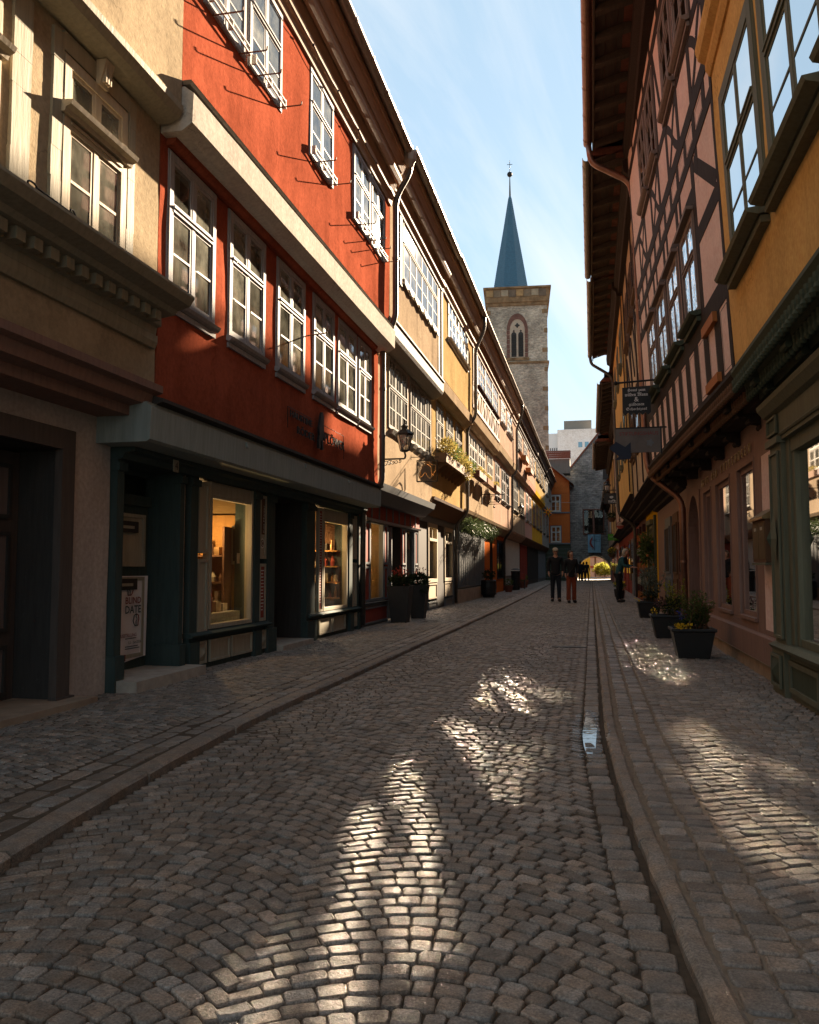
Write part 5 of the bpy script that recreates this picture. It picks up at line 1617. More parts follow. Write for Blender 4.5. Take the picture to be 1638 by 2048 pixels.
# ------------------------------------------------------------------ further houses on the same side
def right_house(par, Y0, Y1, xw, lean, zj, zt, xe, mat, frm, wins, wz, studs=None, gmat=ZINC, ground=None, jm=TIMBER, step=.6):
    fc = Fac('R', xw, lean=lean, zr=zj)
    core(par, gr, Y0, Y1, zt, back=.9)
    holes = []
    for (za, zb) in wz:
        for a, b_ in wins:
            w, h = window(par, fc, a, b_, za, zb, frm, casing=.08, cas_o=0.022, upper=.38, cols=2, bars=1, gl=GLASSD, cur='full', tilt=.01)
            holes.append(h)
    wall(par, fc, Y0, Y1, zj, zt + .2, holes, mat, step=step, wob=.006, seed=Y0)
    fj = Fac('R', xw)
    for k in range(4):
        MB().prof(fj, [(-.62 + .15 * k, zj - .34 + .085 * k), (-.46 + .15 * k, zj - .30 + .085 * k), (-.44 + .15 * k, zj - .24 + .085 * k), (-.62 + .15 * k, zj - .25 + .085 * k)], Y0, Y1).build('jetty_board', jm, par)
    MB().fbox(fj, Y0, Y1, -.6, .03, zj - .03, zj + .002).build('jetty_floor', jm, par)
    if studs:
        for yy, za, zb in studs: fbx('timber_post', fc, yy, yy + .16, -.02, .025, za, zb, TIMBER, par)
    eaves_r(par, Y0, Y1, xe, zt, xw - lean * (zt - zj), gmat, raf=.8)
    if ground: wall(par, gr, Y0, Y1, -.1, zj - .1, [], ground, step=.8, back=.3, seed=Y0 + 1)

r3 = thing('tan_timbered_house', 'tan timbered house with brown doors behind the black hanging sign', 'house', (1.67, 18.6, 0))
right_house(r3, 15.32, 21.8, 1.10, .035, 2.86, 8.72, .10, plaster('tan_streaked_plaster', (0.50, 0.36, 0.25), dark=.55, streak=.8), TIMBERB, [(16.2, 17.3), (18.2, 19.3), (20.2, 21.2)], [(3.8, 5.1), (6.6, 7.8)],
            [(15.4, 2.9, 8.6), (17.6, 2.9, 8.6), (19.7, 2.9, 8.6), (21.6, 2.9, 8.6)], ground=BROWNP)
for a, b_, m_ in ((15.45, 16.3, TIMBERR), (16.5, 17.5, TIMBERB), (18.0, 19.3, GREYB)):
    d = fbx('door', gr, a, b_, -.02, .04, .05, 2.2, m_, r3); panel(d, gr, a + .1, b_ - .1, 1.0, 2.0, m_, TIMBER, o=.045); panel(d, gr, a + .1, b_ - .1, .15, .9, m_, m_, o=.045)
for k in range(6): MB().beam(Fac('R', 1.10, lean=.035, zr=2.86), 15.6 + k, 5.4, 16.4 + k, 6.4, .13, -.02, .02).build('timber_brace', TIMBER, r3)
r3b = thing('apricot_house', 'apricot house with projecting upper floor beside the yellow shop', 'house', (1.67, 26, 0))
right_house(r3b, 21.82, 30.0, 1.02, .03, 3.02, 8.66, .14, plaster('apricot_plaster', (0.60, 0.36, 0.14), dark=.7, streak=.4), OLIVE, [(22.8, 23.9), (25.2, 26.3), (27.8, 28.9)], [(4.2, 5.5), (6.7, 7.8)],
            [(21.9, 3.1, 8.5), (29.8, 3.1, 8.5)])
downpipe(r3b, [(.06, 29.8, 8.72), (.1, 29.8, 8.45), (.80, 29.9, 8.0), (.86, 29.9, 7.7), (.96, 29.9, 3.2), (1.0, 29.9, 3.0), (1.5, 29.8, 2.6), (1.55, 29.8, .1)], .055, ZINCD)
YSHOP = plaster('bright_yellow_plaster', (0.62, 0.33, 0.02), dark=.8, streak=.3)
wall(r3b, gr, 21.82, 26.3, -.1, 2.95, [(23.0, 24.2, .75, 2.2)], YSHOP, step=.6, back=.3)
w = MB()
w.fbox(gr, 22.9, 23.0, -.02, .05, .68, 2.28); w.fbox(gr, 24.2, 24.3, -.02, .05, .68, 2.28); w.fbox(gr, 23.0, 24.2, -.02, .05, 2.2, 2.28); w.fbox(gr, 22.8, 24.4, -.02, .13, 2.3, 2.42); w.fbox(gr, 23.57, 23.63, -.05, .03, .75, 2.2); w.fbox(gr, 22.85, 24.35, -.02, .09, .68, .75)
w = w.build('window', OLIVE, r3b); pane(w, gr, 23.0, 23.57, .75, 2.2, -.03, GLASSS); pane(w, gr, 23.63, 24.2, .75, 2.2, -.03, GLASSS); niche(w, gr, 23.0, 24.2, .75, 2.2, .8, ROOMD, o1=-.06)
for yy in (22.2, 24.9): fbx('shopfront_post', gr, yy, yy + .3, -.02, .06, -.05, 2.5, OLIVED, r3b)
# striped posts of the next stall-like shop
wall(r3b, gr, 26.32, 30.0, -.1, 2.95, [], TIMBERR, step=.8, back=.3)
for yy in (26.6, 28.2, 29.6):
    for k in range(10):
        fbx('striped_block', gr, yy, yy + .34, -.02, .10, .1 + .24 * k, .33 + .24 * k, [FRESHW, MAROON, PANELC, PANELR][k % 4], r3b)
r4 = thing('salmon_house', 'salmon house with brown eaves beyond the apricot house', 'house', (1.67, 36, 0))
right_house(r4, 30.02, 41.0, 1.22, .02, 2.9, 7.7, .45, PINKC, WHITE, [(31.5, 32.8), (34.5, 35.8), (37.5, 38.8)], [(4.0, 5.3), (6.2, 7.2)], [(30.1, 3, 7.6), (36.2, 3, 7.6), (40.8, 3, 7.6)], ground=PANELR, step=1.2)
r5 = thing('peach_house', 'peach house with jutting brown eaves before the stone church', 'house', (1.67, 46, 0))
right_house(r5, 41.02, 52.0, 1.25, .02, 2.9, 7.2, .30, YELLOW, TIMBERB, [(43, 44.4), (47, 48.4)], [(4.0, 5.3)], [(41.2, 3, 7.2), (46, 3, 7.2), (51.8, 3, 7.2)], ground=PANELR, step=1.2)
r6 = thing('rose_house', 'rose house with low eaves adjoining the stone church', 'house', (1.67, 62, 0))
right_house(r6, 52.02, 76.3, 1.55, .02, 2.9, 6.4, 1.0, PINKC, WHITE, [(55, 56.5), (60, 61.5), (66, 67.5)], [(4.0, 5.3)], None, ground=PINKD, step=2)
for par, ys in ((r4, (31, 33.5, 36, 38.5)), (r5, (42.5, 45.5, 48.5)), (r6, (54, 58, 62, 66, 70))):
    for k, yy in enumerate(ys):
        d = fbx('shop_door' if k % 2 else 'shop_window', gr, yy, yy + 1.5, -.02, .05, .05 if k % 2 else .6, 2.3, [PANELR, GREYB, TIMBERB][k % 3], par)
        pane(d, gr, yy + .15, yy + 1.35, .9, 2.15, .06, GLASSS)

# unseen dormers added on this side's roofs to shade the lower walls opposite
dormer(r3, Fac('R', .10), 19.2, 21.4, -.75, 8.9, 11.2, TIMBERG)
dormer(r3b, Fac('R', .14), 22.2, 25.6, -.75, 8.9, 11.25, TIMBERG)
dormer(r3b, Fac('R', .14), 26.4, 29.7, -.75, 8.9, 11.3, TIMBERG)
dormer(r4, Fac('R', .45), 30.3, 32.4, -.6, 7.9, 10.9, TIMBERG)
dormer(r4, Fac('R', .45), 35.2, 37.4, -.6, 7.9, 9.9, TIMBERG)

# ------------------------------------------------------------------ the end of the street
def stone_mat(name, c0, c1, joint, sx=.34, sz=.16, bump=.6):
    m, nt, b = newmat(name)
    tc = nt.nodes.new('ShaderNodeTexCoord'); sp = nt.nodes.new('ShaderNodeSeparateXYZ'); cb = nt.nodes.new('ShaderNodeCombineXYZ')
    nt.links.new(tc.outputs['Object'], sp.inputs[0])
    ad = nt.nodes.new('ShaderNodeMath'); ad.operation = 'ADD'
    nt.links.new(sp.outputs['X'], ad.inputs[0]); nt.links.new(sp.outputs['Y'], ad.inputs[1])
    nt.links.new(ad.outputs[0], cb.inputs['X']); nt.links.new(sp.outputs['Z'], cb.inputs['Y'])
    wob = nt.nodes.new('ShaderNodeVectorMath'); wob.operation = 'ADD'
    nn = nt.nodes.new('ShaderNodeTexNoise'); nn.inputs['Scale'].default_value = 1.7; nn.inputs['Detail'].default_value = 3
    nt.links.new(cb.outputs[0], nn.inputs['Vector'])
    sc_ = nt.nodes.new('ShaderNodeVectorMath'); sc_.operation = 'SCALE'; sc_.inputs['Scale'].default_value = .12
    nt.links.new(nn.outputs['Color'], sc_.inputs[0]); nt.links.new(cb.outputs[0], wob.inputs[0]); nt.links.new(sc_.outputs[0], wob.inputs[1])
    br_ = nt.nodes.new('ShaderNodeTexBrick')
    br_.inputs['Scale'].default_value = 1.0; br_.inputs['Brick Width'].default_value = sx; br_.inputs['Row Height'].default_value = sz
    br_.inputs['Mortar Size'].default_value = .018; br_.inputs['Mortar Smooth'].default_value = .4; br_.inputs['Bias'].default_value = 0
    br_.inputs['Color1'].default_value = (*c0, 1); br_.inputs['Color2'].default_value = (*c1, 1); br_.inputs['Mortar'].default_value = (*joint, 1)
    nt.links.new(wob.outputs[0], br_.inputs['Vector'])
    patch = _ramp(nt, _noise(nt, .45, 7, .7), .4, .7)
    c = _mix(nt, .35, br_.outputs['Color'], patch, 'OVERLAY')
    c = _mix(nt, .35, c, _ramp(nt, _noise(nt, 3.2, 5, .7, mscale=(1, 1, 2.2)), .35, .65), 'OVERLAY')
    nt.links.new(c, b.inputs['Base Color']); b.inputs['Roughness'].default_value = .92; b.inputs['Specular IOR Level'].default_value = .15
    _bump(nt, b, _mix(nt, .5, br_.outputs['Fac'], _noise(nt, 6, 6, .7)), bump, .05)
    return m
STONET = stone_mat('tower_rubble_stone', (0.45, 0.375, 0.285), (0.36, 0.30, 0.24), (0.31, 0.265, 0.215))
STONEC = stone_mat('church_gable_stone', (0.22, 0.215, 0.20), (0.31, 0.29, 0.26), (0.16, 0.155, 0.145), .36, .17, .9)
STONED = plain('weathered_sandstone', (0.26, 0.16, 0.085), .9, .6, 1.6, .15, .5)
STONER = plain('red_sandstone', (0.17, 0.085, 0.065), .9, .4, 2.0, .15, .4)
STONEP = plain('pale_tracery_stone', (0.42, 0.33, 0.25), .9, .25, 3, .15)
LOUV = plain('dark_louvre', (0.030, 0.026, 0.022), .7, .3, 3)

tw = thing('church_tower', 'square rubble stone church tower with slender blue slate spire and cross', 'tower', (-7.9, 90.0, 0))
TX0, TX1, TY = -10.85, -4.50, 86.5
MB().box(TX0, TX1, TY, TY + 6.8, 0, 29.4).build('shaft', STONET, tw)
fT = FacY(TY)
for zz in (22.9, 29.2):
    MB().box(TX0 - .15, TX1 + .15, TY - .15, TY + 6.95, zz, zz + (.22 if zz < 25 else .35)).build('string_course', STONED, tw)
MB().box(TX0 - .25, TX1 + .25, TY - .25, TY + 7.05, 29.55, 31.0).build('parapet', STONED, tw)
MB().box(TX0 - .42, TX1 + .42, TY - .42, TY + 7.2, 31.0, 31.2).build('parapet_coping', STONED, tw)
for k in range(8):
    xa = TX0 - .1 + k * .80
    m_ = plain('parapet_block_%d' % k, [(0.36, 0.22, 0.10), (0.20, 0.14, 0.09), (0.32, 0.25, 0.17), (0.14, 0.10, 0.07)][k % 4], .9, .4, 2)
    MB().box(xa, xa + .74, TY - .30, TY - .2, 30.1 if k % 2 else 30.2, 30.9).build('parapet_panel', m_, tw)
for k in range(14):       # corner stones
    zz = 1 + k * 2.1
    for s_, xx in ((1, TX1), (-1, TX0)):
        MB().box(min(xx, xx - s_ * (.55 if k % 2 else .35)), max(xx, xx - s_ * .35) + (.02 if s_ > 0 else 0), TY - .03, TY + .5, zz, zz + .45).build('quoin', STONED, tw)
# spire: eight slated faces
SXc, SYc = -8.35, 89.6
def octa(r, z, rot=math.pi / 8): return [(SXc + r * math.cos(rot + i * math.pi / 4), SYc + r * math.sin(rot + i * math.pi / 4), z) for i in range(8)]
rings = [(2.25, 31.2), (2.03, 31.9), (1.48, 35.1), (0.78, 39.0), (0.21, 42.4), (0.10, 42.8), (0.05, 44.7)]
for i in range(8):
    mb = MB()
    for q in range(len(rings) - 2):
        (ra, za), (rb, zb) = rings[q], rings[q + 1]
        ncs = max(1, int((zb - za) / .22)) if q < 4 else 1
        for c in range(ncs):
            t0, t1 = c / ncs, (c + 1) / ncs
            a, b_ = octa(ra + (rb - ra) * t0 + .022, za + (zb - za) * t0), octa(ra + (rb - ra) * t1, za + (zb - za) * t1)
            mb.add([a[i], a[(i + 1) % 8], b_[(i + 1) % 8], b_[i]], [(0, 1, 2, 3)])
    mb.build('slate_face', SLATE, tw)
mb = MB(); mb.lathe((SXc, SYc, 0), [(.11, 42.7), (.05, 44.9), (.04, 45.3)], 8); mb.build('spire_needle', ZINCD, tw)
MB().ball((SXc, SYc, 45.3), .30, 14, 10).build('spire_ball', IRON, tw)
mb = MB(); mb.tube([(SXc, SYc, 45.5), (SXc, SYc, 46.9)], .03, 6); mb.tube([(SXc - .3, SYc, 46.45), (SXc + .3, SYc, 46.45)], .03, 6); mb.build('spire_cross', IRON, tw)
# gothic belfry window
GX, GZ0, GZs = -7.68, 23.55, 26.6
def arch_pts(w, z0, zs, apex, n=10):
    P_ = [(-w, z0), (-w, zs)]
    for i in range(1, n + 1):
        t = i / n; P_.append((-w * (1 - t ** 1.6), zs + (apex - zs) * math.sin(t * math.pi / 2) ** .9))
    return P_ + [(-x, z) for x, z in P_[-2::-1]]
def arch_ring(w0, w1, z0, zs, ap0, ap1, o0, o1, mat, name):
    a, b_ = arch_pts(w0, z0, zs, ap0), arch_pts(w1, z0, zs, ap1); mb = MB(); n = len(a)
    for i in range(n - 1):
        q = [a[i], a[i + 1], b_[i + 1], b_[i]]
        mb.add([(GX + x, TY - o1, z) for x, z in q] + [(GX + x, TY - o0, z) for x, z in q], [(0, 1, 2, 3), (0, 1, 5, 4), (3, 2, 6, 7)])
    return mb.build(name, mat, tw)
for i, (x, z) in enumerate(arch_pts(1.12, GZ0, GZs, 28.35)[:-1]):
    x2, z2 = arch_pts(1.12, GZ0, GZs, 28.35)[i + 1]; x3, z3 = arch_pts(.80, GZ0, GZs, 27.75)[i + 1]; x4, z4 = arch_pts(.80, GZ0, GZs, 27.75)[i]
    m_ = 1
    nseg = 6 if i in (0, len(arch_pts(1, 0, 1, 2)) - 2) else 1
    for k in range(nseg):
        f0, f1_ = k / nseg, (k + 1) / nseg - .02
        L_ = lambda p, q, t: p + (q - p) * t
        q = [(L_(x, x2, f0), L_(z, z2, f0)), (L_(x, x2, f1_), L_(z, z2, f1_)), (L_(x4, x3, f1_), L_(z4, z3, f1_)), (L_(x4, x3, f0), L_(z4, z3, f0))]
        MB().add([(GX + a, TY - .06, b_) for a, b_ in q] + [(GX + a, TY + .1, b_) for a, b_ in q], [(0, 1, 2, 3), (0, 1, 5, 4), (1, 2, 6, 5), (2, 3, 7, 6), (3, 0, 4, 7)]).build('voussoir', STONER, tw)
mb = MB(); mb.add([(GX + x, TY - .012, z) for x, z in arch_pts(.80, GZ0, GZs, 27.75)], [tuple(range(len(arch_pts(.80, GZ0, GZs, 27.75))))]); mb.build('tracery', STONEP, tw)
for sx in (-.37, .37):
    o_ = [(GX + sx - .27, GZ0 + .1), (GX + sx - .27, 26.05)] + [(GX + sx - .27 * math.cos(t), 26.05 + .3 * math.sin(t)) for t in np.linspace(.3, math.pi - .3, 7)] + [(GX + sx + .27, 26.05), (GX + sx + .27, GZ0 + .1)]
    mb = MB(); mb.add([(x, TY - .025, z) for x, z in o_], [tuple(range(len(o_)))]); lv = mb.build('belfry_opening', LOUV, tw)
    for k in range(13):
        zz = GZ0 + .18 + k * .19
        mb = MB(); mb.add([(GX + sx - .25, TY - .03, zz + .12), (GX + sx + .25, TY - .03, zz + .12), (GX + sx + .25, TY - .09, zz), (GX + sx - .25, TY - .09, zz)], [(0, 1, 2, 3)]); mb.build('louvre_slat', LOUV, lv)
for (cx, cz, r_) in ((-.37, 26.45, .11), (.37, 26.45, .11), (0, 27.05, .22)):
    mb = MB(); mb.add([(GX + cx + r_ * (1 + .25 * math.cos(4 * a)) * math.cos(a), TY - .03, cz + r_ * (1 + .25 * math.cos(4 * a)) * math.sin(a)) for a in np.linspace(0, 2 * math.pi, 20, endpoint=False)], [tuple(range(20))]); mb.build('tracery_light', LOUV, tw)
MB().box(GX - 1.25, GX + 1.25, TY - .12, TY + .1, GZ0 - .3, GZ0).build('window_sill', STONED, tw)
mb = MB(); mb.box(-8.2, -7.7, TY - .03, TY + .1, 19.6, 20.6); mb.build('slit_window', LOUV, tw)

tw.rotation_euler = (0, 0, math.radians(5.0))
# stone church gable with the passage arch
ch = thing('stone_church', 'dark rubble stone church gable with arched passage over the street', 'church', (0.3, 77.0, 0))
AX, AR, AZ = .28, 1.62, .68
gw = MB(); CY = 77.0; n = 24
apex = (9.0, 23.6)
outl = [(-6.0, 5.2), (apex[0], apex[1]), (22.0, 8.0)]
def top_at(x):
    if x <= outl[1][0]: return outl[0][1] + (outl[1][1] - outl[0][1]) * (x - outl[0][0]) / (outl[1][0] - outl[0][0])
    return outl[1][1] + (outl[2][1] - outl[1][1]) * (x - outl[1][0]) / (outl[2][0] - outl[1][0])
cols_ = sorted(set([-6.0, AX - AR, AX + AR, 9.0, 22.0] + [AX - AR * math.cos(math.pi * i / n) for i in range(n + 1)] + [-.62, 1.12]))
def bot_at(x):
    d = abs(x - AX)
    return 0.0 if d >= AR - 1e-6 else AZ + math.sqrt(max(0, AR * AR - d * d))
CD = 9.0
for a, b_ in zip(cols_[:-1], cols_[1:]):
    mid_ = (a + b_) / 2; inside = abs(mid_ - AX) < AR
    za, zb = (bot_at(a), bot_at(b_)) if inside else (-.1, -.1)
    if inside and a <= AX - AR + 1e-6: za = AZ
    if inside and b_ >= AX + AR - 1e-6: zb = AZ
    if -.62 - 1e-6 <= a and b_ <= 1.12 + 1e-6:
        for (p0, p1, q0, q1) in ((za, zb, 4.30, 4.30), (6.48, 6.48, top_at(a), top_at(b_))):
            gw.add([(a, CY, p0), (b_, CY, p1), (b_, CY, q1), (a, CY, q0)], [(0, 1, 2, 3)])
    else:
        gw.add([(a, CY, za), (b_, CY, zb), (b_, CY, top_at(b_)), (a, CY, top_at(a))], [(0, 1, 2, 3)])
    if inside:
        gw.add([(a, CY, za), (b_, CY, zb), (b_, CY + CD, zb), (a, CY + CD, za)], [(0, 1, 2, 3)])
for xx in (AX - AR, AX + AR): gw.add([(xx, CY, -.1), (xx, CY, AZ), (xx, CY + CD, AZ), (xx, CY + CD, -.1)], [(0, 1, 2, 3)])
gw.add([(-6, CY, -.1), (-6, CY, 5.2), (-6, CY + CD, 5.2), (-6, CY + CD, -.1)], [(0, 1, 2, 3)])
gw.build('gable_wall', STONEC, ch)
rf = MB(); rf.add([(-6.2, CY - .15, 5.1), (9, CY - .15, 23.75), (22.2, CY - .15, 8.0), (-6.2, CY + CD, 5.1), (9, CY + CD, 23.75), (22.2, CY + CD, 8.0), (-6.2, CY - .15, 4.9), (9, CY - .15, 23.5), (22.2, CY - .15, 7.8)], [(0, 1, 4, 3), (1, 2, 5, 4), (0, 1, 7, 6), (1, 2, 8, 7), (3, 4, 5)])
rf.build('roof', TILE, ch)
nv = 15
for i in range(nv):
    a0, a1 = math.pi * i / nv, math.pi * (i + .93) / nv
    q = [(AX - r_ * math.cos(a), AZ + r_ * math.sin(a)) for r_, a in ((AR - .01, a0), (AR - .01, a1), (AR + .32, a1), (AR + .32, a0))]
    MB().add([(x, CY - .05, z) for x, z in q] + [(x, CY + .2, z) for x, z in q], [(0, 1, 2, 3), (0, 1, 5, 4), (1, 2, 6, 5), (2, 3, 7, 6), (3, 0, 4, 7)]).build('voussoir', STONEC, ch)
fC = FacY(CY)
w = MB(); w.fbox(fC, -.72, -.6, -.1, .06, 4.2, 6.58); w.fbox(fC, 1.1, 1.22, -.1, .06, 4.2, 6.58); w.fbox(fC, -.6, 1.1, -.1, .06, 6.46, 6.58); w.fbox(fC, -.6, 1.1, -.1, .10, 4.2, 4.32); w.fbox(fC, .17, .33, -.1, .04, 4.32, 6.46)
w = w.build('window', STONER, ch)
for a, b_ in ((-.6, .17), (.33, 1.1)):
    for i in range(2):
        for k in range(3):
            ya, yb = a + (b_ - a) * i / 2, a + (b_ - a) * (i + 1) / 2; za, zb = 4.32 + .713 * k, 4.32 + .713 * (k + 1)
            pane(w, fC, ya + .015, yb - .015, za + .015, zb - .015, -.06, GLASSS, .03)
    lb = MB()
    lb.fbox(fC, (a + b_) / 2 - .015, (a + b_) / 2 + .015, -.07, -.04, 4.32, 6.46)
    for k in (1, 2): lb.fbox(fC, a, b_, -.07, -.04, 4.32 + .713 * k - .015, 4.32 + .713 * k + .015)
    lb.build('glazing_bar', DARKD, w)
niche(w, fC, -.6, 1.1, 4.3, 6.48, 1.0, ROOMD, o1=-.08)
w = MB(); w.fbox(fC, 1.15, 1.75, -.02, .05, 9.3, 10.6); w.build('small_window', LOUV, ch)

# burnt orange gabled house set across the end of the row
oh = thing('burnt_orange_house', 'burnt orange gabled house with white windows and dark green ground floor', 'house', (-3.0, 74.0, 0))
fO = FacY(73.9)
holes = []
for za, zb in ((3.45, 4.85), (6.18, 7.62)):
    w, h = window(oh, fO, -3.46, -2.62, za, zb, WHITE, casing=.07, cas_o=0.022, upper=.36, cols=2, bars=1, cur='none', gl=GLASSS, casm=WHITE)
    holes.append(h)
    fb_ = MB(); fb_.fbox(fO, -3.54, -3.46, -.02, .02, za - .05, zb + .07); fb_.fbox(fO, -2.62, -2.54, -.02, .02, za - .05, zb + .07); fb_.fbox(fO, -3.46, -2.62, -.02, .02, zb, zb + .07); fb_.build('window_surround', GREYB, w)
mb = MB()
wall(oh, fO, -3.95, -1.84, 3.30, 8.9, holes, BRICKOR, step=.7, back=2.2)
mb.add([(-3.95, 73.9, 8.9), (-1.84, 73.9, 8.9), (-3.95, 73.9, 10.7)], [(0, 1, 2)]); mb.build('gable', BRICKOR, oh)
for zz in (6.0, 3.25): MB().box(-3.95, -1.80, 73.82, 73.95, zz, zz + .12).build('string_course', GREYB, oh)
for zz in (4.98, 7.8): MB().box(-3.95, -1.82, 73.87, 73.95, zz, zz + .035).build('string_course', BRICKOR, oh)
MB().box(-4.0, -1.80, 73.95, 76.2, -.1, 3.25).build('ground_floor', OLIVED, oh)
for k in range(8): MB().box(-3.95, -1.82, 73.92, 73.95, .3 + k * .36, .33 + k * .36).build('siding_joint', GREYB, oh)
MB().box(-6.0, -1.86, 74.1, 76.9, 3.3, 8.9).build('side_wall', BRICKOR, oh)
mb = MB(); mb.add([(-1.45, 73.5, 8.55), (-4.4, 73.5, 11.05), (-4.4, 76.9, 11.05), (-1.45, 76.9, 8.55), (-1.45, 73.5, 8.72), (-4.4, 73.5, 11.25), (-4.4, 76.9, 11.25), (-1.45, 76.9, 8.72)], [(0, 1, 2, 3), (4, 5, 6, 7), (0, 1, 5, 4), (0, 3, 7, 4)]); mb.build('roof', SLATE if False else TIMBERG, oh)
MB().box(-3.7, -1.75, 74.1, 76.2, 9.6, 10.9).build('dormer', TIMBERG, oh)
for k in range(9): MB().box(-3.68 + k * .22, -3.64 + k * .22, 74.06, 74.1, 9.6, 10.9).build('dormer_batten', TIMBERG, oh)
for k in range(4):
    mb = MB(); mb.add([(-3.9, 73.95 - .05 + .12 * k, 10.92 + .2 * k), (-1.65, 73.95 + .12 * k, 10.90 + .2 * k), (-1.7, 74.3 + .12 * k, 11.14 + .2 * k), (-3.9, 74.3 + .12 * k, 11.14 + .2 * k)], [(0, 1, 2, 3)]); mb.build('roof_course', TILE, oh)

# pale modern block far behind
wbm = stone_mat('pale_tile_cladding', (0.74, 0.70, 0.67), (0.72, 0.68, 0.65), (0.64, 0.60, 0.58), .9, .9, .1)
wb = thing('office_block', 'pale modern office block far behind the church', 'building', (-2, 150, 0))
MB().box(-5.7, 14, 150, 172, 0, 26.3).build('main_block', wbm, wb)
MB().box(-7.6, -5.75, 151.0, 171, 0, 25.8).build('side_wing', plain('white_cladding', (.70, .70, .70), .7, .1), wb)
MB().box(-4.6, .4, 153, 168, 26.7, 28.4).build('plant_room', TIMBERG, wb)
MB().box(-4.4, .2, 153.3, 168, 26.3, 26.7).build('plant_room_gap', LOUV, wb)
fW = FacY(150)
for zz in (23.4, 19.9):
    MB().fbox(fW, -2.2, 4.5, 0, .12, zz - .9, zz + .9).build('window_band', plain('white_band_%d' % int(zz), (.72, .70, .69), .6, .1), wb)
    for xx in (-2.0, -.85, .3, 1.5): 
        fbx('window', fW, xx, xx + .7, .12, .16, zz - .45, zz + .5, plain('blue_window_%d_%d' % (zz, xx * 10), (.16, .33, .45), .15, .1, 3, .6), wb)
fS = FacY(151)
for k in range(5): fbx('window', fS, -7.5 + .38 * k, -7.3 + .38 * k, 0, .06, 22.2 if k % 2 else 22.0, 23.1, GREYB, wb)

# what shows through the passage: a sunlit square with a wall, a bush and a timbered house
sq = thing('sunlit_wall_house', 'yellow plaster house seen through the passage arch', 'house', (-3.6, 94, 0))
mb = MB(); mb.add([(-2.6, 92.0, 0), (-.15, 103, 0), (-.15, 103, 7), (-2.6, 92.0, 7), (-9, 93, 0), (-9, 93, 7)], [(0, 1, 2, 3), (0, 3, 5, 4)]); mb.build('wall', OCHRE, sq)
sq2 = thing('far_pink_house', 'pale pink house with brown timber seen through the passage arch', 'house', (2, 112, 0))
MB().box(-2, 8, 112, 120, 0, 9).build('wall', PINKC, sq2)
for zz in (1.2, 2.6, 4.0): MB().box(-2, 8, 111.9, 112, zz, zz + .25).build('timber_rail', PANELR, sq2)
for k in range(9): MB().box(-2 + k * 1.2, -1.8 + k * 1.2, 111.92, 112, 0, 7).build('timber_stud', TIMBERB, sq2)
MB().box(-2.3, 8.3, 111.6, 120, 9, 9.3).build('roof', TILE, sq2)
bs = thing('round_bush', 'lime green bush in sunlight beyond the passage arch', 'bush', (1.2, 92, 0))
leaves((1.05, 92, 1.0), (1.15, .9, .85), 2600, .16, LEAFL, bs, seed=3, hollow=.2)
leaves((2.1, 93, .9), (.8, .7, .7), 1200, .16, LEAFL, bs, seed=4, hollow=.2)
for k in range(5): MB().tube([(1.1 + .1 * k, 92, -.1), (.8 + .25 * k, 92.0, .8)], .025, 5).build('stem', TIMBERB, bs)
sqg = MB(); sqg.box(-60, 60, 78.0, 140, -.15, -.002); tag(sqg.build('square_paving', plain('square_paving', (.22, .19, .16), .85, .3, 3)), kind='structure')

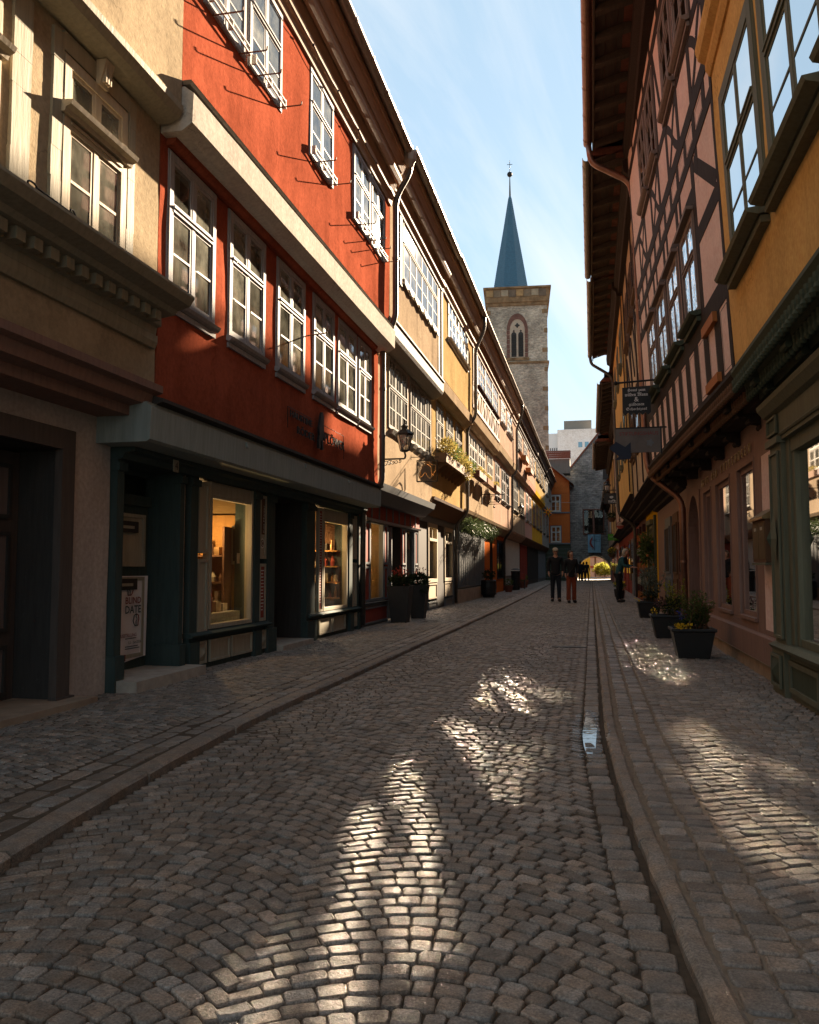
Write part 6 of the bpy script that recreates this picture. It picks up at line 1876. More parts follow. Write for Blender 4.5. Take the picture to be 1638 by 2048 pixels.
# ------------------------------------------------------------------ lanterns
def lantern(name, label, wall_pt, arm, zarm, scale=1.0, sgn=1, grp=None, hang=False):
    """a six-sided glass lantern carried by a scrolled iron arm; sgn = direction of the arm in x"""
    t = thing(name, label, 'lamp', wall_pt, grp)
    x0, y0, _ = wall_pt; xe = x0 + sgn * arm; s = scale
    mb = MB()
    mb.tube([(x0, y0, zarm), (xe, y0, zarm)], .016 * s, 6)
    mb.tube([(x0 + sgn * .012, y0, zarm - .16 * s), (x0 + sgn * .012, y0, zarm + .08 * s)], .02 * s, 6)
    mb.build('arm', IRON, t)
    sc_ = MB()
    for k in range(5):
        c = (x0 + sgn * arm * (.14 + .16 * k), zarm - (.085 - .012 * k) * s); R_ = (.062 - .007 * k) * s
        sc_.tube([(c[0] + R_ * (1 - .08 * i) * math.cos(i * .62 + k), y0, c[1] + R_ * (1 - .08 * i) * math.sin(i * .62 + k)) for i in range(13)], .007 * s, 5)
    sc_.build('scrollwork', IRON, t)
    zb = zarm + .12 * s
    mb = MB(); mb.tube(bend([(xe, y0, zarm), (xe + sgn * .02, y0, zarm + .05 * s), (xe, y0, zb)], .03), .018 * s, 6); mb.lathe((xe, y0, zb), [(.05 * s, 0), (.085 * s, .02 * s), (.085 * s, .035 * s)], 6); mb.build('lamp_foot', IRON, t)
    zc = zb + .035 * s; n = 6
    bot = [(xe + .080 * s * math.cos(i * math.pi / 3), y0 + .080 * s * math.sin(i * math.pi / 3), zc) for i in range(n)]
    top = [(xe + .145 * s * math.cos(i * math.pi / 3), y0 + .145 * s * math.sin(i * math.pi / 3), zc + .27 * s) for i in range(n)]
    for i in range(n):
        MB().add([bot[i], bot[(i + 1) % n], top[(i + 1) % n], top[i]], [(0, 1, 2, 3)]).build('lamp_pane', GLASSL, t)
    fr_ = MB()
    for i in range(n): fr_.tube([bot[i], top[i]], .008 * s, 4)
    fr_.tube(top + [top[0]], .010 * s, 4); fr_.build('lamp_frame', IRON, t)
    MB().lathe((xe, y0, zc + .27 * s), [(.165 * s, 0), (.172 * s, .02 * s), (.10 * s, .085 * s), (.055 * s, .115 * s), (.06 * s, .15 * s), (.075 * s, .16 * s), (.03 * s, .20 * s), (.012 * s, .235 * s), (.018 * s, .25 * s), (.004 * s, .29 * s)], 6).build('lamp_roof', IRON, t)
    for i in range(n):
        MB().lathe((xe + .16 * s * math.cos(i * math.pi / 3), y0 + .16 * s * math.sin(i * math.pi / 3), zc + .285 * s), [(.006 * s, 0), (.010 * s, .02 * s), (.002 * s, .05 * s)], 5).build('lamp_spike', IRON, t)
    return t
lantern('wall_lantern', 'black iron wall lantern with frosted panes on the cream house', (-3.65, 14.25, 3.07), .40, 3.07, 1.0)
lantern('wall_lantern', 'small black wall lantern on the pale cream house', (-3.65, 40.0, 3.63), .34, 3.63, 1.0)
lantern('wall_lantern', 'black wall lantern above the dark cafe sign', (1.2, 40.0, 4.62), .40, 4.62, 1.0, -1)
lantern('wall_lantern', 'small black lantern beside the stone church window', (1.5, 66.0, 3.6), .40, 3.6, .95, -1)

# ------------------------------------------------------------------ hanging signs
def board_xz(name, x0, x1, y, z0, z1, mat, par, th=.02):
    return MB().box(x0, x1, y - th / 2, y + th / 2, z0, z1).build(name, mat, par)
RX, UZ = (1, 0, 0), (0, 0, 1)
t = thing('hanging_sign', 'black hanging sign with white blackletter house name and toothed lower edge', 'sign', (1.07, 13.6, 4.1))
mb = MB(); x0, x1, zt, zb = .53, .975, 4.045, 3.62
o_ = [(x0, zt - .012), (x1, zt + .006), (x1, zb)]
for i in range(5):
    xa = x1 - (x1 - x0) * i / 5; o_ += [(xa - (x1 - x0) / 10, zb - .045), (xa - (x1 - x0) / 5, zb)]
mb.poly([(x, 13.59, z) for x, z in o_], (0, .02, 0)); mb.build('board', BLACKT, t)
mb = MB(); mb.tube([(1.09, 13.6, 4.145), (.42, 13.6, 4.115)], .016, 8); mb.ball((.43, 13.6, 4.115), .035, 10, 8); mb.build('rod', IRON, t)
for xx in (.62, .90): MB().tube([(xx, 13.6, 4.03), (xx, 13.6, 4.13)], .006, 5).build('hanger', IRON, t)
def frak(s):
    out = ''
    for c in s:
        if 'A' <= c <= 'Z': out += chr(0x1D56C + ord(c) - 65)
        elif 'a' <= c <= 'z': out += chr(0x1D586 + ord(c) - 97)
        else: out += c
    return out
for txt, zz, w_, h_ in (('Haus zum', 3.985, .285, .062), ('wilden Mann', 3.915, .36, .058), ('&', 3.835, .07, .075), ('güldenen', 3.75, .24, .066), ('Schachtzaul', 3.675, .33, .058)):
    text_mesh(txt if txt == '&' else frak(txt), SIGNW, 'lettering', t, (.752, 13.5885, zz), RX, UZ, width=w_, height=h_, depth=.0015)
t = thing('arrow_sign', 'grey metal sign with faded red lettering and a dark blue arrow', 'sign', (1.1, 12.6, 3.0))
board_xz('board', .385, 1.03, 12.6, 2.83, 3.19, SIGNG, t, .025)
text_mesh('STIFTUNGSHAUS', SIGNR, 'lettering', t, (.72, 12.585, 3.115), RX, UZ, width=.56, height=.055, depth=.0015)
ar = [(.285, 2.90), (.385, 3.00), (.52, 2.915), (.60, 2.985), (.60, 2.735), (.36, 2.72), (.43, 2.775)]
mb = MB(); mb.poly([(x, 12.575, z) for x, z in ar], (0, .012, 0)); mb.build('arrow', SIGNB, t)
mb = MB(); mb.add([(.88 + .05 * math.cos(a) * (1 + .2 * math.cos(5 * a)), 12.586, 2.97 + .05 * math.sin(a) * (1 + .2 * math.cos(5 * a))) for a in np.linspace(0, 6.283, 24, endpoint=False)], [tuple(range(24))]); mb.build('emblem', GREYB, t)
fbx('frame', FacY(12.6), 1.03, 1.05, -.02, .02, 2.80, 3.215, IRON, t); fbx('frame', FacY(12.6), .385, 1.12, -.015, .015, 3.19, 3.21, IRON, t)
t = thing('cafe_sign', 'dark square cafe sign with a cup emblem', 'sign', (1.25, 36, 4.1))
board_xz('board', .56, 1.24, 36, 3.86, 4.32, BLACKT, t, .04)
text_mesh('café', SIGNW, 'lettering', t, (.90, 35.978, 4.00), RX, UZ, width=.30, height=.09, depth=.0015)
text_mesh('Lorenz', SIGNW, 'lettering', t, (.92, 35.978, 3.92), RX, UZ, width=.32, height=.05, depth=.0015)
mb = MB(); mb.add([(.88 + .08 * math.cos(a), 35.978, 4.16 + .07 * math.sin(a) * (1 if math.sin(a) < 0 else .6)) for a in np.linspace(0, 6.283, 20, endpoint=False)], [tuple(range(20))]); mb.build('emblem', STEEL, t)
mb = MB(); mb.tube([(.5, 36, 4.45), (1.3, 36, 4.45)], .018, 6); mb.tube([(.65, 36, 4.3), (.65, 36, 4.45)], .008, 5); mb.tube([(1.15, 36, 4.3), (1.15, 36, 4.45)], .008, 5); mb.build('rod', IRON, t)
t = thing('round_sign', 'round cream and red hanging sign with a green cross mark', 'sign', (1.25, 34, 2.8))
mb = MB(); mb.poly([(1.15 + .15 * math.cos(a), 33.98, 2.84 + .15 * math.sin(a)) for a in np.linspace(0, 6.283, 24, endpoint=False)], (0, .03, 0)); mb.build('rim', PANELR, t)
mb = MB(); mb.add([(1.15 + .13 * math.cos(a), 33.975, 2.84 + .13 * math.sin(a)) for a in np.linspace(-.15, math.pi + .15, 16)], [tuple(range(16))]); mb.build('face', PINKC, t)
for q in ((-1, 1), (1, 1)): MB().tube([(1.15 - .04 * q[0], 33.97, 2.87), (1.15 + .04 * q[0], 33.97, 2.94)], .007, 4).build('cross_mark', LEAF, t)
MB().tube([(1.15, 34, 2.98), (1.15, 34, 3.1), (1.6, 34, 3.1)], .01, 5).build('rod', IRON, t)
t = thing('green_sign', 'small bright green shop sign with white lettering', 'sign', (1.6, 48, 2.9))
GS = plain('bright_green_sign', (0.07, 0.27, 0.018), .5, .1)
board_xz('board', .94, 1.57, 48, 2.69, 3.06, GS, t, .03)
text_mesh('Hobbyladen', SIGNW, 'lettering', t, (1.24, 47.98, 2.89), RX, UZ, width=.42, height=.07, depth=.0015)
text_mesh('Laden', SIGNW, 'lettering', t, (1.32, 47.98, 2.79), RX, UZ, width=.2, height=.06, depth=.0015)
fbx('rod', FacY(48), .94, 1.75, -.01, .01, 3.065, 3.085, IRON, t)
t = thing('church_banner', 'pale blue church banner with a red flame and a dark cross', 'banner', (.28, 76.4, 2.6))
BL = plain('pale_blue_banner', (.22, .40, .52), .6, .15)
mb = MB(); nn = 10; vs_ = []
for i in range(nn + 1):
    x = -.29 + 1.15 * i / nn; yv = 76.4 + .03 * math.sin(i * 1.3)
    vs_ += [(x, yv, 2.54), (x, yv, 4.2)]
mb.add(vs_, [(2 * i, 2 * i + 2, 2 * i + 3, 2 * i + 1) for i in range(nn)]); mb.build('cloth', BL, t)
fl = [(.12, 4.05), (.02, 3.85), (-.12, 3.65), (-.15, 3.35), (-.02, 3.1), (.16, 2.95), (.10, 2.8), (.24, 2.98), (.12, 3.2), (.02, 3.42), (.05, 3.62), (.14, 3.8)]
mb = MB(); mb.poly([(x, 76.34, z) for x, z in fl], (0, .01, 0)); mb.build('flame', SIGNR, t)
fC2 = FacY(76.35)
fbx('cross', fC2, .27, .31, 0, .01, 2.75, 4.15, SIGNB, t); fbx('cross', fC2, .10, .31 + .17, .0, .012, 3.66, 3.70, SIGNB, t)
for k in range(3): text_mesh(['Methodisten', 'Kirche', 'Erfurt'][k], SIGNB, 'lettering', t, (.58, 76.34, 3.98 - .2 * k), RX, UZ, width=.4, height=.09, depth=.0015)
MB().tube([(-.35, 76.4, 4.22), (.95, 76.4, 4.22)], .02, 6).build('pole', IRON, t)
for k in range(3): MB().tube([(.2 + .3 * k, 76.4, 4.22), (.2 + .3 * k, 77.0, 4.25)], .012, 5).build('bracket', IRON, t)
# dove sign and bell sign on the other row
t = thing('dove_sign', 'square black-framed hanging sign with a brass line-drawn dove', 'sign', (-3.65, 16.6, 3.1))
mb = MB(); q = (-3.52, -3.09, 2.905, 3.345)
mb.tube([(q[0], 16.6, q[2]), (q[1], 16.6, q[2]), (q[1], 16.6, q[3]), (q[0], 16.6, q[3]), (q[0], 16.6, q[2])], .015, 4); mb.build('frame', IRON, t)
mb = MB(); mb.tube([(-3.66, 16.6, 3.42), (-3.05, 16.6, 3.41)], .008, 5); mb.tube([(-3.42, 16.6, 3.41), (-3.42, 16.6, 3.34)], .004, 4); mb.tube([(-3.2, 16.6, 3.41), (-3.2, 16.6, 3.34)], .004, 4); mb.tube([(-3.65, 16.6, 3.46), (-3.65, 16.6, 3.36)], .008, 4); mb.build('rod', IRON, t)
mb = MB()
mb.tube([(-3.47, 16.6, 2.97), (-3.45, 16.6, 3.10), (-3.40, 16.6, 3.22), (-3.30, 16.6, 3.27), (-3.22, 16.6, 3.20), (-3.20, 16.6, 3.02), (-3.24, 16.6, 2.96), (-3.30, 16.6, 3.02), (-3.34, 16.6, 3.10), (-3.40, 16.6, 3.02), (-3.47, 16.6, 2.97)], .011, 4)
mb.tube([(-3.38, 16.6, 3.30), (-3.26, 16.6, 3.31), (-3.20, 16.6, 3.25), (-3.12, 16.6, 3.24), (-3.13, 16.6, 3.12), (-3.17, 16.6, 3.02)], .011, 4); mb.build('dove_outline', GOLD, t)
t = thing('bell_sign', 'black iron bell-shaped hanging sign on a scrolled arm', 'sign', (-3.65, 27.9, 3.5))
mb = MB(); mb.tube([(-3.65, 27.9, 3.64), (-2.86, 27.9, 3.62)], .014, 6); mb.tube([(-3.64, 27.9, 3.3), (-3.64, 27.9, 3.75)], .02, 6)
for k in range(3): mb.tube([(-3.54 + .05 * math.cos(i * .6) * (1 - .07 * i), 27.9, 3.52 - .1 * k + .05 * math.sin(i * .6) * (1 - .07 * i)) for i in range(12)], .009, 4)
mb.build('arm', IRON, t)
mb = MB(); mb.tube([(-3.44, 27.9, 3.30), (-3.34, 27.9, 3.38), (-3.31, 27.9, 3.58), (-3.13, 27.9, 3.58), (-3.10, 27.9, 3.38), (-3.0, 27.9, 3.30), (-3.44, 27.9, 3.30)], .018, 6); mb.tube([(-3.36, 27.9, 3.37), (-3.08, 27.9, 3.37)], .012, 5); mb.build('bell_outline', IRON, t)
mb = MB(); mb.ball((-3.22, 27.9, 3.20), .04, 8, 6); mb.tube([(-3.22, 27.9, 3.2), (-3.22, 27.9, 3.3)], .012, 5); mb.build('clapper', IRON, t)
# wall lettering with the iron figure on the red house
fR = Fac('L', -3.6)
t = thing('iron_wall_sign', 'dark iron lettering and standing figure fixed to the red wall', 'sign', (-3.55, 10.4, 2.9))
IR, UU = (0, 1, 0), (0, 0, 1)
for txt, yc, zc, w_, h_ in (('HAUSTINE', 9.68, 2.985, .80, .085), ('RÖDER', 9.86, 2.83, .66, .115), ('PLÖWER', 11.06, 2.905, .92, .155)):
    text_mesh(txt, IRON, 'lettering', t, (-3.545, yc, zc), IR, UU, width=w_, height=h_, depth=.012, bold=.01)
mb = MB(); mb.tube([(-3.56, 9.25, 3.06), (-3.56, 10.1, 3.06)], .005, 4); mb.tube([(-3.56, 10.6, 3.06), (-3.56, 11.55, 3.06), (-3.56, 11.55, 2.72)], .005, 4); mb.tube([(-3.56, 9.25, 3.06), (-3.56, 9.25, 2.8)], .005, 4); mb.build('rods', IRON, t)
fg = [(10.30, 2.70), (10.29, 2.80), (10.32, 2.88), (10.30, 2.98), (10.34, 3.06), (10.36, 3.14), (10.40, 3.20), (10.45, 3.21), (10.49, 3.15), (10.49, 3.05), (10.50, 2.95), (10.55, 2.90), (10.53, 2.84), (10.48, 2.88), (10.47, 2.78), (10.49, 2.70), (10.42, 2.70), (10.41, 2.82), (10.38, 2.82), (10.36, 2.70)]
mb = MB(); mb.poly([(-3.545, y_, z_) for y_, z_ in fg], (.03, 0, 0)); mb.build('figure', IRON, t)
# gilded lettering along the half-timbered house
t = thing('wall_lettering', 'raised brass lettering naming the house on the brown beam above the windows', 'lettering', (1.66, 11.0, 2.46))
y_ = 13.08; word = 'HAUS DER STIFTUNGEN'; stp = 4.0 / len(word)
for k, c in enumerate(word):
    if c == ' ': continue
    text_mesh(c, GOLD, 'letter', t, (1.655, 13.08 - stp * (k + .5), 2.375), (0, -1, 0), UU, height=.10, width=None if c != 'I' else None, depth=.012, bold=.0)
# poster on the door of number four
t = thing('poster', 'white exhibition poster with two outlined heads on the green door', 'poster', (-4.27, 7.0, .6))
pfc = Fac('L', -4.262)
mb = MB(); n = 8; vs_ = []
for i in range(n + 1):
    y_ = 6.74 + .565 * i / n; o_ = .006 * math.sin(i * .9) + (.012 if i == n else 0)
    vs_ += [pfc.P(y_, o_ * .4, .21 + .006 * i), pfc.P(y_, o_, 1.03)]
mb.add(vs_, [(2 * i, 2 * i + 2, 2 * i + 3, 2 * i + 1) for i in range(n)]); mb.build('sheet', PAPER, t)
fp_ = lambda y_, z_: pfc.P(y_, .016, z_)
for txt, yc, zc, w_, h_, m_ in (('BLIND', 7.055, .80, .27, .062, SIGNR), ('DATE', 7.055, .715, .27, .072, SIGNT), ('AUSSTELLUNG', 6.97, .475, .30, .032, SIGNR), ('3.3. - 26.4.2026', 7.09, .405, .22, .026, SIGNT)):
    text_mesh(txt, m_, 'lettering', t, fp_(yc, zc), IR, UU, width=w_, height=h_, depth=.001, bold=.012)
for yc, zc, fl_, m1_, m2_ in ((6.995, .90, 1, SIGNT, SIGNR), (7.11, .61, -1, SIGNR, SIGNT)):
    a = [(-.035, -.05), (-.035, -.02), (-.048, .01), (-.04, .045), (0, .06)]; b_ = [(0, .06), (.035, .045), (.042, .015), (.052, -.005), (.042, -.02), (.035, -.035), (.02, -.05), (-.035, -.05)]
    MB().tube([fp_(yc + fl_ * u, zc + v_) for u, v_ in a], .005, 4).build('head_outline', m1_ if fl_ > 0 else m1_, t); MB().tube([fp_(yc + fl_ * u, zc + v_) for u, v_ in b_], .005, 4).build('head_outline', m2_, t)
    MB().tube([fp_(yc + fl_ * u, zc + v_) for u, v_ in ((0, .06), (0, .03), (-.015, .02), (-.015, 0), (0, -.01), (0, -.05))], .004, 4).build('head_outline', SIGNT, t)
for k, zz in enumerate((.44, .365, .345)): fbx('small_print', pfc, 6.93, 7.12 + .03 * k, .0155, .0165, zz, zz + .009, GREYB, t)
fbx('red_mark', pfc, 6.90, 6.94, .0155, .0165, .24, .30, SIGNR, t)
# posters on the pilaster strips of the red house shop
for ya, yb, za, zb, m_, nm, lb in ((9.405, 9.555, .50, 1.13, PANELR, 'red', 'narrow red text poster on the pilaster beside the open shop door'), (9.405, 9.555, 1.52, 1.97, TIMBERB, 'brown', 'narrow brown poster above the round sticker beside the shop door'), (11.625, 11.775, .50, 1.97, PANELR, 'red', 'tall red text poster beside the narrow shop window')):
    t = thing('strip_poster', lb, 'poster', (-3.96, ya, za))
    MB().fbox(gs, ya, yb, .036, .040, za, zb).build('sheet', m_, t)
    if nm == 'red':
        zz = zb - .06
        while zz > za + .05:
            w_ = RND.uniform(.05, .11); fbx('print_line', gs, (ya + yb) / 2 - w_ / 2, (ya + yb) / 2 + w_ / 2, .040, .0412, zz, zz + .012, SIGNW, t); zz -= .04 if nm == 'red' else .05
    else:
        text_mesh('Kati Münter', SIGNW, 'lettering', t, gs.P((ya + yb) / 2 + .03, .0405, (za + zb) / 2 - .03), (0, 0, 1), (0, -1, 0), width=.34, height=.04, depth=.001)
t = thing('round_sticker', 'round white-rimmed sticker on the pilaster beside the shop door', 'sticker', (-3.96, 9.48, 1.4))
for r_, m_, o_ in ((.062, SIGNW, .037), (.045, TIMBERB, .039), (.03, SIGNW, .041), (.022, TIMBERB, .043)):
    mb = MB(); mb.add([gs.P(9.48 + r_ * .95 * math.cos(a), o_, 1.41 + r_ * math.sin(a)) for a in np.linspace(0, 6.283, 20, endpoint=False)], [tuple(range(20))]); mb.build('ring', m_, t)
# letter boxes on the rose panel
t = thing('letter_box_unit', 'wooden letter box pair on the rose panel of the half-timbered house', 'letter box', (1.6, 8.4, 1.15))
MB().fbox(gr, 8.08, 8.68, .0, .10, 1.16, 1.56).build('body', TIMBERB, t); MB().prof(gr, [(0, 1.56), (.13, 1.56), (.13, 1.585), (.0, 1.67)], 8.06, 8.70).build('lid', GOLD, t)
for a in (8.10, 8.39):
    fbx('flap', gr, a, a + .27, .10, .106, 1.19, 1.53, paint('oiled_oak_%d' % int(a * 100), (.12, .075, .035)), t)
    fbx('name_plate', gr, a + .09, a + .18, .106, .109, 1.46, 1.49, PANELC, t)
MB().fbox(gr, 8.06, 8.70, 0, .11, 1.135, 1.155).build('shelf', OLIVE, t)

# ------------------------------------------------------------------ pots and plants
def tapered_pot(c, w0, w1, h, mat, t, rim=.02, n=4, rot=math.pi / 4):
    k = math.sqrt(2) if n == 4 else 1
    mb = MB(); mb.lathe(c, [(w0 * k / 2, 0), (w1 * k / 2, h), (w1 * k / 2 - .02, h), (w1 * k / 2 - .03, h - .06)], n, rot=rot); mb.build('pot', mat, t)
    MB().lathe((c[0], c[1], c[2] + h - .06), [(w1 * k / 2 - .03, 0), (.01, .012)], n, rot=rot).build('soil', SOIL, t)
POTA = plain('anthracite_planter', (0.030, 0.029, 0.029), .55, .3, 4, .3)
t = thing('tall_planter', 'tall tapered anthracite planter with red-tipped plants, the one nearer the red house', 'planter', (-3.63, 15.5, ZL))
tapered_pot((-3.63, 15.55, ZL), .30, .44, .70, POTA, t); leaves((-3.63, 15.55, .86), (.26, .26, .13), 420, .085, LEAFD, t, seed=21); leaves((-3.63, 15.55, 1.02), (.20, .20, .14), 90, .055, PETALR, t, 'flowers', seed=22)
t = thing('tall_planter', 'tall tapered anthracite planter with trailing plants, the one nearer the yellow house', 'planter', (-3.6, 16.9, ZL))
tapered_pot((-3.56, 16.95, ZL), .26, .40, .70, POTA, t); leaves((-3.56, 16.95, .86), (.25, .25, .14), 420, .085, LEAFD, t, seed=23); leaves((-3.52, 16.95, 1.0), (.18, .18, .14), 70, .05, PETALR, t, 'flowers', seed=24); leaves((-3.42, 16.8, .66), (.08, .14, .16), 120, .06, LEAFD, t, 'trailing_leaves', seed=25)
t = thing('barrel_planter', 'dark barrel planter with bare shrub before the grey shutters', 'planter', (-3.6, 29.5, ZL))
MB().lathe((-3.62, 29.5, ZL), [(.20, 0), (.27, .18), (.29, .36), (.27, .62), (.25, .63), (.24, .56)], 14).build('pot', BLACKP, t)
for zz in (.12, .34, .54): MB().lathe((-3.62, 29.5, ZL + zz), [(.283, 0), (.293, .012), (.283, .03)], 14).build('hoop', IRON, t)
leaves((-3.62, 29.5, .88), (.26, .26, .2), 420, .08, LEAFD, t, seed=26); leaves((-3.62, 29.5, 1.02), (.16, .16, .12), 40, .05, PETALR, t, 'flowers', seed=27)

def trough(c, w0, w1, d0, d1, h, t):
    mb = MB()
    def ring(w, d, z): return [(c[0] + sx * w / 2, c[1] + sy * d / 2, c[2] + z) for sx, sy in ((-1, -1), (1, -1), (1, 1), (-1, 1))]
    lv = [ring(w0, d0, 0), ring(w1 - .02, d1 - .02, h - .04), ring(w1, d1, h - .04), ring(w1 + .02, d1 + .02, h - .03), ring(w1 + .02, d1 + .02, h), ring(w1 - .05, d1 - .05, h), ring(w1 - .07, d1 - .07, h - .06)]
    vs_ = [p for r_ in lv for p in r_]; fs = [(3, 2, 1, 0)]
    for i in range(len(lv) - 1):
        for k in range(4): fs.append((4 * i + k, 4 * i + (k + 1) % 4, 4 * i + 4 + (k + 1) % 4, 4 * i + 4 + k))
    mb.add(vs_, fs); o = mb.build('pot', BLACKP, t)
    bv = o.modifiers.new('round_edges', 'BEVEL'); bv.width = .02; bv.segments = 2; bv.limit_method = 'ANGLE'
    MB().box(c[0] - w1 / 2 + .06, c[0] + w1 / 2 - .06, c[1] - d1 / 2 + .06, c[1] + d1 / 2 - .06, c[2] + h - .10, c[2] + h - .055).build('soil', SOIL, t)
def spiky(c, n, L, t, mat=LEAF, seed=1, spread=.5, name='stems', w=.011):
    r_ = random.Random(seed); mb = MB()
    for _ in range(n):
        a = r_.uniform(0, 6.283); ln = L * r_.uniform(.55, 1.1); sp = r_.uniform(.05, spread)
        b0 = Vector((c[0] + r_.uniform(-.10, .10), c[1] + r_.uniform(-.12, .12), c[2]))
        d = Vector((math.cos(a) * sp, math.sin(a) * sp, 1)).normalized(); s_ = d.cross(Vector((r_.gauss(0, 1), r_.gauss(0, 1), 0.1))).normalized()
        p0, p1, p2 = b0, b0 + d * ln * .6, b0 + d * ln + Vector((math.cos(a), math.sin(a), -.4)) * ln * .12
        mb.add([tuple(p0 - s_ * w / 2), tuple(p0 + s_ * w / 2), tuple(p1 + s_ * w * .6), tuple(p1 - s_ * w * .6), tuple(p2)], [(0, 1, 2, 3), (3, 2, 4)])
    mb.build(name, mat, t)
def sprigs(c, n, H_, t, seed=1, mat=LEAF, leaf=.07, spread=.22):
    """leafy upright shoots: stems set with many narrow leaves"""
    r_ = random.Random(seed); mb = MB(); sm = MB()
    for _ in range(n):
        b0 = Vector((c[0] + r_.uniform(-.12, .12), c[1] + r_.uniform(-.14, .14), c[2])); lean_ = Vector((r_.gauss(0, spread), r_.gauss(0, spread), 1)).normalized(); h_ = H_ * r_.uniform(.6, 1.05)
        sm.tube([tuple(b0), tuple(b0 + lean_ * h_)], [.006, .002], 4)
        for k in range(int(h_ / .014)):
            f = r_.uniform(.18, 1.0); p = b0 + lean_ * h_ * f; a = r_.uniform(0, 6.283)
            d = (Vector((math.cos(a), math.sin(a), .55)) ).normalized(); L = leaf * r_.uniform(.7, 1.3) * (1.15 - .5 * f); s_ = d.cross(Vector((0, 0, 1))).normalized(); w_ = L * .16
            m_ = p + d * L * .5 + Vector((0, 0, .006))
            mb.add([tuple(p), tuple(m_ + s_ * w_), tuple(p + d * L), tuple(m_ - s_ * w_)], [(0, 1, 2, 3)])
    sm.build('stems', TIMBERB, t); mb.build('foliage', mat, t)
t = thing('plant_tub', 'black rectangular tub with rosemary shoots and yellow pansies, the one by the rose letter boxes', 'planter', (1.2, 10.6, ZRR))
trough((1.19, 10.62, ZRR), .36, .50, .36, .48, .36, t); sprigs((1.26, 10.64, .36), 26, .46, t, 31, LEAF, .085, .20); leaves((1.06, 10.44, .40), (.14, .10, .04), 60, .035, PETALY, t, 'yellow_flowers', seed=32, narrow=.9); leaves((1.10, 10.7, .52), (.06, .12, .10), 60, .03, PETALB, t, 'blue_flowers', seed=33, narrow=.6); leaves((1.16, 10.6, .40), (.2, .2, .06), 140, .06, LEAFD, t, 'low_leaves', seed=34)
t = thing('plant_tub', 'black rectangular tub with mauve heather and tall spurge, between the other two tubs', 'planter', (1.15, 13.5, ZRR))
trough((1.15, 13.55, ZRR), .36, .50, .36, .48, .36, t); leaves((1.2, 13.55, .52), (.22, .2, .16), 320, .06, LEAFD, t, seed=41); leaves((1.05, 13.45, .58), (.12, .12, .10), 130, .035, leafmat('mauve_petal', (.10, .045, .05), (.2, .1, .09)), t, 'heather', seed=42); sprigs((1.28, 13.6, .36), 9, .60, t, 43, LEAFL, .08, .12); leaves((.95, 13.4, .44), (.06, .08, .06), 16, .035, PETALY, t, 'yellow_flowers', seed=44, narrow=.9)
t = thing('plant_tub', 'black rectangular tub with a tall olive plant beside the brown doors', 'planter', (1.2, 18.8, ZRR))
trough((1.22, 18.9, ZRR), .38, .50, .38, .5, .36, t); leaves((1.24, 18.9, .5), (.2, .2, .12), 200, .07, LEAFD, t, seed=51); sprigs((1.26, 18.95, .36), 12, .80, t, 52, LEAFG, .11, .20); leaves((.98, 18.8, .42), (.1, .1, .05), 14, .04, PETALY, t, 'yellow_flowers', seed=53, narrow=.9)
t = thing('climbing_plant', 'tall leafy climber with orange fruit beside the yellow shop', 'plant', (1.5, 23, ZRR))
MB().lathe((1.5, 22.6, ZRR), [(.14, 0), (.18, .30), (.16, .30)], 12).build('pot', BLACKP, t)
MB().tube([(1.5, 22.6, .3), (1.52, 22.65, 1.0), (1.46, 22.6, 1.9)], [.02, .016, .01], 6).build('stem', TIMBERB, t)
leaves((1.44, 22.6, 1.62), (.24, .3, .46), 800, .10, LEAF, t, seed=55, hollow=.1); leaves((1.42, 22.6, .85), (.20, .24, .25), 200, .14, LEAFG, t, 'long_leaves', seed=56, narrow=.2)
for k in range(7):
    a = k * 2.4
    MB().ball((1.42 + .18 * math.cos(a), 22.45 + .15 * math.sin(a), 1.2 + .12 * k), .035, 8, 6).build('orange', FRESHW, t)
t = thing('flower_stand', 'low stand of potted yellow and orange flowers by the person in the teal jacket', 'planter', (.95, 31, ZRR))
for k, (x_, y_) in enumerate(((1.0, 30.6), (1.05, 31.6), (.98, 32.6), (1.1, 33.8))):
    MB().lathe((x_, y_, ZRR), [(.12, 0), (.16, .3), (.15, .3)], 10).build('pot', [BLACKP, FRESHW][k % 2], t); leaves((x_, y_, .48), (.2, .2, .16), 160, .07, LEAF, t, seed=60 + k); leaves((x_, y_, .58), (.16, .16, .1), 40, .06, PETALY, t, 'flowers', seed=70 + k, narrow=.8)
t = thing('wall_basket', 'hanging basket of yellow flowers near the church', 'planter', (1.3, 50, 1.9))
MB().lathe((1.2, 50, 1.75), [(.12, 0), (.24, .2), (.22, .2)], 10).build('basket', TIMBERB, t); leaves((1.2, 50, 2.1), (.35, .35, .22), 260, .1, LEAF, t, seed=80); leaves((1.2, 50, 2.2), (.3, .3, .18), 90, .08, PETALY, t, 'flowers', seed=81, narrow=.8); MB().tube([(1.2, 50, 1.95), (1.3, 50, 2.6), (1.7, 50, 2.7)], .01, 5).build('hook', IRON, t)
t = thing('wall_basket', 'dark hanging basket under the cafe sign on the salmon wall', 'planter', (1.1, 42, 3.5))
MB().lathe((1.02, 42, 3.42), [(.12, 0), (.22, .2), (.2, .2)], 10).build('basket', TIMBERB, t); leaves((1.02, 42, 3.72), (.28, .28, .16), 260, .09, LEAFD, t, seed=82); MB().tube([(1.02, 42, 3.6), (1.05, 42, 4.2), (1.3, 42, 4.3)], .01, 5).build('hook', IRON, t)

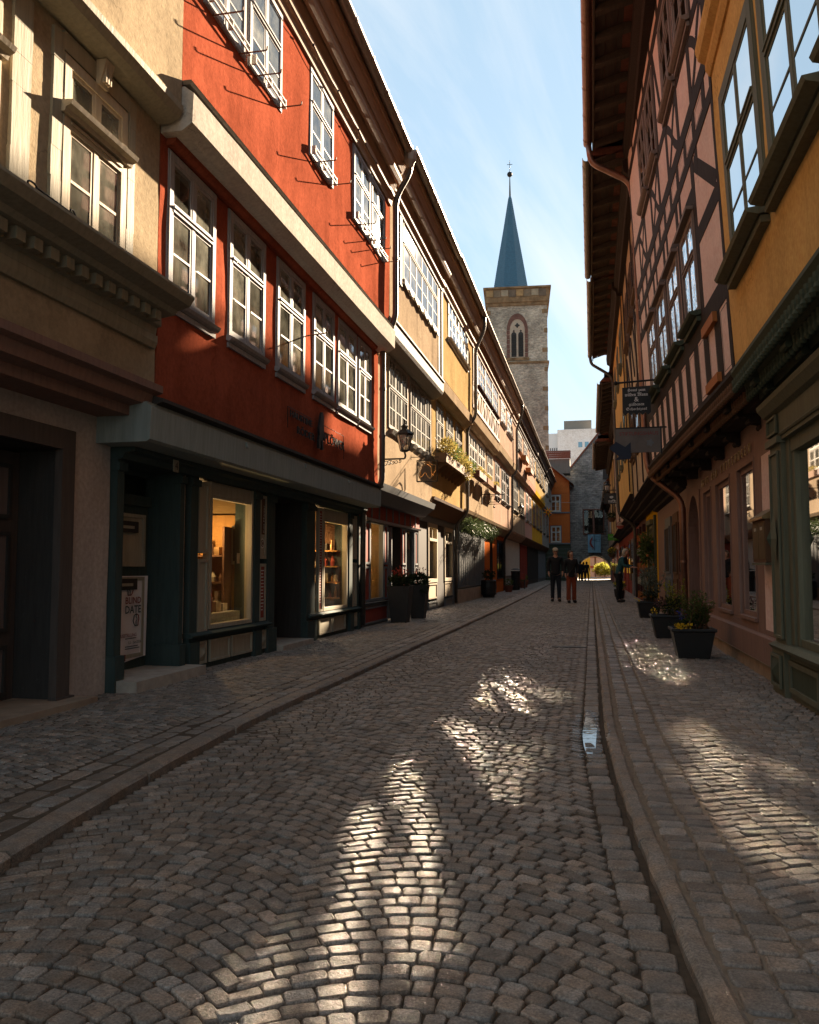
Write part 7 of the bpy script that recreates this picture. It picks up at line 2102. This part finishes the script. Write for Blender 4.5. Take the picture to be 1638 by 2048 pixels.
# window boxes
BOXW = paint('weathered_box_wood', (.20, .115, .06), .8, .3, .6)
t = thing('window_box', 'long wooden window box of dry golden plants on the yellow house', 'window box', (-3.5, 20.9, 3.8))
fx = Fac('L', -3.65)
for k in range(4): MB().fbox(fx, 18.95 + 1.02 * k, 19.93 + 1.02 * k, .06, .34, 3.62, 3.84).build('box', BOXW, t)
for k in range(8): MB().prof(fx, [(0, 3.40), (.04, 3.40), (.28, 3.60), (.28, 3.62), (0, 3.62)], 19.15 + .5 * k, 19.20 + .5 * k).build('bracket', BOXW, t)
for k in range(9): leaves((-3.40 + RND.uniform(-.05, .07), 19.2 + .46 * k, 3.98 + RND.uniform(-.06, .08)), (.24, .34, RND.uniform(.18, .34)), 240, .10, [LEAFY, LEAFY, LEAF][k % 3], t, seed=90 + k, narrow=.25, hollow=.1)
for k in range(4): spiky((-3.4, 19.3 + k * 1.05, 3.85), 26, .5, t, LEAFY, 110 + k, .5)
leaves((-3.33, 22.3, 3.72), (.16, .9, .22), 260, .10, LEAFY, t, 'trailing_leaves', seed=118, narrow=.25)
for k, (ya, yb) in enumerate(((24.9, 26.6), (27.0, 28.6), (29.5, 31.0))):
    t = thing('window_box', ['first reddish window box on the timbered cream house, next to the yellow house', 'middle reddish window box on the timbered cream house', 'last reddish window box on the timbered cream house, next to the pink house'][k], 'window box', (-3.5, ya, 4.0))
    MB().fbox(fx, ya, yb, .12, .34, 3.92, 4.12).build('box', [TIMBERR, PINKC, TIMBERR][k], t); leaves((-3.42, (ya + yb) / 2, 4.2), (.14, (yb - ya) / 2, .10), 160, .07, LEAFY, t, seed=120 + k)
for k, (ya, zz) in enumerate(((40.4, 5.95), (43.6, 5.72))):
    t = thing('window_box', ['upper orange window box on the pale cream house', 'lower orange window box on the pale cream house'][k], 'window box', (-3.3, ya, zz))
    MB().fbox(Fac('L', -3.4), ya, ya + 2.0, .05, .34, zz + .5, zz + .74).build('box', FRESHW, t)
# fir garland over the grey shutters
t = thing('fir_garland', 'dark fir garland hanging over the grey shuttered shop', 'garland', (-3.8, 27, 2.4))
r_ = random.Random(9); mb = MB()
for _ in range(3200):
    u = r_.random(); y_ = 24.3 + 6.6 * u; sag = .18 * math.sin(u * math.pi * 3) ** 2
    p = Vector((-3.62 + r_.gauss(0, .10), y_, 2.50 - sag + r_.gauss(0, .10))); d = Vector((r_.gauss(0, .6), r_.gauss(0, .6), -.6 + r_.gauss(0, .5))).normalized(); L = r_.uniform(.08, .2); s_ = d.cross(Vector((r_.gauss(0, 1), r_.gauss(0, 1), 1))).normalized() * .012
    mb.add([tuple(p - s_), tuple(p + s_), tuple(p + d * L)], [(0, 1, 2)])
mb.build('needles', LEAFD, t)
# star and wire across the street
t = thing('paper_star', 'orange paper star hanging on a wire across the street', 'star', (-3.02, 60, 5.2))
STAR = plain('orange_star_paper', (.60, .17, .02), .6, .2); STARY = plain('yellow_star_paper', (.65, .38, .04), .6, .2)
for k in range(8):
    a = k * math.pi / 4 + .2
    c = Vector((-3.02, 60, 5.2)); d = Vector((math.cos(a), 0, math.sin(a))); s_ = Vector((-d.z, 0, d.x)) * .07; f_ = Vector((0, -.09, 0))
    MB().add([tuple(c + s_ + d * .06), tuple(c - s_ + d * .06), tuple(c + d * .44), tuple(c + f_ + d * .06)], [(0, 1, 2), (0, 3, 2), (1, 3, 2)]).build('ray', STAR if k % 2 else STARY, t)
MB().tube([(-3.02, 60, 5.3), (-3.02, 60, 5.88)], .006, 4).build('cord', BLACKP, t)
o = MB().tube([(-3.6, 60, 5.9), (-1.0, 60, 5.84), (1.4, 60, 5.9)], .008, 4).build('span_wire', STEEL); tag(o, 'thin wire spanning the street above the paper star', 'wire')

# ------------------------------------------------------------------ odds and ends before the far shops
t = thing('litter_bin', 'dark slim bin by the pink house wall', 'bin', (-3.6, 40, ZL))
MB().lathe((-3.6, 40.0, ZL), [(.20, 0), (.22, .85), (.24, .87), (.22, .92)], 12).build('body', IRON, t); MB().lathe((-3.6, 40.0, ZL + .98), [(.25, 0), (.1, .06)], 12).build('lid', IRON, t)
t = thing('red_display_crate', 'red crate of goods outside the pale cream house', 'crate', (-3.5, 42, ZL))
MB().box(-3.7, -3.3, 41.8, 42.3, .55, .85).build('box', PANELR, t)
for dx in (-3.68, -3.34): MB().box(dx, dx + .03, 41.85, 42.25, ZL, .55).build('leg', IRON, t)
for k, (y_, h_) in enumerate(((44.2, .35), (45.5, .42), (36.5, .3))):
    t = thing('terracotta_pot', ['terracotta pot with a small shrub, the smaller of two by the pale house', 'terracotta pot with a small shrub, the larger of two by the pale house', 'low terracotta pot before the orange shop'][k], 'planter', (-3.6, y_, ZL))
    MB().lathe((-3.6, y_, ZL), [(.14, 0), (.2, h_ * .8), (.22, h_ * .82), (.22, h_)], 12).build('pot', TILE, t); leaves((-3.6, y_, ZL + h_ + .12), (.24, .24, .2), 160, .08, LEAF, t, seed=140 + k)

# ------------------------------------------------------------------ people
def skin_mesh(name, verts, edges, radii, mat, parent, M, sub=2, root=0):
    me = bpy.data.meshes.new(name)
    me.from_pydata(verts, edges, [])
    ob = bpy.data.objects.new(name, me)
    ob.modifiers.new('skin', 'SKIN')
    for i, r_ in enumerate(radii):
        sv = me.skin_vertices[0].data[i]
        sv.radius = r_ if isinstance(r_, tuple) else (r_, r_)
        sv.use_root = (i == root)
    ss = ob.modifiers.new('smooth', 'SUBSURF'); ss.levels = sub; ss.render_levels = sub
    m2 = to_mesh(ob)
    bpy.data.meshes.remove(me)
    m2.transform(M)
    m2.materials.clear(); m2.materials.append(mat)
    m2.polygons.foreach_set('use_smooth', [True] * len(m2.polygons))
    m2.name = name
    return link(name, m2, parent)

SKIN = plain('skin', (0.42, 0.22, 0.15), .55, .1, 8)
HAIRB = plain('brown_hair', (0.06, 0.032, 0.018), .6, .4, 12)
BLACKC = plain('black_cloth', (0.014, 0.014, 0.017), .85, .3, 10)
NAVYC = plain('dark_denim', (0.016, 0.019, 0.028), .85, .3, 10)
RUSTC = plain('rust_corduroy', (0.24, 0.050, 0.022), .85, .3, 10)
TEALC = plain('teal_padded_jacket', (0.016, 0.085, 0.10), .6, .3, 10)
CAPC = plain('beige_cap', (0.42, 0.36, 0.28), .85, .2, 10)
SHOE = plain('dark_leather', (0.018, 0.014, 0.012), .5, .2, 10)

def person(label, loc, yaw, H=1.75, jacket=BLACKC, legs=NAVYC, cap=None, hair=None, bend_f=0.0, head_yaw=0.0, flare=0.0, arms='down', bag=None, slim=1.0, jl=.80, stride=0.0):
    t = thing('person', label, 'person', loc)
    s = H / 1.75
    M = Matrix.Translation(Vector(loc)) @ Matrix.Rotation(yaw, 4, 'Z') @ Matrix.Scale(s, 4)
    # x to the figure's side, -y is the way it faces, z up
    def bf(x, y, z):                     # bend the trunk forward above the hips
        if z < .95 or not bend_f: return (x, y, z)
        a = bend_f * min(1, (z - .95) / .25); dz = z - .95
        return (x, y - dz * math.sin(a), .95 + dz * math.cos(a) - y * 0)
    trunk = [(0, 0, .93), (0, 0, 1.10), (0, .01, 1.28), (0, .012, 1.42), (0, .0, 1.50), (0, -.015, 1.56), (0, -.012, 1.63), (0, -.005, 1.69), (0, 0, 1.745)]
    tr = [(.13 * slim, .10), (.125 * slim, .095), (.15 * slim, .105), (.12 * slim, .085), (.054, .056), (.062, .072), (.078, .094), (.075, .092), (.04, .05)]
    v_ = [bf(*p) for p in trunk]; e_ = [(i, i + 1) for i in range(8)]; r_ = list(tr)
    nose = len(v_); v_.append(bf(0, -.125, 1.622)); e_.append((6, nose)); r_.append((.012, .012))
    hands = []
    for sgn in (-1, 1):
        sh = bf(sgn * .17 * slim, .01, 1.43)
        if arms == 'down': el, wr, hd = bf(sgn * .235 * slim, .05, 1.17), bf(sgn * .225 * slim, -.04, .96), bf(sgn * .22 * slim, -.06, .88)
        else: el, wr, hd = bf(sgn * .22, -.12, 1.20), bf(sgn * .15, -.38, 1.12), bf(sgn * .14, -.46, 1.12)
        b0 = len(v_); v_ += [sh, el, wr, hd]; r_ += [(.055, .055), (.040, .040), (.026, .030), (.022, .036)]
        e_ += [(3, b0), (b0, b0 + 1), (b0 + 1, b0 + 2), (b0 + 2, b0 + 3)]
        for k in range(5):               # fingers, unequal, slightly curled
            off = (k - 2) * .017; ln = (.05, .075, .082, .075, .058)[k]
            base = Vector(hd) + Vector((0, off, 0)) if arms == 'down' else Vector(hd) + Vector((off, 0, 0))
            dirv = Vector((-sgn * .18, -.10 if k else -.6, -1)) if arms == 'down' else Vector((0 if k else -sgn * .7, -1, -.15))
            dirv.normalize(); m1 = base + dirv * ln * .55; m2 = m1 + (dirv + Vector((-sgn * .35, 0, 0))).normalized() * ln * .45
            q = len(v_); v_ += [tuple(m1), tuple(m2)]; r_ += [(.009, .009), (.008, .008)]; e_ += [(b0 + 3, q), (q, q + 1)]
        st_ = stride * sgn
        hip = (sgn * .085 * slim, 0, .88); kn = (sgn * .10, -.02 - st_ * .5, .50); an = (sgn * .105, .02 - st_, .10); toe = (sgn * .13, -.13 - st_, .04)
        b1 = len(v_); v_ += [hip, kn, an, toe]; r_ += [(.085, .09), (.055, .06), (.040, .042), (.035, .028)]; e_ += [(0, b1), (b1, b1 + 1), (b1 + 1, b1 + 2), (b1 + 2, b1 + 3)]
    skin_mesh('body', v_, e_, r_, SKIN, t, M)
    # jacket: trunk and sleeves over the body
    jv = [bf(0, 0, jl), bf(0, 0, .95), bf(0, .0, 1.10), bf(0, .012, 1.28), bf(0, .015, 1.42), bf(0, .01, 1.485)]
    jr = [(.175 * slim, .125), (.17 * slim, .125), (.158 * slim, .12), (.178 * slim, .128), (.135 * slim, .105), (.072, .072)]
    je = [(i, i + 1) for i in range(5)]
    for sgn in (-1, 1):
        b0 = len(jv)
        if arms == 'down': pts = [bf(sgn * .18 * slim, .01, 1.42), bf(sgn * .24 * slim, .055, 1.17), bf(sgn * .23 * slim, -.03, .965)]
        else: pts = [bf(sgn * .18, .0, 1.42), bf(sgn * .225, -.12, 1.20), bf(sgn * .155, -.36, 1.125)]
        jv += pts; jr += [(.075, .075), (.060, .060), (.046, .046)]; je += [(4, b0), (b0, b0 + 1), (b0 + 1, b0 + 2)]
    skin_mesh('jacket', jv, je, jr, jacket, t, M, root=2)
    lv = [(0, .0, .94)]; lr = [(.135 * slim, .105)]; le = []
    for sgn in (-1, 1):
        st_ = stride * sgn; b0 = len(lv); lv += [(sgn * .088 * slim, 0, .84), (sgn * .102, -.02 - st_ * .5, .50), (sgn * .106, .015 - st_ * .78, .26), (sgn * .108, .015 - st_, .055)]
        lr += [(.098 * slim, .105), (.073, .078), (.064 + flare * .4, .068 + flare * .4), (.060 + flare, .066 + flare)]; le += [(0, b0), (b0, b0 + 1), (b0 + 1, b0 + 2), (b0 + 2, b0 + 3)]
    skin_mesh('trousers', lv, le, lr, legs, t, M)
    for sgn in (-1, 1):
        st_ = stride * sgn
        skin_mesh('shoe', [(sgn * .106, .05 - st_, .05), (sgn * .112, -.04 - st_, .05), (sgn * .125, -.16 - st_, .035)], [(0, 1), (1, 2)], [(.056, .064), (.060, .058), (.056, .048)], SHOE, t, M)
    if bag:
        sb = MB(); sb.tube([(.16, -.10, 1.40), (.05, -.135, 1.2), (-.12, -.12, .98)], .014, 5); sb.tube([(.16, -.02, 1.45), (.10, .12, 1.3), (-.14, .1, 1.0)], .014, 5)
        sb.v = [tuple(M @ Vector(p)) for p in sb.v]; sb.build('bag_strap', SHOE, t)
    hc = Vector(bf(0, 0, 1.66))
    Mh = M @ Matrix.Translation(hc) @ Matrix.Rotation(head_yaw, 4, 'Z')
    def local(mb, name, mat):
        mb.v = [tuple(Mh @ Vector(p)) for p in mb.v]; return mb.build(name, mat, t, smooth=True)
    for sgn in (-1, 1):
        local(MB().ball((sgn * .032, -.092, -.005), .011, 6, 5), 'eye', BLACKP); local(MB().ball((sgn * .082, .005, -.015), .022, 6, 5, .4, 1, 1.3), 'ear', SKIN)
    local(MB().tube([(-.022, -.094, -.065), (.022, -.094, -.065)], .005, 5), 'mouth', PANELR)
    if cap:
        c_ = MB(); c_.lathe((0, 0, .02), [(.093, 0), (.098, .03), (.085, .07), (.045, .095), (.01, .10)], 14, 1, 1.18); c_.add([(-.075, -.09, .03), (.075, -.09, .03), (.055, -.17, .015), (-.055, -.17, .015), (-.075, -.09, .04), (.075, -.09, .04), (.055, -.17, .025), (-.055, -.17, .025)], MB.BF and [(0, 1, 2, 3), (4, 5, 6, 7), (0, 1, 5, 4), (1, 2, 6, 5), (2, 3, 7, 6), (3, 0, 4, 7)])
        local(c_, 'cap', cap)
        local(MB().box(-.062, .062, -.112, -.10, -.012, .010), 'glasses', BLACKP)
    if hair:
        c_ = MB(); c_.lathe((0, .018, -.01), [(.080, -.14), (.10, -.08), (.10, .0), (.092, .06), (.055, .10), (.01, .112)], 14, 1, 1.08)
        c_.v = [(x, y + (.045 if (z < .03 and y < -.02) else 0) * 1.0 + (.05 if y < -.06 and z < .045 else 0), z) for x, y, z in c_.v]
        local(c_, 'hair', hair)
    return t
person('man in beige cap, dark jacket and jeans standing in the street', (-1.17, 27.8, .012), 0.05, 1.76, BLACKC, NAVYC, cap=CAPC, head_yaw=.1, jl=.83, stride=.05)
person('woman in dark jacket and rust trousers standing beside the man in the cap', (-.64, 26.9, .008), 0.25, 1.66, BLACKC, RUSTC, hair=HAIRB, head_yaw=.75, flare=.022, slim=.92, jl=.80, stride=-.07, bag=True)
person('person in teal padded jacket bending towards the plants', (.86, 27.4, ZRR), 1.25, 1.76, TEALC, BLACKC, hair=CAPC, bend_f=.35, arms='fwd', jl=.72)
person('dark silhouette of a walker under the passage arch, in long coat', (-.98, 75.8, 0), 3.0, 1.78, BLACKC, NAVYC, hair=HAIRB, jl=.6, stride=.16)
person('dark silhouette of a walker under the passage arch, nearer its middle', (-.42, 76.4, 0), 2.8, 1.72, BLACKC, BLACKC, hair=HAIRB, jl=.75, stride=-.14)
person('dark silhouette of a third walker beside the other two under the arch', (-.72, 77.6, 0), 3.2, 1.70, NAVYC, BLACKC, hair=HAIRB)

bpy.data.scenes.remove(TMP)

# ------------------------------------------------------------------ which things belong together
GROUPS = {'wall_lantern': 'wall lanterns along the street', 'plant_tub': 'black plant tubs on the pavement', 'tall_planter': 'tall tapered planters before the cream house', 'window_box': 'window boxes on the houses',
          'terracotta_pot': 'terracotta pots along the shops', 'wall_basket': 'hanging flower baskets', 'pendant_lamp': 'lit bulbs in the shop windows', 'strip_poster': 'narrow posters on the green shopfront',
          'small_box': 'small boxes on the display table', 'display_shelf': 'shelves inside the shop windows', 'person': 'people in the street'}
for o in bpy.data.objects:
    if o.parent is None and o.get('category'):
        k = o.name.split('.')[0]
        if k in GROUPS: o['group'] = GROUPS[k]
        elif o['category'] == 'house': o['group'] = 'old houses lining the street'
